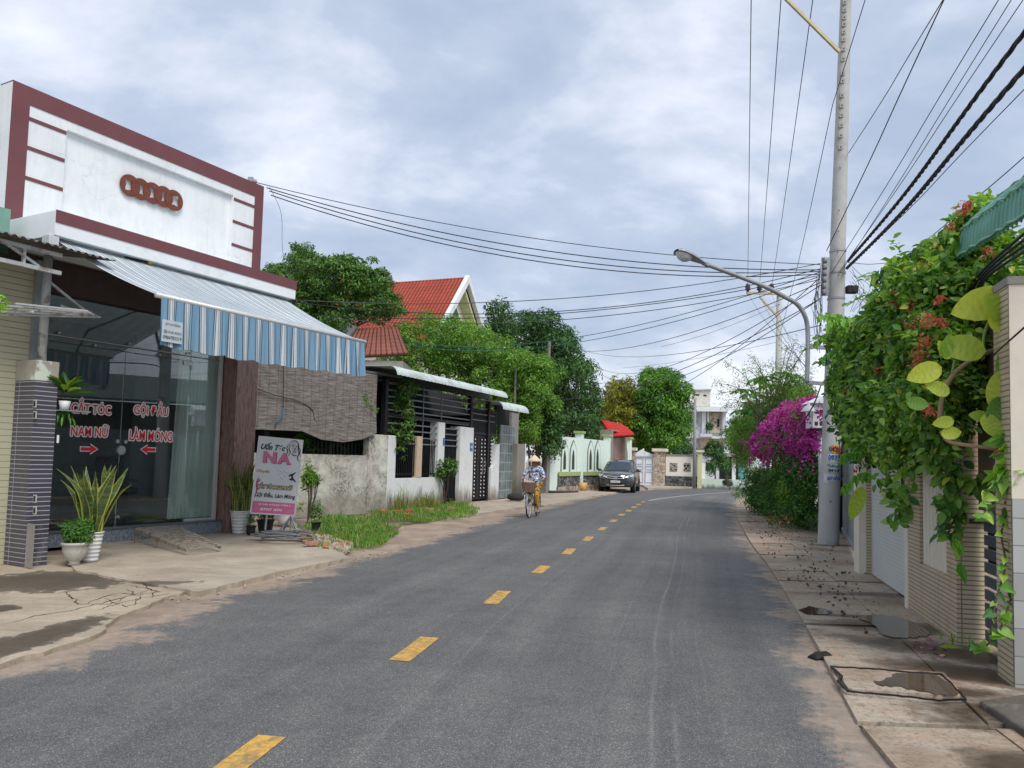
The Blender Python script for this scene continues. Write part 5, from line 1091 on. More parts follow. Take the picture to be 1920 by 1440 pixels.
# bend: white gate, pillars, cream wall
EW=Frame((10.04,50.3),-18.); EZ=.1
def eb(pl,pr,pt,pb,y=0): a,b,c,d=hb(EW,pl,pr,pt,pb,y); return a,b,c,d
a,b,c,d=eb(1191,1225,850,905)
M_WGT=mk('white_gate_paint',hexc('f0f3f8'),.4,var=.04)
g=thing('white_gate','white double metal gate with a pointed top beside the parked car','gate',tuple(EW.M@Vector(((a+b)/2,0,EZ))),EW.a)
zt=d; ztp=EW.hit(1205,843,0)[1]; mid=(a+b)/2
MB(EW.M).xz([(a,EZ),(mid,EZ),(mid,ztp-.1),(a+.55,ztp+.1),(a,zt)],0,.05).build('gate_leaf',M_WGT,g); MB(EW.M).xz([(mid+.02,EZ),(b,EZ),(b,zt-.05),(mid+.4,zt),(mid+.02,ztp-.1)],0,.05).build('gate_leaf',M_WGT,g)
m=MB(EW.M)
for x0_,x1_ in ((a+.05,mid-.05),(mid+.07,b-.05)):
    for z0_,z1_ in ((EZ+.15,1.0),(1.1,1.35),(1.45,zt-.3)): 
        m.box(x0_,x1_,-.03,-.002,z0_,z0_+.05); m.box(x0_,x1_,-.03,-.002,z1_-.05,z1_); m.box(x0_,x0_+.05,-.03,-.002,z0_+.05,z1_-.05); m.box(x1_-.05,x1_,-.03,-.002,z0_+.05,z1_-.05)
m.box(a,b,-.06,-.031,zt-.25,zt-.17); m.build('moulding',mk('gate_moulding',hexc('b9c3d4'),.5),g)
M_CAPW=mk('cream_cap',hexc('ddd8c6'),.8)
for pl,pr,pt,lab in ((1179,1190,845,'beige pebble clad pillar left of the white gate'),(1226,1247,847,'beige pebble clad pillar right of the white gate')):
    a,b,c,d=eb(pl,pr,pt,909); t=thing('gate_pillar',lab,'pillar',tuple(EW.M@Vector(((a+b)/2,0,EZ))),EW.a)
    MB(EW.M).box(a,b,-.15,b-a-.15,.0,d).build('shaft',M_PEB,t); MB(EW.M).box(a-.12,b+.12,-.27,b-a-.03,d,d+.2).build('cap',M_CAPW,t,bevel=.02)
a,b,c,d=eb(1248,1308,855,912); cw=thing('cream_wall','cream garden wall with two square grille openings and dark stone base','wall',tuple(EW.M@Vector(((a+b)/2,0,0))),EW.a)
M_CREAM=mk('cream_paint',hexc('ebe7dc'),.85,var=.04)
MB(EW.M).box(a,b,0,.2,0,d).build('wall_panel',M_CREAM,cw); MB(EW.M).box(a,b,-.04,.24,d,d+.1).build('coping',M_CEM,cw); zs_=EW.hit(1275,893,0)[1]; MB(EW.M).box(a,b,-.04,-.002,.02,zs_).build('stone_base',M_ROCKD,cw)
def mat_grille():
    n=Nd('lattice_grille'); e=n.new('TexVoronoi',{'Vector':n.co(),'Scale':6.},feature='DISTANCE_TO_EDGE').outputs[0]; return n.fin(n.ramp(e,[(.1,hexc('a9a79c')),(.14,hexc('2c2f2e'))]),.8)
MG=mat_grille()
for pl,pr in ((1256,1270),(1282,1295)):
    a_,b_,c_,d_=eb(pl,pr,868,884); MB(EW.M).box(a_,b_,-.02,-.003,c_,d_).build('grille',MG,cw)
a,b,c,d=eb(1308,1316,848,913); t=thing('ivory_pillar','plain ivory square pillar at the end of the cream wall','pillar',tuple(EW.M@Vector(((a+b)/2,0,0))),EW.a)
MB(EW.M).box(a,b,-.2,.2,0,d).build('shaft',mk('ivory_paint',hexc('d6d2a8'),.85),t); MB(EW.M).box(a-.15,b+.12,-.3,.3,d,d+.13).build('cap',M_CAPW,t)
a,b,c,d=eb(1316,1420,899,916); tag(MB(EW.M).box(a,b,-.05,.12,0,d).build('low_wall',mat_dirtybase('mint_wall_mould',hexc('cfe0d0'),hexc('4c5048'),.5),None),'low mint green wall with black mould at the road bend','wall')
a,b,c,d=eb(1316,1322,868,899,.1); tag(MB(EW.M).box(a,b,.15,.4,0,d).build('wall_stub',M_WHITE,None),'short white upright wall stub behind the low mint wall','wall')
tree('bare low bush growing over the low mint wall',[(1352,905),(1360,897),(1375,898),(1384,906),(1382,914),(1354,914)],47.6,.6,14,.14,900,.1,mat_leaf('grey_dry_leaf',hexc('4a4f42'),hexc('6c7060')),33,1368,.03,cat_='shrub',name='shrub',nlimb=2)
# kiosk
k0=at(1362,878,58); k1=at(1392,878,58); kt=thing('roadside_kiosk','small far kiosk with a pale awning roof and turquoise side by the bend','kiosk',(k0.x,58,0))
MB().box(k0.x,k1.x,58,60,0,2.2).build('wall',mk('dark_kiosk',hexc('33393b'),.8),kt); MB().box(k0.x-.6,k1.x+.3,57,60.3,2.3,2.42).build('roof',mk('kiosk_roof',hexc('b9a7a2'),.7),kt)
MB().box(k0.x+.35,k0.x+.62,57.7,57.9,0,2.3).build('post',M_WHITE,kt); MB().box(k1.x-.4,k1.x+.2,57.6,57.75,0,2.2).build('turquoise_panel',mk('turquoise_paint',hexc('5f9fa0'),.7),kt)
# grey pole
p=at(1301.5,900,49.3); z1=at(1301.5,748,49.3).z; tag(MB().tube([(p.x,49.3,0),(p.x,49.3,z1)],[.11,.08],10).build('utility_pole',mk('grey_pole_concrete',hexc('8e9190'),.85),None,True),'slim grey pole standing behind the cream wall left of the white building','pole')
# white building
BF=Frame((at(1330,800,78).x,78),-12.)
b_=thing('white_building','far white two storey building with patterned breeze block facade and balcony','building',tuple(BF.o),BF.a)
M_FW=mk('grey_white_plaster',hexc('cdd2d6'),.85,var=.05,dirt=hexc('9ba1a6'),dscale=.6); M_FT=mk('cream_tower_plaster',hexc('cfc9bb'),.85,dirt=hexc('a09a8c'),dscale=.5,dth=(.5,.7))
def B(pl,pr,pt,pb,y0,y1,name,mat,par=None,bevel=0):
    a,b,c,d=hb(BF,pl,pr,pt,pb,y0); return MB(BF.M).box(a,b,y0,y1,c,d).build(name,mat,par or b_,bevel=bevel)
B(1265,1356,770,905,.6,8,'wall',M_FW); B(1262,1366,762,771,-.6,8.2,'eave_slab',M_WHITE); tw=B(1298,1332,731,761.5,1.2,5,'tower',M_FT); B(1297,1334,729,731,1.0,5.2,'tower_coping',M_FW)
B(1305,1311,739,742,1.17,1.19,'vent',M_BLK,tw); B(1319,1325,740,743,1.17,1.19,'vent',M_BLK,tw)
def mat_breeze():
    n=Nd('patterned_breeze_block'); c=n.co(); e=n.vor(3.2,c,out=0); return n.fin(n.ramp(e,[(.15,hexc('5b5448')),(.3,hexc('a99c86')),(.6,hexc('c9bca4'))]),.9)
MBZ=mat_breeze()
B(1330,1352,774,812,.35,.55,'breeze_block_screen',MBZ); B(1312,1358,822,840,.1,.5,'breeze_block_screen',MBZ)
B(1316,1324,770,818,.3,.5,'louvre_window',M_WGT); B(1355,1361,768,832,.0,.3,'column',M_FW); B(1326,1329.5,769,813,.1,.5,'column',M_WHITE); B(1313,1336,813,819,-.8,.5,'balcony',M_FW); B(1310,1362,818,822,-.3,.5,'floor_band',M_WHITE)
B(1280,1312,818,822,.2,.5,'floor_band',M_FW); B(1301,1309,776,792,.5,.59,'window',mk('pale_window',hexc('9aa7ad'),.2)); B(1345,1349,785,800,.25,.34,'air_vent',M_BLK)
p=BF.M@Vector((BF.hit(1330,805,-.5)[0],-.4,BF.hit(1330,812,-.5)[1])); t=thing('balcony_plant','small dark plant standing on the balcony of the far white building','plant',tuple(p)); bush('foliage',p+Vector((0,0,.6)),(.5,.4,.7),300,.25,L_DARK,t,44)
# small posts in front of the trees
for px,y0,y1,Y,r,lab in ((1030,640,690,36,.07,'short weathered concrete post head in front of the yellow green tree'),(967,682,745,33,.05,'thin grey post with looped wire above the lean to canopy')):
    a=at(px,y0,Y); tag(MB().tube([(a.x,Y,0),(a.x,Y,a.z)],r,8).build('wire_post',mk('old_post',hexc('7d7a72'),.9) if px==1030 else bpy.data.materials['old_post'],None),lab,'post')
# yellow bucket, tyre, stump
p=gp(1092,920,.05); t=thing('yellow_bucket','dirty yellow bucket with a handle at the foot of the mint wall','bucket',tuple(p)); MB().lathe([(0,0),(.22,0),(.26,.42),(.24,.42),(.2,.03)],c=p,n=18).build('bucket_body',mk('yellow_bucket',hexc('c9a565'),.6,var=.2),t,True); MB().tube([p+Vector((.26*math.cos(a),0,.42+.16*math.sin(a))) for a in [math.pi*k/10 for k in range(11)]],.012,6).build('handle',M_GALV,t)
p=gp(967,938,.08); tag(MB().lathe([(.2,0),(.3,.04),(.32,.12),(.3,.2),(.2,.24),(.17,.12),(.2,0)],c=p,n=24).build('old_tyre',mk('old_rubber',hexc('33302e'),.9,bump=.5,bs=20),None,True),'old black tyre lying on the footway by the grey pillar','tyre')
p=gp(980,930,.05); t=thing('wooden_stool','small dark wooden stool and rack by the lean to','stool',tuple(p)); 
M_DW=mk('dark_wood',hexc('4a3a33'),.8)
MB().box(p.x-.25,p.x+.25,p.y-.2,p.y+.2,.6,.66).build('seat',M_DW,t)
for dx in(-.2,.2):
    for dy in (-.15,.15): MB().box(p.x+dx-.03,p.x+dx+.03,p.y+dy-.03,p.y+dy+.03,.05,.6).build('leg',M_DW,t)
# dark end board / poles lying at wall foot
P=[GW.M@Vector((xA-.4,-.25,.12)),GW.M@Vector((xA+1.8,-.8,.08))]; tag(MB().tube(P,.06,8).build('steel_pipe',mk('dark_pipe',hexc('33383c'),.5),None),'dark pipe lying along the foot of the mint wall behind the cyclist','pipe')
x,z=GW.hit(1022,880,-.1); q=GW.M@Vector((xA-.35,-.1,0)); t=tag(MB(GW.M).box(xA-.55,xA-.15,-.15,.1,0,1.9).build('stone_post',M_CEM,None),'plain grey post at the near end of the mint wall','post')
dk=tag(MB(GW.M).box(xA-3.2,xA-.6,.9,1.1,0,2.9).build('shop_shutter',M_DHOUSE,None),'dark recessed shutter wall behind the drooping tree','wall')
# ============================================================ RIGHT SIDE WALLS
RW=frame2((4.07,7.05),(5.2,11.43))      # local x runs away along the pavement, +y is towards the road
M_RTILE=mat_tiles('ribbed_beige_tile',hexc('c2b49a'),hexc('84745c'),.62,.043,.14,0,.05,.55,(hexc('a07f55'),1.3,.46))
M_CRM=mk('cream_edge_paint',hexc('d9d2c2'),.8,var=.05)
zs1=(RW.hit(1715,1054,0)[1]+RW.hit(1775,1079,0)[1])/2; xw=RW.hit(1698,1100,0)[0]
xs0_=RW.hit(1780,1000,0)[0]; xs1_=RW.hit(1724,1000,0)[0]; yb=RW.hx(1854,1150,0)[0]
hw=thing('tiled_front_wall','ribbed beige tiled front wall with a tall white slatted opening','wall',tuple(RW.M@Vector((1.2,0,.05))),RW.a)
HT=3.0
MB(RW.M).box(0,.3,yb,0,.03,HT).build('pillar',M_RTILE,hw)
MB(RW.M).box(.3,xs0_,-.2,-.0015,zs1,HT).box(.3,xs0_,-.2,-.0015,.0,zs1-.001).build('pillar_return',M_RTILE,hw) if xs0_>.32 else None
MB(RW.M).box(max(.3,xs0_),xw-.14,-.2,-.002,.03,zs1).build('low_wall',M_RTILE,hw)
MB(RW.M).box(xs1_,xw-.14,-.2,-.003,zs1+.001,HT).build('pillar',M_RTILE,hw)
MB(RW.M).box(xw-.14,xw,-.22,.012,.03,HT).build('white_jamb',M_CRM,hw,bevel=.004)
n_=8
for i in range(n_):
    x=xs0_+(xs1_-xs0_)*(i+.5)/n_; MB(RW.M).box(x-.05,x+.05,-.09,-.03,zs1+.002,HT-.15).build('slat',M_CRM,hw,bevel=.012)
MB(RW.M).box(xs0_,xs1_,-.15,-.09,HT-.149,HT).build('head_rail',M_CRM,hw)
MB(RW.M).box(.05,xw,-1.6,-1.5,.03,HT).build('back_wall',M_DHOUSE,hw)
MB(RW.M).box(-.2,xw+2,-1.6,-.1,HT+.002,HT+.1).build('roof_slab',M_CEM,hw)
# shutter door
xp2,_=RW.g(1624,1074,.06); M_WSL=mat_slats('white_roller_slats',hexc('cdd0cc'),.05,2,.75)
sd_=thing('roller_door','white horizontally ribbed roller door between two beige pillars','door',tuple(RW.M@Vector(((xw+xp2)/2,-.15,.05))),RW.a)
MB(RW.M).box(xw+.002,xp2+.3,-.2,-.14,.05,2.7).build('shutter',M_WSL,sd_); MB(RW.M).box(xw+.002,xp2+.3,-.25,-.1,2.701,3.0).build('shutter_box',M_CRM,sd_)
yb2=RW.hx(1660,1075,xp2)[0]
t=thing('tiled_pillar','ribbed beige tiled pillar with a white front edge left of the white roller door','pillar',tuple(RW.M@Vector((xp2+.2,-.2,.05))),RW.a)
MB(RW.M).box(xp2,xp2+.4,yb2,-.07,.03,2.9).build('shaft',M_RTILE,t); MB(RW.M).box(xp2-.004,xp2+.404,-.069,.03,.03,2.9).build('white_edge',M_CRM,t)
# grey steel gate
q0=gp(1617,1064,.06); q1=gp(1585,1010,.06); GG=frame2(q0,q1); L=(q1-q0).length
g=thing('grey_steel_gate','grey blue sheet steel gate with latch beside the concrete pole','gate',tuple(q0),GG.a)
M_GST=mk('grey_blue_gate_steel',hexc('8b9499'),.5,.3,var=.1,scale=4,dirt=hexc('6a625c'),dscale=3,dth=(.5,.75))
MB(GG.M).box(.12,L*.5,-.02,.02,.12,2.2).build('gate_leaf',M_GST,g,bevel=.005); MB(GG.M).box(L*.5+.02,L+.8,-.02,.02,.12,2.2).build('gate_leaf',M_GST,g,bevel=.005)
MB(GG.M).tube([(.04,0,.02),(.04,0,2.35)],.06,12).build('hinge_post',mk('dark_grey_post',hexc('5d656a'),.5,.3,var=.2,dirt=hexc('a5a9a8'),dscale=6),g,True)
m=MB(GG.M)
for z in (.2,1.1,2.1): m.box(.13,L+.7,.021,.05,z,z+.05)
m.build('gate_rail',M_GALV,g)
MB(GG.M).box(.25,.33,.03,.06,1.35,1.6).build('latch',M_BIRON,g)
# dark stone wall behind pole
q2=gp(1575,1000,.05); tag(MB(GG.M).box(L+.85,L+6,-.3,-.1,0,2.3).build('old_wall',mat_rock('dark_mossy_stone',hexc('2a2a26'),hexc('4a4942'),hexc('6b6a60'),8.),None),'dark mossy stone wall behind the concrete utility pole','wall')
# right most pillar with marble cladding
c0=gp(1871,1259,.06); c1=gp(1901,1282,.06); PM=frame2(c1,c0); Lp_=(c0-c1).length; PH=at(1885,548,5.95).z
t=thing('marble_pillar','tall pillar with ribbed beige side, white upper face and grey marble tiles at the right edge','pillar',tuple(c1),PM.a)
MB(PM.M).box(0,Lp_,-.6,0,.03,PH).build('shaft',M_RTILE,t)
M_MARB=mat_tiles('grey_marble_tile',hexc('a3a6a3'),hexc('74777a'),.3,.2,.02,.5,.18,.25)
zm=at(1905,900,5.75).z
MB(PM.M).box(-.012,-.002,-.6,-.004,.03,1.4).build('marble_cladding',M_MARB,t); MB(PM.M).box(-.008,-.001,-.6,-.002,1.402,PH+.0).build('white_face',M_CRM,t)
MB(PM.M).box(-.02,Lp_+.01,-.61,.01,PH+.001,PH+.06).build('cap',M_CEM,t)
g=thing('blue_grey_side_gate','dark blue grey slatted gate under a brown board in the gap between the pillars','gate',tuple(c0),PM.a)
m=MB(PM.M); yg=-.22
for k in range(10): z=.1+k*.12; m.box(Lp_+.002,1.35,yg,yg+.02,z,z+.09)
m.build('slats',mk('blue_grey_metal',hexc('4c5966'),.5,.3),g); MB(PM.M).box(Lp_+.002,1.35,yg+.03,yg+.06,1.25,HT).build('brown_board',mk('brown_board',hexc('6c5a4c'),.8),g)
# letter box on pillar
y,z=RW.hx(1835,978,0); tag(MB(RW.M).box(-.03,-.002,y-.1,y+.08,z-.015,z+.02).build('iron_bracket',mk('rusty_iron',hexc('4b342b'),.8),None),'small rusty iron bracket on the near beige tiled pillar','bracket')
# green plastic awning
def mat_green():
    n=Nd('green_corrugated_plastic'); c=n.ramp(n.noise(2,5),[(.3,hexc('2e6b54')),(.7,hexc('5c9b80'))]); return n.fin(c,.35)
MGA=mat_green()
ga_=thing('green_awning','curved green corrugated plastic awning at the upper right corner','awning',tuple(at(1900,430,6.)),0)
Bf,Bn,Tf,Tn=at(1797,487,7.0),at(2120,290,4.1),at(1868,398,7.3),at(2200,150,4.5)
def fg(u,v):
    b=Bf.lerp(Bn,u); t_=Tf.lerp(Tn,u); p=b.lerp(t_,v)+Vector((-.13,-.02,.12))*math.sin(math.pi*min(1,v*1.0))*.9
    r=.012*math.sin(u*2*math.pi*34); return p+Vector((-.5,-.3,.6))*r
MB().grid(fg,34*8,14).build('sheet',MGA,ga_,True,solid=.004)
for v in (.02,.35,.7,.98): MB().tube([fg(u/24,v)+Vector((-.02,-.01,.02))*.8 for u in range(25)],.01,5).build('rib',mk('pale_green_rib',hexc('8dbaa6'),.5) if v==.02 else bpy.data.materials['pale_green_rib'],ga_)
# house behind the gate: hidden by the creeper, mirrored in the salon glass
hz_=thing('bungalow','low house with a green sheet roof behind the grey gate and the creeper','house',(11,15,0))
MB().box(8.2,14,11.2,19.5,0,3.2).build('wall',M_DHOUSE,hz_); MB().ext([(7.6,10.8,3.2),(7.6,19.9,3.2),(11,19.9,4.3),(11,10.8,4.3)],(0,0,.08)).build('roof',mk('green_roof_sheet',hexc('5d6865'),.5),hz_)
# ============================================================ POLES
M_PCON=mk('pale_pole_concrete',hexc('b3b4b0'),.85,var=.08,scale=3,bump=.2,bs=30,dirt=hexc('8d8c86'),dscale=1.5,dth=(.5,.8))
PB=gp(1553,1019,.05); PT=at(1586,0,PB.y); dP=(PT-PB); 
def ppt(z): return PB+dP*((z-PB.z)/dP.z)
pole=thing('utility_pole','tall tapering concrete utility pole with phone number notices and a street lamp','utility pole',tuple(PB))
Z=[.0,.05]+[i*1.1 for i in range(1,13)]; prad=lambda z:.205-.0082*z
MB().tube([ppt(z) for z in Z],[prad(z) for z in Z],20).build('shaft',M_PCON,pole,True)
M_HOLE=mk('stamped_recess',hexc('5c5b57'),.9); M_FRM=mk('recess_rim',hexc('9c9c98'),.9)
for py_ in (10,24,38,51,65,79,97,116,143,157,184,203,221,240,259,281,320,399,438,477,600,750,940):
    w=PB+dP*0; z=at(1575,py_,PB.y).z; c=ppt(z)+Vector((-.07,-prad(z)*.95,0)); 
    if py_<300: MB().box(c.x-.045,c.x+.045,c.y-.014,c.y+.03,c.z-.05,c.z+.05).build('stamp',M_FRM,pole,bevel=.006)
    MB().box(c.x-.012,c.x+.012,c.y-.018 -.003,c.y-.0145,c.z-.014,c.z+.014).build('bolt_hole',M_HOLE,pole)
# crossarm beyond the top of the picture and its brace
YC=PB.y; az_=at(1470,-32,YC).z; M_ARM=mk('galvanised_cream_steel',hexc('b7ab8c'),.6,.3)
a_=at(1360,-32,YC-.16); b_2=ppt(az_)+Vector((.4,-.16,0)); a_.z=az_
MB().bar(a_,b_2,.09).build('crossarm',M_ARM,pole); MB().bar(at(1574,97,YC-.16),at(1462,-14,YC-.16),.06).build('brace',M_ARM,pole)
ins=MB()
M_INS=mk('brown_glaze',hexc('4a4348'),.25)
def insul(p,parent,s=1.): MB().lathe([(0,0),(.03*s,0),(.035*s,.05*s),(.075*s,.06*s),(.05*s,.1*s),(.07*s,.12*s),(.045*s,.17*s),(.05*s,.2*s),(0,.22*s)],c=p,n=12).build('insulator',M_INS,parent,True)
for px in (1410,1470,1534):
    p=at(px,-32,YC-.16); p.z=az_+.05; insul(p,pole,1.2)
# bands, spool rack
M_RACK=mk('grey_porcelain',hexc('8b8d90'),.4)
for py_ in (471,512,560,665):
    z=at(1555,py_,YC).z; MB().lathe([(prad(z)+.004,-.02),(prad(z)+.012,-.02),(prad(z)+.012,.02),(prad(z)+.004,.02)],c=ppt(z),n=20).build('band',M_GALV,pole)
for i in range(6):
    z=at(1548,489+i*12,YC).z; c=ppt(z)+Vector((-prad(z)-.12,-.05,0)); MB().lathe([(0,-.045),(.05,-.045),(.03,0),(.05,.045),(0,.045)],c=c,n=12).build('spool_insulator',M_RACK,pole,True)
z0_=at(1548,485,YC).z; z1_=at(1548,555,YC).z; c0_=ppt(z0_)+Vector((-prad(z0_)-.12,-.05,.02)); c1_=ppt(z1_)+Vector((-prad(z0_)-.12,-.05,0)); MB().tube([c0_,c1_],.012,6).build('rack_rod',M_GALV,pole)
MB().box(c0_.x-.06,c0_.x+.15,c0_.y+.02,c0_.y+.05,c1_.z,c0_.z).build('rack_plate',M_GALV,pole)
zc_=at(1590,545,YC).z; cc=ppt(zc_)+Vector((prad(zc_)+.1,-.1,0)); MB().box(cc.x-.1,cc.x+.12,cc.y-.08,cc.y+.08,cc.z-.08,cc.z+.08).build('splice_box',M_BLK,pole,bevel=.02)
# notices wrapped on the pole
def wrapped(name,py0,py1,a0,a1,mat,off=.004):
    za=at(1556,py1,YC).z; zb=at(1556,py0,YC).z; m=MB(); rr=(prad(za)+prad(zb))/2
    def f(u,v):
        z=za+(zb-za)*v; c=ppt(z); a=R(a0+(a1-a0)*u); return (c.x+(prad(z)+off)*math.cos(a),c.y+(prad(z)+off)*math.sin(a),z)
    m.grid(f,10,1); return m.build(name,mat,pole,True)
M_PAP=mk('pasted_notice_paper',hexc('c7cbd0'),.8,var=.05,dirt=hexc('a7a9a8'),dscale=8)
wrapped('notice',835,850,-112,-68,mk('orange_notice',hexc('c98b33'),.7)); wrapped('notice',852,868,-116,-66,M_PAP); wrapped('notice',869,886,-116,-70,M_PAP,.005); wrapped('notice',888,902,-118,-68,M_PAP); wrapped('notice',888,905,-150,-121,M_PAP)
M_BLUI=mk('blue_ink',hexc('2f55a4'),.7)
def ptext(body,py,h,mat,x=0,w=.3):
    z=at(1556,py,YC).z; c=ppt(z); MB().text(body,Matrix.Translation((c.x+x,c.y-prad(z)-.006,z))@RX,w=w,h=h,bold=.04).build('notice_print',mat,pole)
ptext('KHOAN',842,.1,M_BLK,-.0,.26); ptext('0933',858,.11,M_BLUI,-.02,.24); ptext('GIẾNG',873,.06,M_BLUI,-.02,.22); ptext('0914',882,.06,M_INK,-.02,.22); ptext('RÚT HẦM',895,.1,M_BLUI,-.02,.25)
# lamp
lp=thing('street_lamp','grey cobra head street lamp on a curved arm fixed to the concrete pole','street lamp',tuple(at(1514,715,YC)))
ly=YC-.25
P=[at(1513,718,ly),at(1514.5,660,ly),at(1514,615,ly),at(1508,590,ly-.05),at(1494,570,ly-.1),at(1470,556,ly-.2),at(1440,540,ly-.3),at(1390,520,ly-.45),at(1318,493,ly-.7)]
MB().tube(cat(P,6),.045,10).build('arm',M_GALV,lp,True)
for py_ in (649,717): p=at(1513,py_,ly); q=ppt(p.z); MB().bar(p,q,.07,.07).build('bracket',M_GALV,lp)
h0,h1=at(1320,496,ly-.7),at(1266,472,ly-.95); dd=(h1-h0); Lh=dd.length; HM=Matrix.Translation(h0)@dd.to_track_quat('X','Z').to_matrix().to_4x4()
m=MB(HM); NS=14
def hf(u,v):
    x=-.03+Lh*1.02*u; w=.05+.12*math.sin(math.pi*min(1,u*.62+.02))**1.3 if u<.97 else .09; a=math.pi*(v); return (x,w*math.cos(a),.015+w*.62*math.sin(a)*(1.0-.2*u))
m.grid(hf,NS,10); m.grid(lambda u,v:(hf(u,0)[0],hf(u,v*1.0)[1] if False else hf(u,0)[1]*(1-2*v),.014),NS,4); m.build('lamp_housing',mk('grey_cast_aluminium',hexc('9fa5a8'),.45,.4),lp,True)
MB(HM).grid(lambda u,v:(Lh*(.42+.55*u),.13*math.sin(math.pi*u)**.6*math.cos(math.pi*v),.012-.13*math.sin(math.pi*u)**.7*math.sin(math.pi*v)),12,10).build('lamp_glass',mk('frosted_lamp_glass',hexc('c3c8ca'),.15),lp,True)
MB(HM).box(-.1,.02,-.045,.045,-.01,.06).build('socket',M_GALV,lp,bevel=.01)
# second pole
p2=Vector((14.07,40.67,0)); top2=at(1461.5,549,40.67); pl2=thing('utility_pole','distant concrete utility pole with a crossarm rising behind the feathery tree','utility pole',tuple(p2))
MB().tube([p2,top2],[.2,.15],12).build('shaft',M_PCON,pl2,True); cl=at(1400,549,40.5); cr_=at(1464,551,40.5); MB().bar(cl,cr_,.12).build('crossarm',M_ARM,pl2); MB().bar(at(1424,556,40.5),at(1458,594,40.5),.09).build('brace',M_ARM,pl2)
for px in (1402,1424,1447): p=at(px,548,40.5); insul(p,pl2,2.2)
# white box and lamp by the bougainvillea
wb=at(1541,775,16.9); M_WBX=mk('white_box_paint',hexc('d3d6da'),.5)
t=thing('white_lantern_house','small white box with square windows and a pitched lid above the bougainvillea','box',(wb.x,16.9,wb.z-.4)); z0_=at(1530,803,16.8).z; z1_=at(1530,757,16.8).z; xa=at(1524,780,16.7).x; 
MB().box(xa,xa+.5,16.7,17.1,z0_,z1_).build('box_body',M_WBX,t,bevel=.01); MB().ext([(xa-.08,16.62,z1_+.001),(xa+.58,16.62,z1_+.001),(xa+.25,16.62,z1_+.16)],(0,.56,0)).build('lid',M_WHITE,t)
for i in range(2):
    for k in range(2): MB().box(xa+.04+i*.11,xa+.11+i*.11,16.692,16.699,z0_+.32-k*.26,z0_+.4-k*.26).build('window',M_BLK,t)
MB().tube([(xa+.25,16.9,0),(xa+.25,16.9,z0_)],.05,8).build('post',M_GALV,t,True)
t=thing('gate_lamp','small white bell shaped lamp left of the white box','lamp',tuple(at(1515,775,16.6))); c=at(1516,772,16.6); MB().lathe([(.16,0),(.15,.03),(.07,.12),(.03,.14),(.03,.2),(0,.22)],c=c,n=16).build('shade',M_WBX,t,True); MB().tube([c+Vector((0,0,.02)),c+Vector((.1,.2,-.1))],.02,6).build('bracket',M_GALV,t)
# ============================================================ RIGHT SIDE PLANTS
def creeperY(px,py): r=(px-960)/1442-.0; return max(7.15,1.95/(max(.3,r)-.258)+.25)
L_CREEP=mat_leaf('creeper_leaf',hexc('35602a'),hexc('8ab548'),hexc('b9bf58'),trans=.32,f3=.05,rough=.42)
L_YOUNG0=mat_leaf('light_shoot_leaf',hexc('568a35'),hexc('a3c458'),trans=.35)
cpoly=[(1547,640),(1556,598),(1600,585),(1625,590),(1645,545),(1640,510),(1668,484),(1705,486),(1735,462),(1780,440),(1800,415),(1796,385),(1815,362),(1850,360),(1866,392),(1868,440),(1935,430),(1935,560),(1895,600),(1870,640),(1858,700),(1842,745),(1822,805),(1800,850),(1795,885),(1778,915),(1768,890),(1765,870),(1735,850),(1712,868),(1700,905),(1688,915),(1672,890),(1640,885),(1612,885),(1588,880),(1575,835),(1560,780),(1545,710)]
b0=RW.M@Vector((1.3,.1,.05)); cr_t=thing('flowering_creeper','huge flowering creeper with small orange blossoms smothering the beige tiled wall','creeper',tuple(b0))
def cY(px,py): return creeperY(px,py)+ (.5 if py<520 else 0)
o,Cc=crown('foliage',cpoly,9,1.1,560,.175,78000,.078,L_CREEP,cr_t,51,aspect=.55,tmpl='l',droop=.7,up=.35,rnd=.95,Yfn=cY)
crown('top_foliage',[(1790,430),(1805,385),(1820,358),(1850,354),(1872,385),(1880,450),(1800,455)],7.5,.5,34,.09,1500,.075,L_YOUNG0,cr_t,53,aspect=.5,tmpl='l',rnd=.9,inset=.7)
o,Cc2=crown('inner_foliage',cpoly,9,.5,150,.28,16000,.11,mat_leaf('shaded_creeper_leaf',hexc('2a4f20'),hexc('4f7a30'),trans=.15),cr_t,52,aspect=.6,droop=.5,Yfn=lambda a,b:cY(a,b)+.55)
for i,(a,b) in enumerate(((0.3,.05),(1.9,.05))):
    p=RW.M@Vector((2.45 if i else 4.5,-.05,1.9))
    C=Cc[np.argsort(np.hypot(Cc[:,0]-p.x,Cc[:,1]-p.y))[:40:8]]
    for k,e in enumerate(C): MB().tube(cat([p,Vector(p).lerp(Vector(e),.5)+Vector((.1,.1,-.1)),Vector(e)],5),[.03*(1-.06*j) for j in range(11)],6).build('stem',M_STEM,cr_t,True)
M_FLW=mat_leaf('coral_blossom',hexc('b45a44'),hexc('dc9a78'),hexc('bd5048'),trans=.3,f3=.3)
rgf=np.random.default_rng(9)
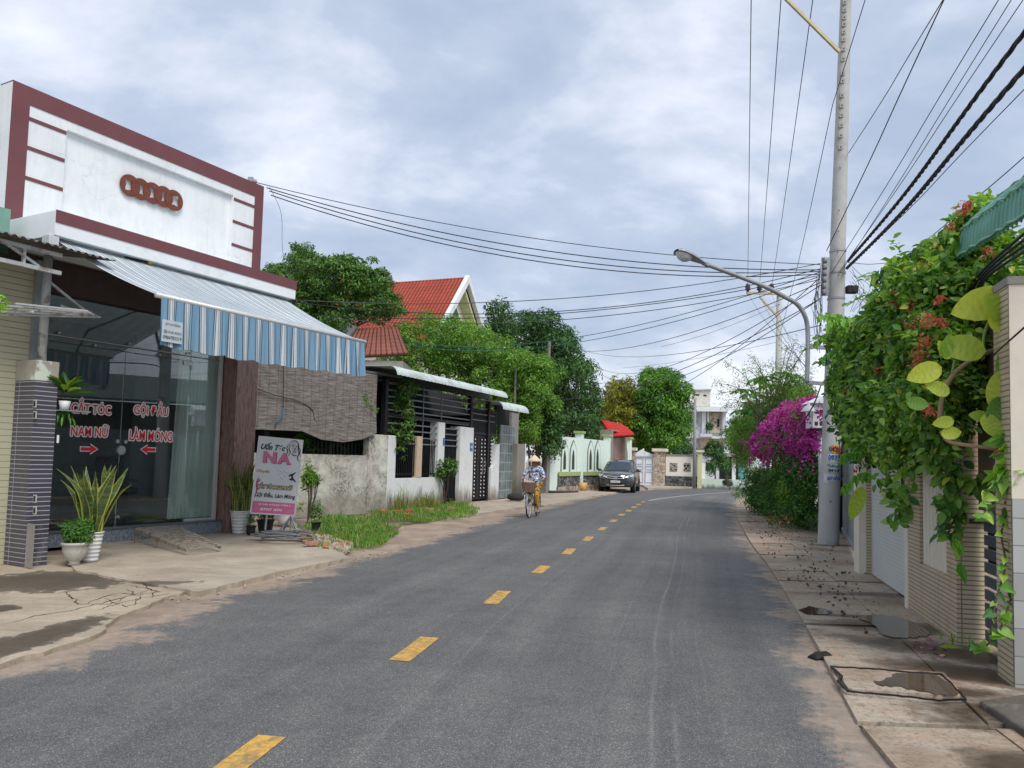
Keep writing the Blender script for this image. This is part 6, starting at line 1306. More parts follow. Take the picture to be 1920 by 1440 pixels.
for i,(px,py,s,n_) in enumerate(((1690,545,.1,70),(1683,565,.09,60),(1705,575,.07,40),(1650,695,.08,50),(1640,716,.07,45),(1600,712,.07,45),(1592,735,.08,60),(1575,745,.06,40),(1612,742,.06,40),(1730,500,.07,40),(1808,392,.08,60),(1852,473,.07,50),(1742,600,.09,60),(1712,612,.09,60),(1690,620,.06,40),(1735,640,.09,60),(1722,665,.08,60),(1765,605,.06,40),(1720,690,.08,50),(1740,770,.07,50),(1572,845,.06,40),(1760,560,.05,30),(1700,505,.05,30),(1665,640,.06,40),(1632,675,.05,30),(1780,425,.05,30),(1815,385,.06,40),(1605,880,.05,30))):
    Y=creeperY(px,py)-.88+(.5 if py<520 else 0); c=np.array(at(px,py,Y)); d=rgf.normal(size=(n_,3)); d/=np.linalg.norm(d,axis=1)[:,None]; leaves('flower_cluster',c+d*s*rgf.uniform(.2,1,(n_,1)),d+rgf.normal(size=d.shape)*.4,.038,M_FLW,cr_t,.5,'d',.3,seed=100+i)
# loose shoots breaking the outline, and faded seed tufts
rgq=np.random.default_rng(77); PP=[];NN=[];TT=[]
for i in range(150):
    c=Cc[rgq.integers(len(Cc))]; d=np.array([rgq.uniform(-1,.5),rgq.uniform(-1,-.1),rgq.uniform(-.7,1.1)]); d/=np.linalg.norm(d); L=rgq.uniform(.28,.6); c=c+d*.16
    P=[c+d*L*t+np.array([0,0,-.35*L*t*t]) for t in np.linspace(0,1,8)]; 
    if i<60: MB().tube([tuple(p) for p in P],.004,4).build('shoot',M_STEM,cr_t)
    for k,p in enumerate(P):
        for s in (-1,1): PP.append(p+rgq.normal(size=3)*.012); NN.append(rgq.normal(size=3)*.5+[0,-.4,.8]); TT.append(np.cross(d,[0,0,1])*s+d*.5+rgq.normal(size=3)*.2)
leaves('shoot_leaves',np.array(PP),np.array(NN),.085,L_YOUNG0,cr_t,.5,'l',T=np.array(TT),seed=78)
M_TUFT=mat_leaf('faded_tan_tuft',hexc('9c7a55'),hexc('c9a27c'),hexc('b0604a'),trans=.2,f3=.2)
for i in range(30):
    c=Cc[rgq.integers(len(Cc))]+np.array([-.12,-.24,0]); d=rgq.normal(size=(36,3)); leaves('seed_tuft',c+d*.045,d,.04,M_TUFT,cr_t,.3,seed=500+i)
# bright young leaves reaching out
L_YOUNG=mat_leaf('young_bright_leaf',hexc('5f9a35'),hexc('a5cc5a'),trans=.4)
rgy=np.random.default_rng(5)
for i,(px,py,dx,dy,n_) in enumerate(((1575,592,-.25,-.02,12),(1600,600,-.3,-.08,16),(1565,630,-.25,-.1,14),(1612,850,-.2,-.05,18),(1628,888,-.25,-.15,18),(1570,660,-.2,-.1,10),(1640,512,-.05,-.3,10),(1720,515,.0,-.25,14),(1790,1010,0,-.2,8))):
    Y=creeperY(px,py)-.45; c=Vector(at(px,py,Y)); pts=cat([c,c+Vector((dx*.6,-.05,dy*.2)),c+Vector((dx*1.3,-.08,dy*1.2))],8); tt=np.array([tuple(p) for p in pts]); k=rgy.integers(0,len(tt),n_*2); s=np.where(np.arange(n_*2)%2,1,-1)
    T=np.c_[np.full(n_*2,dx)*.6,-.5*np.ones(n_*2)*s,-.7*np.ones(n_*2)]; leaves('young_spray',tt[k],np.c_[np.full(n_*2,-.3),-np.ones(n_*2),.7*np.ones(n_*2)]+rgy.normal(size=(n_*2,3))*.25,.11,L_YOUNG,cr_t,.5,'h',T=T,seed=200+i)
# giant climbing plant with big yellow leaves
L_BIG=mat_leaf('big_yellow_green_leaf',hexc('7ba33c'),hexc('c9d04f'),trans=.35,cl=0)
L_BIG2=mat_leaf('big_green_leaf',hexc('3f7030'),hexc('86ad42'),trans=.3,cl=0)
def bigleaf(parent,px,py,Y,size,ang,face=(-.25,-1,.35),mat=None,asp=.62,seed=0):
    """one broad leaf with folded veins, tip pointing along ang (deg, picture plane)"""
    c=Vector(at(px,py,Y)); t=Vector((math.cos(R(ang)),0,math.sin(R(ang)))); n=Vector((face[0],face[1],face[2]*(.15 if py<1000 else 1))).normalized(); t=(t-n*t.dot(n)).normalized(); b=n.cross(t); V=[];F=[]; NU,NV=14,10; rg_=random.Random(seed); rnd=rg_.random()
    for i in range(NU+1):
        u=i/NU; w=1.75*(u**.5)*((1-u)**.85)*asp; back=.16*(1-u)**3
        for j in range(NV+1):
            v=2*j/NV-1; x=(u-.42)-back*abs(v)**1.2*(1.2 if u<.35 else 0); y=v*w*.8
            z=.06*abs(v)**1.3*w*2-.14*(u-.4)**2+.02*math.sin(u*26-abs(v)*5)*abs(v); V.append(tuple(c+(t*x+b*y+n*z)*size))
    for i in range(NU):
        for j in range(NV): a=i*(NV+1)+j; F.append((a,a+1,a+NV+2,a+NV+1))
    return np_mesh('leaf',V,F,4,mat or L_BIG,parent,dict(rnd=[min(1,max(0,rnd*.6+.25*abs(math.sin(((k//(NV+1))/NU)*17-abs(2*(k%(NV+1))/NV-1)*4))+.25*math.sin(k*.13+seed)**2)) for k in range(len(V))],clump=[0]*len(V)),True)
gc=thing('climbing_plant','giant climbing plant with broad yellow green leaves and thick stems on the right pillar','climbing plant',tuple(PM.M@Vector((Lp_,.1,.05))))
BL=[(1838,572,.42,195,(-.3,-1,.5)),(1876,585,.3,-60,(.1,-1,.4)),(1885,610,.26,-20,(0,-1,.7)),(1802,652,.33,170,(-.2,-1,.6)),(1770,655,.16,120,(0,-1,.2)),(1778,645,.2,60,(.4,-1,.2)),(1732,700,.26,200,(-.2,-1,.5)),(1757,728,.19,160,(0,-.8,.8)),(1722,757,.17,-5,(0,-1,.6)),(1768,792,.15,190,(-.3,-1,.4)),(1785,812,.16,10,(0,-.7,.9)),(1893,690,.3,-95,(-.5,-1,.3)),(1878,735,.34,-110,(-.5,-1,.2)),(1905,720,.3,-80,(0,-1,.3)),(1868,770,.22,-120,(-.3,-1,.5)),(1905,800,.22,-100,(-.3,-1,.5)),(1860,800,.2,-60,(-.3,-1,.5)),(1910,660,.3,-60,(.2,-1,.5)),(1835,780,.14,170,(-.3,-1,.5)),(1885,840,.2,-130,(-.2,-1,.5)),(1905,860,.2,-90,(.2,-1,.4)),(1604,940,.33,-110,(-.4,-1,.6))]
for i,(px,py,s,an,fc) in enumerate(BL):
    if py==940: continue
    bigleaf(gc,px,py,5.9 if px>1850 else 6.05,s*.9,an,fc,[L_BIG,L_BIG,L_BIG2][i%3] if i>2 else L_BIG,seed=i)
tag(bigleaf(None,1606,945,10.6,.42,-110,(-.4,-1,.6),L_BIG,.4,3),'single broad yellow green leaf hanging by the grey steel gate','leaf')
def stem(px,Ys,r,name='stem',mat=None):
    P=cat([at(a,b,y) for (a,b),y in zip(px,Ys)],7); MB().tube(P,r,7).build(name,mat or mk('tan_stem',hexc('9a8467'),.8),gc,True); return P
M_TAN=mk('tan_climber_stem',hexc('9a8467'),.8); M_GSTEM=mk('green_petiole',hexc('7f9a4a'),.6)
stem([(1760,800),(1768,740),(1790,700),(1830,670),(1868,655)],[6.35]*5,.02,mat=M_TAN); stem([(1765,810),(1780,828),(1815,835),(1870,842),(1900,850)],[6.3,6.2,6.1,6.,5.95],.016,mat=M_TAN); stem([(1878,930),(1885,860),(1880,800),(1890,740)],[6.,5.95,5.95,5.95],.018,mat=M_TAN)
stem([(1843,660),(1845,630),(1855,600)],[6.3,6.3,6.25],.012,mat=M_GSTEM); stem([(1870,640),(1862,610)],[6.1,6.1],.011,mat=M_GSTEM); stem([(1785,700),(1790,675)],[6.3,6.3],.01,mat=M_GSTEM); stem([(1775,730),(1755,715)],[6.3,6.3],.008,mat=M_GSTEM)
MB().ball(tuple(at(1880,848,5.9)),(.06,.06,.05),10,8).build('dry_husk',mk('rust_husk',hexc('8a4a30'),.8),gc,True)
tv=thing('trailing_vine','thin trailing vine with heart shaped leaves hanging down the marble pillar','vine',tuple(gp(1880,1240,.06)))
rgv=np.random.default_rng(8); LP=[];LT=[]
for pts in ([(1905,880),(1893,940),(1878,1000),(1885,1060),(1866,1130),(1858,1190)],[(1912,860),(1905,930),(1900,1000),(1908,1060),(1893,1130),(1872,1190)],[(1900,860),(1870,900),(1845,930),(1850,960),(1830,975)],[(1918,880),(1915,980),(1925,1050),(1915,1110)],[(1862,1190),(1845,1215),(1825,1205)]):
    P=cat([at(a,b,5.85-.03*i) for i,(a,b) in enumerate(pts)],8); MB().tube(P,.0075,5).build('stem',M_STEM if pts[0][0]!=1900 else M_GSTEM,tv,True)
    for k in range(0,len(P),2): LP.append(tuple(P[k])); LT.append((rgv.uniform(-1,1),-.3,rgv.uniform(-.6,.3)))
LP=np.array(LP);LT=np.array(LT); leaves('foliage',LP,np.c_[np.full(len(LP),-.2),-np.ones(len(LP)),.6*np.ones(len(LP))]+rgv.normal(size=LP.shape)*.3,.085,mat_leaf('heart_vine_leaf',hexc('5c9438'),hexc('b5cc55'),hexc('3c6a2c'),trans=.35,f3=.3),tv,.75,'h',T=LT)
crown('dense_leaves',[(1858,880),(1870,820),(1925,790),(1935,920),(1905,960),(1875,930)],5.95,.3,16,.08,420,.11,L_YOUNG,tv,61,aspect=.7,tmpl='h')
hg=thing('hanging_creeper_strand','leafy creeper strands dangling in front of the white slats','vine',tuple(RW.M@Vector((1,.2,2))))
for i,pts in enumerate(([(1700,880),(1690,930),(1685,975)],[(1740,850),(1765,880),(1790,890)],[(1780,880),(1785,930),(1780,960)],[(1760,940),(1790,960),(1778,1000)],[(1765,860),(1810,905),(1850,900)],[(1650,900),(1690,935),(1695,960)])):
    Y=creeperY(*pts[0])-.4; P=cat([at(a,b,Y) for a,b in pts],8); MB().tube(P,.006,5).build('strand',M_STEM,hg,True); k=np.repeat(np.arange(len(P)),4); A=np.array([tuple(p) for p in P])[k]+rgv.normal(size=(len(k),3))*.04
    leaves('foliage',A,rgv.normal(size=A.shape)*.4+np.array([-.4,-.8,.6]),.1,L_CREEP if i%2 else L_BIG2,hg,.55,'l',.8,seed=70+i)
tag(MB().tube(cat([RW.M@Vector((x,.06,z)) for x,z in ((1.7,1.15),(1.75,1.5),(2.15,1.9),(1.85,2.2),(2.3,2.8))],6),.018,6).build('bare_vine',M_STEM,None,True),'bare brown vine looping over the edge of the slatted opening','vine')
# hedge, bougainvillea, papaya, feathery tree
def hY(px,py=0): return 26.5-(px-1395)*(26.5-17.6)/(1530-1395)
def hb_(label,poly,n,size,mat,seed,thick,nb,rb,cat_='shrub',name='shrub',dy=0.,aspect=.35,tm='d',**kw):
    cx=sum(p[0] for p in poly)/len(poly); b=at(cx,860,hY(cx)+dy); b.z=.0; t=thing(name,label,cat_,tuple(b)); o,C=crown('foliage',poly,20,thick,nb,rb,n,size,mat,t,seed,aspect=aspect,tmpl=tm,Yfn=lambda a,b:hY(a,b)+dy,**kw); limbs(t,b,C,.05,M_BARK,seed,4); return t
L_HEDGE=mat_leaf('hedge_leaf',hexc('1f4520'),hexc('558a35'),trans=.2); L_FEA=mat_leaf('feathery_leaf',hexc('3a6a30'),hexc('86a84c'),hexc('a09a55'),trans=.25,f3=.05)
hb_('dense green roadside hedge under the bougainvillea',[(1380,955),(1388,900),(1400,870),(1430,865),(1480,855),(1515,835),(1560,830),(1562,900),(1545,990),(1515,1010),(1480,1000),(1440,985),(1400,968)],26000,.1,L_HEDGE,71,2.0,90,.42,dy=.6,aspect=.3,droop=.9)
hb_('brighter yellow green bush in the middle of the roadside hedge',[(1455,880),(1500,885),(1515,920),(1510,975),(1470,975),(1450,930)],6000,.09,mat_leaf('yellowish_hedge_leaf',hexc('4f7f2c'),hexc('93b544'),trans=.25),72,.8,26,.28,dy=-.1,aspect=.4)
hb_('light feathery leaved tree above the roadside hedge',[(1352,838),(1362,800),(1385,770),(1400,735),(1440,712),(1500,705),(1540,715),(1545,800),(1480,860),(1430,870),(1410,930),(1388,935),(1372,895)],26000,.13,L_FEA,73,2.4,70,.5,'tree','feathery_tree',dy=3.,aspect=.16,droop=.6)
L_BOU=mat_leaf('magenta_bract',hexc('a82898'),hexc('dc58c6'),hexc('7c2f6a'),trans=.35,f3=.15)
rgs0=np.random.default_rng(41)
bg_=hb_('big magenta flowering bougainvillea spilling towards the road',[(1402,838),(1410,810),(1440,775),(1475,755),(1500,748),(1515,738),(1538,742),(1548,790),(1545,835),(1525,865),(1500,868),(1470,862),(1445,870),(1425,895),(1412,890),(1418,862),(1400,850)],26000,.062,L_BOU,74,1.7,95,.26,'bougainvillea','bougainvillea',dy=-.4,aspect=.75,up=.2)
PP=[];NN=[]
for i in range(110):
    px=rgs0.uniform(1410,1540); py=rgs0.uniform(745,860); c=np.array(at(px,py,hY(px)-.9)); 
    if not inpoly([(1402,838),(1440,775),(1500,748),(1548,740),(1545,835),(1525,865),(1425,890)],np.array([px]),np.array([py]))[0]: continue
    d=np.array([rgs0.uniform(-1,.3),rgs0.uniform(-.8,0),rgs0.uniform(-.6,.9)]); L=rgs0.uniform(.3,.8)
    for t in np.linspace(0,1,22): PP.append(c+d*L*t+np.array([0,0,-.5*L*t*t])+rgs0.normal(size=3)*.05*(1.2-t)); NN.append(rgs0.normal(size=3)+[0,-.5,.5])
leaves('flower_sprays',np.array(PP),np.array(NN),.07,L_BOU,bg_,.8,seed=79)
crown('leaf_mix',[(1412,830),(1440,785),(1500,755),(1540,750),(1540,840),(1500,855),(1430,870)],19,1.9,70,.3,3500,.07,L_YG,bg_,91,aspect=.5,Yfn=lambda a,b:hY(a)-.45)
crown('green_foliage',[(1420,860),(1470,800),(1520,790),(1548,850),(1530,885),(1490,890),(1440,890)],19,1.2,30,.3,5000,.08,L_HEDGE,bg_,75,Yfn=lambda a,b:hY(a)+.1)
# feathery upright sprays
ft=thing('feathery_sapling','sparse feathery sapling with long bare sprays against the sky','tree',tuple(at(1420,940,24)*1)); ft.location.z=0; ft.matrix_basis=Matrix.Translation(ft.location)
rgs=np.random.default_rng(4); hub=at(1440,800,24)
MB().tube([Vector((hub.x,24,0)),hub],[.06,.04],7).build('trunk',M_BARK,ft,True)
for i,(px,py) in enumerate(((1342,718),(1350,735),(1362,682),(1385,715),(1398,690),(1375,760),(1420,690),(1425,715),(1445,680),(1475,650),(1490,640),(1500,668),(1512,650),(1470,690),(1356,760),(1410,670),(1485,690),(1525,690))):
    e=at(px,py,23.5+rgs.uniform(-1,1)); P=cat([hub+Vector((rgs.uniform(-.3,.3),0,-.2)),hub.lerp(e,.55)+Vector((.1,0,.35)),e],8); MB().tube(P,[.022*(1-.05*j) for j in range(len(P))],5).build('branch',M_BARK,ft,True)
    A=np.array([tuple(p) for p in P]); k=rgs.integers(5,len(A),170); t_=rgs.uniform(0,1,170)[:,None]; k2=np.minimum(k+1,len(A)-1); pos=A[k]*(1-t_)+A[k2]*t_+rgs.normal(size=(170,3))*.1; leaves('foliage',pos,rgs.normal(size=pos.shape)+np.array([0,0,.5]),.09,L_FEA,ft,.18,'d',.3,seed=300+i)
# papaya
pp=thing('papaya_tree','papaya tree with a whorl of lobed leaves above the bougainvillea','tree',tuple(at(1455,940,25.5)*1)); pp.location.z=0; pp.matrix_basis=Matrix.Translation(pp.location)
hub=at(1452,752,25.5); MB().tube([Vector((hub.x,25.5,0)),hub],[.1,.06],9).build('trunk',M_BARK,pp,True)
L_PAP=mat_leaf('papaya_leaf',hexc('3d7a38'),hexc('7fb454'),trans=.3)
for i in range(26):
    a=rgs.uniform(0,6.28); el=rgs.uniform(-.5,1.3); L_=rgs.uniform(.5,1.15); d=Vector((math.cos(a)*math.cos(el),math.sin(a)*math.cos(el),math.sin(el))); e=hub+d*L_; MB().tube([hub,hub.lerp(e,.6)+Vector((0,0,.06)),e],.014,5,).build('petiole',M_GSTEM,pp,True)
    n9=9; an=np.linspace(-2.2,2.2,n9); h=Vector((d.x,d.y,0)).normalized(); s_=Vector((-h.y,h.x,0)); T=np.array([tuple(h*math.cos(q)+s_*math.sin(q)+Vector((0,0,-.25))) for q in an]); leaves('leaf_blade',np.array([tuple(e)]*n9),np.tile([0,0,1.],(n9,1))+rgs.normal(size=(n9,3))*.1,.42,L_PAP,pp,.4,'l',T=T,seed=400+i)
# red flowers near ground
t=thing('ixora_shrub','low plant with small red blossoms at the foot of the hedge','shrub',tuple(at(1450,965,20.5)*1)); t.location.z=.05; t.matrix_basis=Matrix.Translation(t.location)
rgx=np.random.default_rng(3); A=np.array([tuple(gp(1440+rgx.uniform(0,55),975+rgx.uniform(0,16),.15)) for _ in range(260)]); A[:,2]+=rgx.uniform(0,.3,260); leaves('blossoms',A[:120],rgx.normal(size=(120,3))+[0,0,1],.07,M_FLW,t,.6); leaves('foliage',A,rgx.normal(size=A.shape)+[0,0,1],.1,L_HEDGE,t,.3)
# ============================================================ WIRES
M_WIRE=mk('black_cable',hexc('25272b'),.6); M_WGREY=mk('grey_cable',hexc('4d5156'),.6); M_TEAL=mk('teal_cable',hexc('2f6b62'),.5)
def wire(pts,r,label,group=None,mat=None,sag=None,n=10,name='overhead_cable',cat_='cable'):
    """pts: (px,py,Y) or Vector; sag for a two point span"""
    P=[p if isinstance(p,Vector) else at(*p) for p in pts]
    if sag is not None and len(P)==2:
        a,b=P; C=[a.lerp(b,k/24)-Vector((0,0,4*sag*.72*(k/24)*(1-k/24))) for k in range(25)]
    elif len(P)==2: C=P
    else: C=cat(P,n)
    o=MB().tube(C,r*.66,6).build(name,mat or M_WIRE,None,True); return tag(o,label,cat_,group)
def ext(a,b,k): # extend beyond b
    return b+(b-a)*k
GB='cables strung from the pole across the road to the left houses'; LB='thin dark cable in the bundle crossing from the pole to the left houses'
G3='power lines running from the far crossarm overhead'; L3='straight black power line running from the far crossarm up over the road'
for px2,px1 in ((1402,1409),(1424,1469),(1447,1533)):
    a=at(px2,538,40.5); b=at(px1,-32,YC-.16); b.z=az_+.3; c=ext(a,b,1.5); c.z=b.z+.3
    m1=a.lerp(b,.5)-Vector((0,0,.12)); wire([a,m1,b],.016,L3,G3); wire([b,c],.016,L3,G3)
# thin lines on the right
XB=Vector((.5,-16,0))
def right(pole_px,edge_px,eY,r,label,group=None,mat=None,poleY=None):
    a=at(*pole_px,poleY or YC-.1); b=at(*edge_px,eY); c=b+(b-a).normalized()*14; m=a.lerp(b,.5)-Vector((0,0,.05*(a-b).length/8)); wire([a,m,b,c],r,label,group,mat)
wire([(1459,640,40.5),(1495,500,24),(1561,197,YC-.1)],.012,'thin line rising from the far pole to a bracket left on the tall concrete pole')
a=at(1561,197,YC-.1); b=at(1622,0,12.5); wire([a,b,ext(a,b,2.)],.012,'thin line leaving the left bracket of the concrete pole towards the top edge')
right((1591,287),(1768,0),9.9,.012,'upper thin line from the right knob of the concrete pole to the top edge')
right((1550,470),(1772,-5),9.7,.014,'thin line crossing the front of the concrete pole to the top edge')
GR='thin lines fanning from the pole to the top right'; LR='thin line in the fan between the concrete pole and the top right corner'
right((1560,510),(1872,0),8.6,.010,LR,GR); right((1570,520),(1896,0),8.4,.009,LR,GR); right((1572,512),(1918,0),8.2,.009,LR,GR); right((1602,490),(1920,168),7.9,.009,LR,GR)
# twisted thick pair: three strands wound round each other
def twisted(pole_px,edge_px,eY,r,label):
    a=at(*pole_px,YC-.15); b=at(*edge_px,eY); c=b+(b-a).normalized()*9; m=a.lerp(b,.5)-Vector((0,0,.1)); P=cat([a,m,b,c],60); t=thing('twisted_cable',label,'cable',tuple(a)); 
    for s in range(3):
        Q=[]
        for i,p in enumerate(P):
            d=(P[min(i+1,len(P)-1)]-P[max(i-1,0)]).normalized(); u=d.cross(Vector((0,0,1))).normalized(); w=u.cross(d); an=i*.75+s*2.094; Q.append(p+(u*math.cos(an)+w*math.sin(an))*r*.6)
        MB().tube(Q,r*.62,6).build('strand',M_WIRE,t,True)
twisted((1590,490),(1920,62),7.7,.026,'upper thick twisted black cable running to the right edge'); twisted((1588,503),(1920,130),7.5,.028,'lower thick twisted black cable running to the right edge')
wire([(1590,492,YC-.1),(1640,495,14),(1700,478,12),(1850,355,9),(1925,290,8)],.009,'thin line passing over the creeper to the right edge')
wire([(1860,668,5.9),(1925,610,4.6)],.01,'taut thin line running from the thick stem across the marble pillar')
# thick bundle behind creeper at pole
wire([(1590,680,YC-.1),(1560,620,YC-.3),(1640,592,13.5)],.03,'black cable bundle dipping into the creeper beside the pole'); 
for i in range(4): wire([(1800+i*8,560+i*6,6.8),(1850,500+i*7,6.4),(1930,430+i*12,5.6)],.018,'black cable in the sagging clump under the green awning','cables under the green awning')
# left bundle
R0=lambda dy=0,dx=0:at(1538+dx,500+dy,YC-.05)
for (x,y,Y,dy,sag) in ((472,340,15.2,-4,.45),(500,352,15.2,6,.62),(505,358,15.2,9,.75),(508,366,15.2,14,.8)):
    wire([at(x,y,Y),R0(dy)],.012 if y<350 else .016,LB,GB,sag=sag)
wire([at(505,350,15.2),at(527,400,15.4),at(530,470,15.6),at(545,570,15.6)],.006,'loose thin cable drooping down from the salon parapet corner')
for (x,y,Y,dy,sag,mt) in ((545,562,15.4,-6,.5,M_WGREY),(548,566,15.4,4,.75,M_WIRE),(592,590,17.5,16,.55,M_WIRE),(610,596,17.5,24,.62,M_WGREY),(740,636,30,10,1.1,M_TEAL),(735,640,30,18,1.2,M_TEAL)):
    wire([at(x,y,Y),R0(dy)],.013,LB,GB,mt,sag=sag)
for (x,y,Y,dy,sag) in ((980,742,34,60,1.2),(1035,652,36,30,.9),(1122,690,45,35,1.3),(1125,700,45,60,1.6),(1090,655,50,110,.8),(1120,735,48,20,2.)):
    wire([at(x,y,Y),R0(dy)],.014,LB,GB,M_WGREY,sag=sag)
# from far crossarm pole
for (x0,y0,x1,y1,Y1,r) in ((1404,552,1514,690,YC,.012),(1424,552,1520,700,YC,.012),(1448,553,1545,770,YC,.012),(1462,600,1515,655,YC,.01),(1462,570,1240,650,44,.015),(1462,640,1165,690,60,.015)):
    wire([at(x0,y0,40.5),at(x1,y1,Y1)],r,'thin cable slanting down from the far crossarm pole','cables at the far crossarm pole',M_WGREY,sag=.3)
for i,(x0,x1,y1) in enumerate(((1402,1380,-0),)): pass
# hanging loops on the pole (left side tangle)
rgw=random.Random(6)
for i in range(16):
    x=1536+rgw.uniform(-8,6); y=495+rgw.uniform(0,50); L=rgw.uniform(40,150); wire([(x,y,YC-.1),(x-rgw.uniform(-4,12),y+L*.5,YC-.25),(x+rgw.uniform(-4,10),y+L,YC-.15)],.007,'loose cable dangling down the left side of the concrete pole','loose cables on the left of the pole')
for i in range(11):
    x=1597+rgw.uniform(-4,6); y=500+rgw.uniform(0,60); L=rgw.uniform(30,110); w=rgw.uniform(5,38); wire([(x,y,YC-.05),(x+w,y+L*.35,YC-.2),(x+rgw.uniform(-5,20),y+L,YC-.1)],.006,'loose cable loop dangling on the right side of the concrete pole','loose cables on the right of the pole')
for i,(y0,y1,dx) in enumerate(((500,560,140),(540,575,110),(590,545,90),(505,600,80))):
    wire([at(1598,y0,YC),at(1598+dx,y1,12.)],.007,'thin service line from the pole into the top of the creeper','service lines into the creeper',sag=.25)
wire([(1540,720,YC-.1),(1525,760,YC),(1500,800,YC+1)],.02,'black cable slanting down from the pole bracket towards the bougainvillea')
# insulator on salon corner
c=at(470,338,15.2); t=thing('wire_bracket','small grey wire bracket on the right end of the salon parapet','bracket',tuple(c)); MB().box(c.x-.05,c.x+.05,c.y-.03,c.y+.03,c.z-.12,c.z+.06).build('plate',M_GALV,t); MB().ball(tuple(c+Vector((.08,0,-.02))),.05,8,6).build('knob',M_RACK,t)
# ============================================================ CAR
M_CARP=Nd('dark_grey_metallic_paint').fin(hexc('35363c'),.25,.55,Coat_Weight=None) if False else None
def mat_car():
    n=Nd('dark_grey_metallic_paint'); n.fin(hexc('4e4e52'),.3,.45,.5); n.b.inputs['Coat Weight'].default_value=.8; n.b.inputs['Coat Roughness'].default_value=.05; return n.m
M_CARP=mat_car(); M_CGL=Nd('dark_car_glass').fin(hexc('2c3940'),.04,0,.9); M_CBLK=mk('black_car_plastic',hexc('17181a'),.5,var=.05); M_CHR=mk('chrome',(.7,.71,.73),.12,1.,var=.03); M_LENS=Nd('headlight_lens').fin(hexc('b7c0c8'),.08,.2,.8); M_RUB=mk('tyre_rubber',hexc('1b1b1c'),.85)
car=thing('parked_car','dark grey metallic suv parked facing us beside the mint green wall','car',(5.88,41.3,.02),R(-104)); CMX=world_of(car)
ST=[(2.27,.60,.34,.80,.84),(2.2,.74,.30,.86,.90),(2.05,.84,.28,.92,.97),(1.7,.89,.27,.98,1.04),(1.3,.905,.27,1.02,1.08),(.95,.91,.26,1.05,1.10),(.2,.91,.26,1.07,1.1),(-.6,.91,.26,1.09,1.1),(-1.4,.91,.27,1.11,1.12),(-1.9,.89,.3,1.11,1.12),(-2.2,.82,.36,1.05,1.08),(-2.27,.7,.42,.95,.97)]
def sec(w,z0,zb,zt):
    h=[(w-.10,z0),(w-.03,z0+.08),(w-.005,z0+.25),(w,zb-.25),(w-.02,zb-.08),(w-.08,zb),(w*.72,zb+(zt-zb)*.55),(w*.35,zt),(0,zt+.012)]
    return h+[(-a,b) for a,b in reversed(h[:-1])]
m=MB(CMX); V=[(x,y,z) for x,w,a,b,c in ST for y,z in sec(w,a,b,c)]; K=17; F=[(i*K+j,i*K+j+1,(i+1)*K+j+1,(i+1)*K+j) for i in range(len(ST)-1) for j in range(K-1)]; F+=[tuple(range(K-1,-1,-1)),tuple((len(ST)-1)*K+j for j in range(K))]+[((i+1)*K,(i+1)*K+K-1,i*K+K-1,i*K) for i in range(len(ST)-1)]
m.add(V,F)
GS=[(1.0,.80,.76,1.06),(.62,.82,.70,1.34),(.22,.82,.64,1.58),(-.05,.82,.62,1.645),(-.7,.82,.62,1.685),(-1.5,.82,.61,1.65),(-1.85,.80,.6,1.5),(-2.15,.78,.66,1.1)]
V=[];Kg=9
for x,w,wt,z in GS:
    zb=1.03
    for y,zz in ((w,zb),(w-.03,zb+.1*(z-zb)),(wt+.04,z-.10*(z-zb)),(wt*.8,z-.005),(0,z+.015),(-wt*.8,z-.005),(-wt-.04,z-.10*(z-zb)),(-w+.03,zb+.1*(z-zb)),(-w,zb)): V.append((x,y,zz))
m.add(V,[(i*Kg+j,i*Kg+j+1,(i+1)*Kg+j+1,(i+1)*Kg+j) for i in range(len(GS)-1) for j in range(Kg-1)])
body=m.build('body',M_CARP,car,True)
def gs(x):
    for a,b in zip(GS,GS[1:]):
        if b[0]<=x<=a[0]: t=(a[0]-x)/(a[0]-b[0]); return [a[i]+(b[i]-a[i])*t for i in range(4)]
def ws(u,v): x=.97-.80*v; q=gs(x); y=(2*u-1)*(q[2]*.93); return (x+.025,y,q[3]+.03-.05*abs(2*u-1)**2.2)
MB(CMX).grid(ws,12,8).build('windshield',M_CGL,car,True,solid=.004)
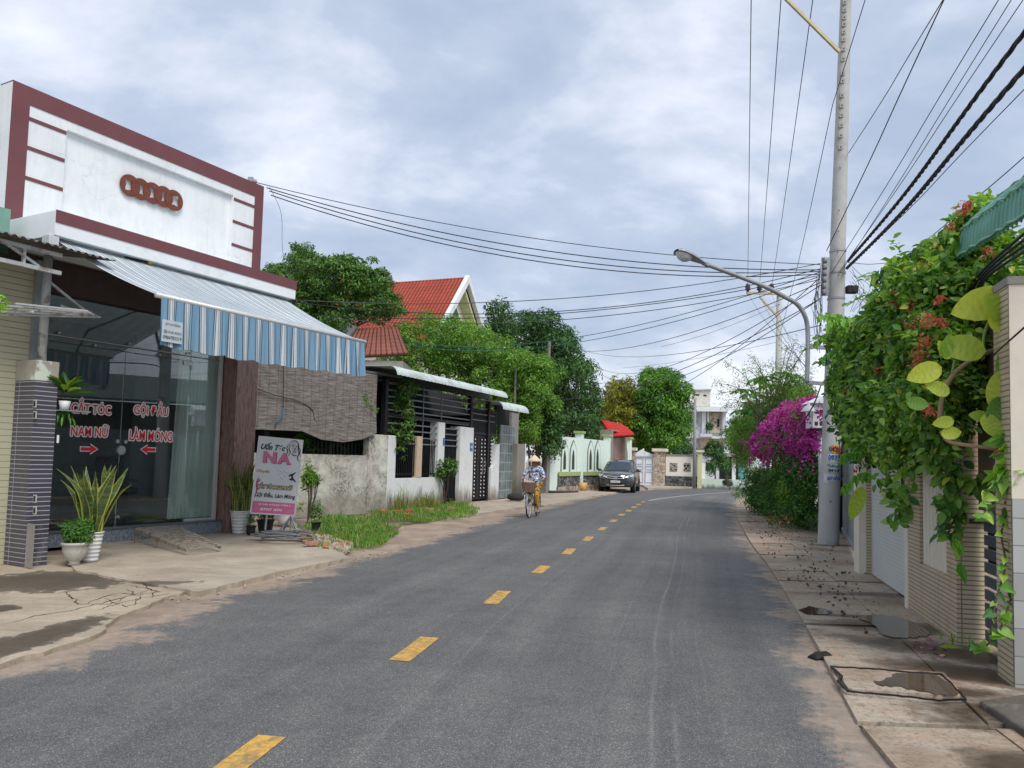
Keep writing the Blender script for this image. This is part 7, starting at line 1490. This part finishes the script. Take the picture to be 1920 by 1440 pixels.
for s in (1,-1):
    def sw(x0,x1):
        def f(u,v): x=x0+(x1-x0)*u; q=gs(x); z=1.1+(q[3]-.13-1.1)*v; y=(q[1]-.03)+((q[2]+.04)-(q[1]-.03))*((z-1.1)/(q[3]-1.1)); return (x,s*(y+.008),z)
        return f
    for x0,x1 in ((.55,-.35),(-.42,-1.25),(-1.32,-1.75)): MB(CMX).grid(sw(x0,x1),8,4).build('side_window',M_CGL,car,True,solid=.004)
    for xw_ in (1.35,-1.3):
        MB(CMX).lathe([(.43,-.12),(.43,.014),(.0,.014)],n=28,M=Matrix.Translation((xw_,s*.90,.4))@Matrix.Rotation(R(-90*s),4,'X')).build('wheel_arch',M_CBLK,car)
        WMx=Matrix.Translation((xw_,s*.90,.345))@Matrix.Rotation(R(-90*s),4,'X'); w=MB(CMX).lathe([(.22,-.2),(.32,-.21),(.345,-.17),(.345,.0),(.325,.035),(.23,.03)],n=32,M=WMx).build('wheel',M_RUB,car,True)
        m=MB(CMX); m.lathe([(.225,-.1),(.225,.025),(.2,.03)],n=28,M=WMx); m.lathe([(0,.02),(.06,.03),(.06,-.05)],n=12,M=WMx)
        for k in range(5):
            a=k*2*math.pi/5; m.add([(math.cos(a+q)*r,math.sin(a+q)*r,.02) for r,q in ((.05,-.5),(.21,-.16),(.21,.16),(.05,.5))],[(0,1,2,3)],WMx)
        m.build('rim',M_GALV,w)
    # headlights wrap the corner
    MB(CMX).grid(lambda u,v:(2.31-.30*u**1.6-.05*v,s*(.42+.47*u),.74+.055*u+(.05+.11*u**.7)*v),10,4).build('headlight',M_LENS,car,True,solid=.03)
    MB(CMX).grid(lambda u,v:(2.30-.12*u-.02*v,s*(.5+.28*u),.36+.09*v),6,2).build('fog_lamp',M_CBLK,car,True,solid=.02)
    mr=MB(CMX).ball((.72,s*1.03,1.13),(.07,.12,.085),12,8).build('mirror',M_CARP,car,True); MB(CMX).bar((.72,s*.85,1.07),(.72,s*.98,1.1),.05).build('mirror_arm',M_CBLK,mr)
    MB(CMX).tube([(-.0,s*.6,1.69),(-.8,s*.6,1.735),(-1.6,s*.6,1.69)],.016,6).build('roof_rail',M_GALV,car)
    MB(CMX).box(-1.0,1.0,s*.90,s*.925,.28,.42).build('sill_trim',M_CBLK,car,bevel=.01)
MB(CMX).grid(lambda u,v:(2.30-.03*v-.06*(2*u-1)**2,(2*u-1)*.45,.66+.16*v+.04*(2*u-1)**2),12,4).build('grille',M_CBLK,car,True,solid=.03)
for z,wd in ((.70,.5),(.80,.44)): MB(CMX).tube(cat([(2.325-.08*(t)**2,t*wd,z+.05*abs(t)) for t in (-1,-.5,0,.5,1)],4),.024,6).build('grille_bar',M_CHR,car)
g_=MB(CMX); Mx=Matrix.Translation((2.34,0,.765))@Matrix.Rotation(R(90),4,'Z')@RX
g_.text('H',Mx,w=.17,h=.13,bold=.03); g_.build('front_emblem',M_CHR,car)
MB(CMX).grid(lambda u,v:(2.29-.10*(2*u-1)**2,(2*u-1)*.62,.47+.13*v),10,2).build('lower_intake',M_CBLK,car,True,solid=.02)
pl_=MB(CMX).box(2.325,2.335,-.24,.24,.5,.61).build('number_plate',M_WV,car,bevel=.003); MB(CMX).text('51A-962.27',Matrix.Translation((2.337,0,.555))@Matrix.Rotation(R(90),4,'Z')@RX,w=.42,h=.07,bold=.02).build('plate_number',M_INK,pl_)
MB(CMX).tube(cat([(2.34-.2*t*t,t*.7,.36-.0+.03*abs(t)) for t in (-1,-.5,0,.5,1)],4),.022,6).build('skid_trim',M_GALV,car)
MB(CMX).tube([(.99,-.5,1.1),(.85,.0,1.17)],.008,5).build('wiper',M_CBLK,car)
# ============================================================ CYCLIST
bk=thing('bicycle','old city bicycle with a brown front basket ridden towards us by the woman','bicycle',(.66,21.45,.02),R(-104.4)); BM=world_of(bk)
M_BFR=mk('dull_silver_frame',hexc('8a8c90'),.4,.5); 
for x in (.54,-.52):
    Mx=Matrix.Translation((x,0,.33))@Matrix.Rotation(R(90),4,'X'); w=MB(BM).lathe([(.30,-.016),(.32,-.02),(.332,0),(.32,.02),(.30,.016),(.30,-.016)],n=40,M=Mx).build('wheel',M_RUB,bk,True)
    MB(BM).lathe([(.286,-.012),(.30,-.014),(.30,.014),(.286,.012),(.286,-.012)],n=40,M=Mx).build('rim',mk('pale_rim',hexc('c9c9c5'),.35,.5) if x>0 else bpy.data.materials['pale_rim'],w)
    m=MB(BM)
    for k in range(18): a=k*math.pi/9; m.tube([(x,.02*(-1)**k,.33),(x+.29*math.cos(a),0,.33+.29*math.sin(a))],.0018,4)
    m.tube([(x,-.05,.33),(x,.05,.33)],.02,8); m.build('spokes',M_STEEL,w)
    MB(BM).lathe([(.345,-.026),(.352,0),(.345,.026)],n=20,M=Mx,a0=R(-10 if x>0 else 20),a1=R(150 if x>0 else 190)).build('mudguard',M_BFR,bk,True)
def bt(name,pts,r,mat=None): return MB(BM).tube(cat(pts,5) if len(pts)>2 else pts,r,8).build(name,mat or M_BFR,bk,True)
bt('down_tube',[(.40,0,.82),(.25,0,.45),(.02,0,.3)],.018); bt('top_tube',[(.38,0,.9),(.15,0,.6),(-.1,0,.45)],.015); bt('seat_tube',[(.0,0,.28),(-.18,0,.85)],.017); 
for s in(1,-1): bt('fork_blade',[(.42,s*.03,.7),(.46,s*.05,.5),(.54,s*.05,.33)],.011); bt('chain_stay',[(0,s*.03,.29),(-.52,s*.06,.33)],.01); bt('seat_stay',[(-.12,s*.03,.7),(-.52,s*.06,.33)],.008)
bt('stem',[(.40,0,.8),(.33,0,1.02)],.016,M_CHR); bt('handlebar',[(.12,.29,1.0),(.25,.29,1.02),(.34,.15,1.06),(.36,0,1.02),(.34,-.15,1.06),(.25,-.29,1.02),(.12,-.29,1.0)],.012,M_CHR)
for s in(1,-1): bt('grip',[(.10,s*.29,.998),(.22,s*.29,1.015)],.018,M_CBLK); MB(BM).box(-.07 if s>0 else .07,.07 if s>0 else -.07,0,0,0,0) ; 
MB(BM).box(-.36,-.08,-.09,.09,.85,.91).build('saddle',M_CBLK,bk,bevel=.03)
for s,x,z in ((1,.03,.11),(-1,-.03,.47)): MB(BM).bar((0,s*.06,.29),(x,s*.08,z),.02).build('crank',M_STEEL,bk); MB(BM).box(x-.05,x+.05,s*.09,s*.19,z-.012,z+.012).build('pedal',M_CBLK,bk)
MB(BM).lathe([(.085,-.003),(.09,0),(.085,.003),(.03,.0)],n=24,M=Matrix.Translation((0,-.05,.29))@Matrix.Rotation(R(90),4,'X')).build('chainring',M_STEEL,bk)
bt('rear_carrier',[(-.3,0,.74),(-.6,0,.72),(-.75,0,.72)],.04)
M_BSK=Nd('brown_wire_basket'); 
def mat_bsk():
    n=Nd('brown_woven_basket'); c=n.new('TexBrick',{'Vector':n.co(),'Scale':30.,'Mortar Size':.02}).outputs[0]; return n.fin(n.mix(n.noise(20),hexc('5a463c'),hexc('8d7466')),.8)
MB(BM).grid(lambda u,v:(.62+(.10+.045*v)*math.copysign(abs(math.cos(2*math.pi*u))**.5,math.cos(2*math.pi*u)),(.14+.05*v)*math.copysign(abs(math.sin(2*math.pi*u))**.5,math.sin(2*math.pi*u)),.70+.26*v),32,6).build('basket',mat_bsk(),bk,False,solid=.012); MB(BM).box(.52,.72,-.13,.13,.70,.71).build('basket_floor',M_CBLK,bk)
MB(BM).ball((.60,-.14,.64),(.04,.045,.045),12,8).build('front_lamp',M_LENS,bk,True)
bg=MB(BM).ball((.62,0,.92),(.12,.15,.09),14,8).build('shopping_bag',mk('pinkish_plastic_bag',hexc('b8938a'),.5,var=.25,scale=12),None,True); tag(bg,'crumpled pinkish bag lying in the front basket of the bicycle','bag')
ps=thing('person','woman in a conical straw hat and blue white floral blouse riding a bicycle','person',(.66,21.45,.02),R(-104.4))
def skin(name,V,E,mat,parent,root=0,sub=2):
    me=bpy.data.meshes.new(name); I=world_of(parent).inverted(); me.from_pydata([v[:3] for v in V],E,[]); o=bpy.data.objects.new(name,me); COL.objects.link(o); o.parent=parent
    o.modifiers.new('s','SKIN').use_smooth_shade=True; ss=o.modifiers.new('ss','SUBSURF'); ss.levels=sub; ss.render_levels=sub
    for i,v in enumerate(V): r=v[3]; me.skin_vertices[0].data[i].radius=(r if not isinstance(r,tuple) else r[0],r if not isinstance(r,tuple) else r[1]); me.skin_vertices[0].data[i].use_root=(i==root)
    me.materials.append(mat); return o
M_SKIN=mk('tanned_skin',hexc('a5745c'),.55,var=.06)
V=[(-.22,0,.95,.13),(-.17,0,1.1,.115),(-.08,0,1.27,.12),(-.05,0,1.36,.07),(-.02,0,1.43,.05),(.0,0,1.49,.07),(.005,0,1.55,.078),(0,0,1.6,.065)]; E=[(i,i+1) for i in range(7)]
V.append((.075,0,1.515,.011)); E.append((5,8)); V.append((.092,0,1.505,.009)); E.append((8,9))
def chain(start,pts):
    p=start
    for q in pts: V.append(q); E.append((p,len(V)-1)); p=len(V)-1
    return p
for s in(1,-1):
    h=chain(3,[(-.06,s*.15,1.34,.055),(.0,s*.235,1.2,.045),(.04,s*.29,1.1,.038),(.11,s*.30,1.06,.028),(.145,s*.295,1.045,.03)])
    for k in range(4): chain(h,[(.175,s*(.27+.016*k),1.05-.002*k,.010),(.20,s*(.272+.015*k),1.025,.009),(.19,s*(.272+.015*k),.998,.008)])
    chain(h,[(.15,s*.262,1.03,.011),(.165,s*.262,1.0,.009)])
    kx,kz,ax,az2,tx,tz=(.14,.62,.0,.2,.13,.135) if s>0 else (.2,.82,.0,.55,.12,.49)
    chain(0,[(-.18,s*.1,.9,.1),(kx,s*.12,kz,.065),(kx*.5+ax*.5,s*.125,(kz+az2)/2,.052),(ax,s*.13,az2,.034),(ax+.03,s*.13,az2-.07,.034),(tx,s*.135,tz,.024)])
skin('body',V,E,M_SKIN,ps)
def mat_floral(name,bg,c1,c2,sc,th=.33):
    n=Nd(name); d=n.vor(sc,out=0); d2=n.vor(sc*.6,n.co(loc=(3,1,2)),out=0); c=n.mix(n.ramp(d2,[(th*.7,1.),(th*.95,0.)]),bg,c2); c=n.mix(n.ramp(d,[(th*.7,1.),(th*.95,0.)]),c,c1); return n.fin(c,.8)
MF=mat_floral('blue_white_floral_cloth',hexc('cdd6e6'),hexc('1e2e5a'),hexc('4a74b8'),14.,.42); MP=mat_floral('yellow_spotted_cloth',hexc('c99b3a'),hexc('2b2722'),hexc('3b342a'),17.,.42)
V=[(-.2,0,.84,.21),(-.19,0,.97,.20),(-.15,0,1.12,.19),(-.09,0,1.27,.18),(-.055,0,1.355,.11),(-.03,0,1.395,.06)]; E=[(i,i+1) for i in range(5)]
for s in(1,-1): chain(4,[(-.06,s*.155,1.34,.075),(.0,s*.24,1.2,.065),(.04,s*.29,1.1,.055),(.09,s*.298,1.07,.045)])
skin('blouse',V,E,MF,ps)
V=[(-.21,0,.93,.14)]; E=[]
for s in(1,-1):
    kx,kz,ax,az2=(.14,.62,.01,.26) if s>0 else (.2,.82,.02,.62)
    chain(0,[(-.17,s*.1,.9,.115),(kx,s*.12,kz,.085),(kx*.5+ax*.5,s*.125,(kz+az2)/2,.075),(ax,s*.13,az2,.06)])
skin('trousers',V,E,MP,ps)
PM_=world_of(ps); MB(PM_).ball((-.025,0,1.565),(.082,.085,.085),14,10).build('hair',mk('black_hair',hexc('1c1817'),.5),ps,True)
M_HAT=mk('woven_palm_hat',hexc('d9c6a8'),.8,var=.08,scale=20); MB(PM_).lathe([(0,1.705),(.06,1.665),(.14,1.59),(.22,1.525),(.215,1.52),(.135,1.58),(.05,1.65),(0,1.68)],n=36,M=Matrix.Translation((.0,0,0))).build('conical_hat',M_HAT,ps,True)
for s in(1,-1): MB(PM_).ball((.077,s*.028,1.54),(.008,.012,.006),8,6).build('eye',M_INK,ps); MB(PM_).tube(cat([(.02,s*.09,1.53),(.02,s*.065,1.44),(.03,0,1.425)],4),.006,5).build('hat_strap',mk('pink_cloth',hexc('a87f8a'),.8) if s>0 else bpy.data.materials['pink_cloth'],ps)
for s in(1,-1): MB(PM_).box(-.04,.12,s*.13-.04,s*.13+.04,(.10 if s>0 else .455),(.118 if s>0 else .473)).build('sandal',M_CBLK,ps,bevel=.005)
MB(PM_).ball((.08,0,1.478),(.006,.022,.006),8,6).build('lips',mk('lips',hexc('7a3f3a'),.5),ps)
# ============================================================ GRASS, WEEDS, RUBBLE
M_GRASS=mat_leaf('fresh_grass',hexc('4a7a2c'),hexc('8db44c'),hexc('b3a870'),trans=.3,f3=.14)
def grass(label,poly,n,h,z,seed,mat=None,lean=.5,name='grass'):
    rg_=np.random.default_rng(seed); P=np.array(poly,float); q=[]
    W_=[gp(*p,z) for p in poly]; jx=rg_.normal(size=n*6)*.16; jy=rg_.normal(size=n*6)*.3; pw=[(p.x,p.y) for p in W_]; A=np.array(pw); x=rg_.uniform(A[:,0].min(),A[:,0].max(),n*6); y=rg_.uniform(A[:,1].min(),A[:,1].max(),n*6); ok=inpoly(pw,x+jx+.15*np.sin(y*4),y+jy+.25*np.sin(x*5))&(np.sin(x*3.3+seed)*np.sin(y*2.9+x)+rg_.uniform(-.9,1,n*6)>.0); x=x[ok][:n];y=y[ok][:n]; n=len(x)
    B=np.c_[x,y,np.full(n,z)]; a=rg_.uniform(0,6.28,n); d=np.c_[np.cos(a),np.sin(a),0*a]; s=np.c_[-np.sin(a),np.cos(a),0*a]; H=h*rg_.uniform(.3,1.1,n)*(1+.9*(rg_.uniform(size=n)>.93))*(1+.4*np.sin(x*3)*np.cos(y*2.5)); w=.006*rg_.uniform(.7,1.6,n); ln=rg_.uniform(.05,lean,n)
    V=np.stack([B-s*w[:,None],B+s*w[:,None],B+d*(H*ln*.35)[:,None]+s*(w*.8)[:,None]+[0,0,1]*(H*.6)[:,None],B+d*(H*ln*.35)[:,None]-s*(w*.8)[:,None]+[0,0,1]*(H*.6)[:,None],B+d*(H*ln)[:,None]+[0,0,1]*(H*(1-.3*ln))[:,None]],1).reshape(-1,3)
    k=np.arange(n)[:,None]*5; F=np.concatenate([k+[0,1,2],k+[0,2,3],k+[3,2,4]]); o=np_mesh(name,V,F,3,mat or M_GRASS,None,dict(rnd=np.repeat(rg_.uniform(0,1,n),5),clump=np.zeros(n*5))); return tag(o,label,'grass',kind='stuff')
EARTH=mk('dark_earth',hexc('5e5340'),.95,var=.3,scale=5,bump=.5,dirt=hexc('7c8a4a'),dscale=2,dth=(.5,.7))
def mound(name,pix,z,h,seed,mat=EARTH):
    C=cat([gp(*p,z) for p in pix]+[gp(*pix[0],z)],5)[:-1]; c=sum(C,Vector())/len(C); rg_=random.Random(seed); m=MB(); R_=7; V=[(c.x,c.y,z+h)]
    for r in range(1,R_+1):
        for p in C: t=r/R_; q=c.lerp(p,t); V.append((q.x+rg_.uniform(-.04,.04),q.y+rg_.uniform(-.04,.04),z-.03+(h+.03)*(1-t**2.5)+rg_.uniform(-.012,.02)*(t<1)))
    k=len(C); F=[(0,1+i,1+(i+1)%k) for i in range(k)]+[(1+r*k+i,1+(r+1)*k+i,1+(r+1)*k+(i+1)%k,1+r*k+(i+1)%k) for r in range(R_-1) for i in range(k)]; m.add(V,F); return struct(m.build(name,mat,keep=True))
mound('verge_earth',[(565,975),(620,965),(700,962),(760,985),(735,1012),(690,1028),(640,1035),(590,1015)],0,.055,1)
mound('verge_earth',[(700,968),(720,945),(800,940),(878,945),(898,960),(850,972),(780,985),(720,985)],0,.09,2)
grass('bright green grass patch beside the small black pot',[(585,980),(620,968),(690,975),(735,1000),(728,1015),(690,1025),(640,1012),(600,1000)],16000,.085,.045,1)
grass('green grass along the foot of the white railing wall',[(705,965),(722,945),(800,942),(870,945),(895,962),(850,972),(790,978),(720,975)],16000,.10,.06,2)
grass('dry yellowish weeds at the base of the splashed white wall',[(730,945),(820,938),(830,944),(740,955)],1500,.45,.14,3,mat_leaf('dry_weed',hexc('6f7a3c'),hexc('a8a060'),trans=.3),.8)
grass('sparse weeds between the concrete apron and the grass patch',[(600,1000),(660,1020),(690,1032),(640,1034),(610,1015)],900,.12,.05,4)
grass('few weeds at the sidewalk by the near beige pillar',[(1790,1200),(1870,1215),(1860,1230),(1800,1215)],120,.12,.05,6)
def stones(label,poly,n,s,z,mat,seed,name='rubble',cat_='rubble'):
    rg_=random.Random(seed); pw=[tuple(gp(*p,z)[:2]) for p in poly]; A=np.array(pw); m=MB(); c=0
    while c<n:
        x=rg_.uniform(A[:,0].min(),A[:,0].max()); y=rg_.uniform(A[:,1].min(),A[:,1].max())
        if not inpoly(pw,np.array([x]),np.array([y]))[0]: continue
        r=s*rg_.uniform(.4,1.3); Mx=Matrix.Translation((x,y,z+r*.3))@Matrix.Rotation(rg_.uniform(0,6),4,(rg_.random(),rg_.random(),rg_.random()+.1)); 
        v=[(rg_.uniform(.6,1)*a*r,rg_.uniform(.5,1)*b*r,rg_.uniform(.3,.7)*c_*r) for a in(-1,1) for b in (-1,1) for c_ in (-1,1)]; m.add(v,[(0,1,3,2),(4,6,7,5),(0,4,5,1),(2,3,7,6),(0,2,6,4),(1,5,7,3)],Mx); c+=1
    return tag(m.build(name,mat),label,cat_,kind='stuff')
M_RBL=mk('pale_rubble',hexc('a89c8c'),.95,var=.25,scale=6,dirt=hexc('a06a4c'),dscale=3,dth=(.55,.6))
stones('pale broken rubble between the apron edge and the grass',[(575,1005),(600,1000),(660,1025),(650,1038),(610,1028)],190,.05,.05,M_RBL,1); stones('small gravel scattered along the left road edge',[(300,1120),(650,1052),(900,985),(905,990),(660,1062),(320,1135)],160,.016,.0,M_RBL,2,'gravel','gravel')
stones('small gravel scattered over the right sidewalk',[(1400,985),(1560,1040),(1700,1180),(1640,1200),(1480,1090)],120,.016,.055,mk('dark_pebbles',hexc('5b4b3d'),.95),3,'gravel','gravel')
for i,(px,py,a,lab) in enumerate(((722,962,10,'leftmost red brick half sunk in the grass by the white wall'),(745,962,-5,'second red brick from the left in the grass by the white wall'),(767,960,5,'red brick in the middle of the row in the grass'),(768,968,8,'lower red brick in front of the middle brick in the grass'),(805,958,-12,'weathered brick under the grass near the narrow gate'),(845,955,10,'rightmost weathered brick in the grass near the wide white pillar'))):
    p=gp(px,py,.1); Mx=Matrix.Translation(p)@Matrix.Rotation(R(a),4,'Z'); tag(MB(Mx).box(-.11,.11,-.06,.06,-.06,.07).build('brick',M_BRICK if i<4 else M_BRK2,None,bevel=.012),lab,'brick')
# creeper on the carport fence and small plants
def plant(label,poly,Y,thick,nb,rb,n,size,mat,seed,name='plant',cat_='plant',px_stems=False,**kw):
    cx=sum(p[0] for p in poly)/len(poly); b=at(cx,900,Y); b.z=.05; t=thing(name,label,cat_,tuple(b)); o,C=crown('foliage',poly,Y,thick,nb,rb,n,size,mat,t,seed,**kw)
    for k,e in enumerate(C[:6] if px_stems else []): MB().tube(cat([b,b.lerp(Vector(e),.5)+Vector((.05,0,.1)),Vector(e)],4),.012,5).build('stem',M_STEM,t,True)
    return t
plant('leafy creeper hanging over the railings at the carport corner',[(695,790),(700,760),(725,718),(760,708),(785,725),(790,735),(775,770),(785,800),(775,820),(765,870),(750,892),(735,880),(742,830),(712,812)],22.3,.5,60,.16,4200,.11,L_MID,81,'creeper','creeper',aspect=.4,tmpl='l',droop=.9)
plant('thin bright climber on the right end of the bamboo blind',[(655,712),(668,708),(690,745),(705,765),(700,785),(680,765),(662,735)],20.8,.25,26,.12,650,.11,L_YG,82,'creeper','creeper',aspect=.35,droop=.6)
plant('fern like plant leaning over the wall behind the sign board',[(545,812),(565,792),(583,797),(588,835),(598,850),(575,850),(550,830)],19.9,.5,24,.13,1100,.11,L_YG,83,aspect=.3)
plant('green bush between the sign board and the stained wall',[(566,880),(574,862),(588,880),(600,910),(585,915),(580,935),(566,950)],17.6,.4,30,.14,900,.09,L_YG,84,'shrub','shrub',px_stems=True,aspect=.35)
plant('large leaved plant peeking over the stained wall',[(598,852),(603,842),(640,838),(652,850),(648,860),(605,860)],21.5,.4,14,.14,260,.2,L_CREEP,85,aspect=.5,tmpl='l')
plant('small leafy sapling in front of the narrow dark gate',[(805,890),(820,875),(830,860),(852,850),(862,870),(855,885),(840,900),(815,900)],24.5,.5,34,.15,1100,.12,L_MID,86,'sapling','sapling',px_stems=True,aspect=.35)
plant('green leaves reaching in from the left edge by the drying rack',[(-20,555),(5,550),(8,565),(5,590),(-20,600)],8.4,.3,10,.05,60,.09,L_YOUNG,87,aspect=.45,)
#plant('leaf strands beside the door behind the tiled pillar',[(112,650),(135,640),(138,665),(120,672)],10.6,.2,8,.05,60,.1,L_DARK,88,aspect=.3)
# sidewalk litter
def litter(label,poly,n,s,mat,seed,z=.03):
    rg_=np.random.default_rng(seed); pw=[tuple(gp(*p,z)[:2]) for p in poly]; A=np.array(pw); x=rg_.uniform(A[:,0].min(),A[:,0].max(),n*8); y=rg_.uniform(A[:,1].min(),A[:,1].max(),n*8); ok=inpoly(pw,x,y); x=x[ok][:n];y=y[ok][:n]; o=leaves('fallen_leaves',np.c_[x,y,np.full(len(x),z+.012)],rg_.normal(size=(len(x),3))*.25+[0,0,1],s,mat,None,.5,'l',0,seed=seed); return tag(o,label,'leaves',kind='stuff')
M_DRYL=mat_leaf('dry_brown_leaf',hexc('4d3a29'),hexc('8a6a48'),hexc('b98d54'),trans=.05,f3=.15)
litter('dry brown leaves scattered over the right sidewalk',[(1395,975),(1540,1010),(1610,1060),(1700,1140),(1850,1220),(1900,1290),(1700,1240),(1560,1150),(1450,1050)],36,.055,M_DRYL,1); litter('dry leaves gathered under the roadside hedge',[(1400,965),(1500,1000),(1580,1030),(1560,1040),(1480,1015),(1400,980)],110,.07,M_DRYL,2)
litter('few pink petals and leaves on the wet sidewalk',[(1710,1200),(1770,1200),(1780,1235),(1720,1235)],16,.06,mat_leaf('pink_petal',hexc('b0508a'),hexc('c98aa8'),trans=.1),3)
p=gp(1540,1228,.03); tag(MB(Matrix.Translation(p)@Matrix.Rotation(.4,4,'Z')).grid(lambda u,v:(.1*(u-.5)*2,.05*(v-.5)*2,-.025+.06*math.sin(u*3.1)*math.sin(v*3.1)+.012*math.sin(u*9)),8,6).build('rubber_scrap',mk('black_scrap',hexc('1b1a18'),.7),None,True,solid=.012),'crumpled black rubber scrap on the curb line','scrap')
litter_y=bigleaf(None,1783,1213,6.75,.16,0,(0,-.2,1),L_BIG,.4,4); tag(litter_y,'yellow fallen leaf on the wet sidewalk near the beige pillar','leaf')
# drain cover: sunken slab with black rubber edging
dc=thing('drain_cover','broken concrete drain cover edged with torn black rubber strips','drain cover',tuple(gp(1680,1280,.0)))
q=[gp(1562,1254,.03),gp(1770,1264,.03),gp(1808,1310,.03),gp(1592,1296,.03)]; MB().ext([(v.x,v.y,-.05) for v in q],(0,0,.096)).build('cover_slab',M_WALK,dc)
def strip(pix,w,z=.02,seed=1):
    rg_=random.Random(seed); P=[gp(*p,z) for p in pix]; Q=[]
    for a,b in zip(P,P[1:]):
        for k in range(6): Q.append(a.lerp(b,k/6)+Vector((rg_.uniform(-.006,.006),rg_.uniform(-.01,.01),0)))
    Q.append(P[-1]); m=MB()
    for a,b in zip(Q,Q[1:]): m.bar(a,b,w*rg_.uniform(.3,1.1)*.6,.012)
    return m.build('rubber_strip',M_CBLK,dc)
strip([(1558,1250),(1640,1254),(1700,1260),(1765,1264)],.028,.05,1); strip([(1558,1250),(1578,1268),(1572,1278),(1590,1296)],.035,.05,2); strip([(1590,1296),(1680,1304),(1760,1313),(1812,1312)],.022,.05,3); strip([(1765,1264),(1790,1288),(1812,1312)],.018,.05,4)
# raised dark curb block bottom right
q=[gp(1835,1312,.08),gp(1990,1290,.08),gp(2100,1420,.08),gp(1925,1372,.08),gp(1880,1340,.08)]; struct(MB().ext([(v.x,v.y,-.05) for v in q],(0,0,.13)).build('kerb_block',mk('mossy_dark_concrete',hexc('5c564c'),.95,var=.4,scale=4,bump=.4,dirt=hexc('8d8577'),dscale=3,dth=(.55,.75)),bevel=.02,keep=True))
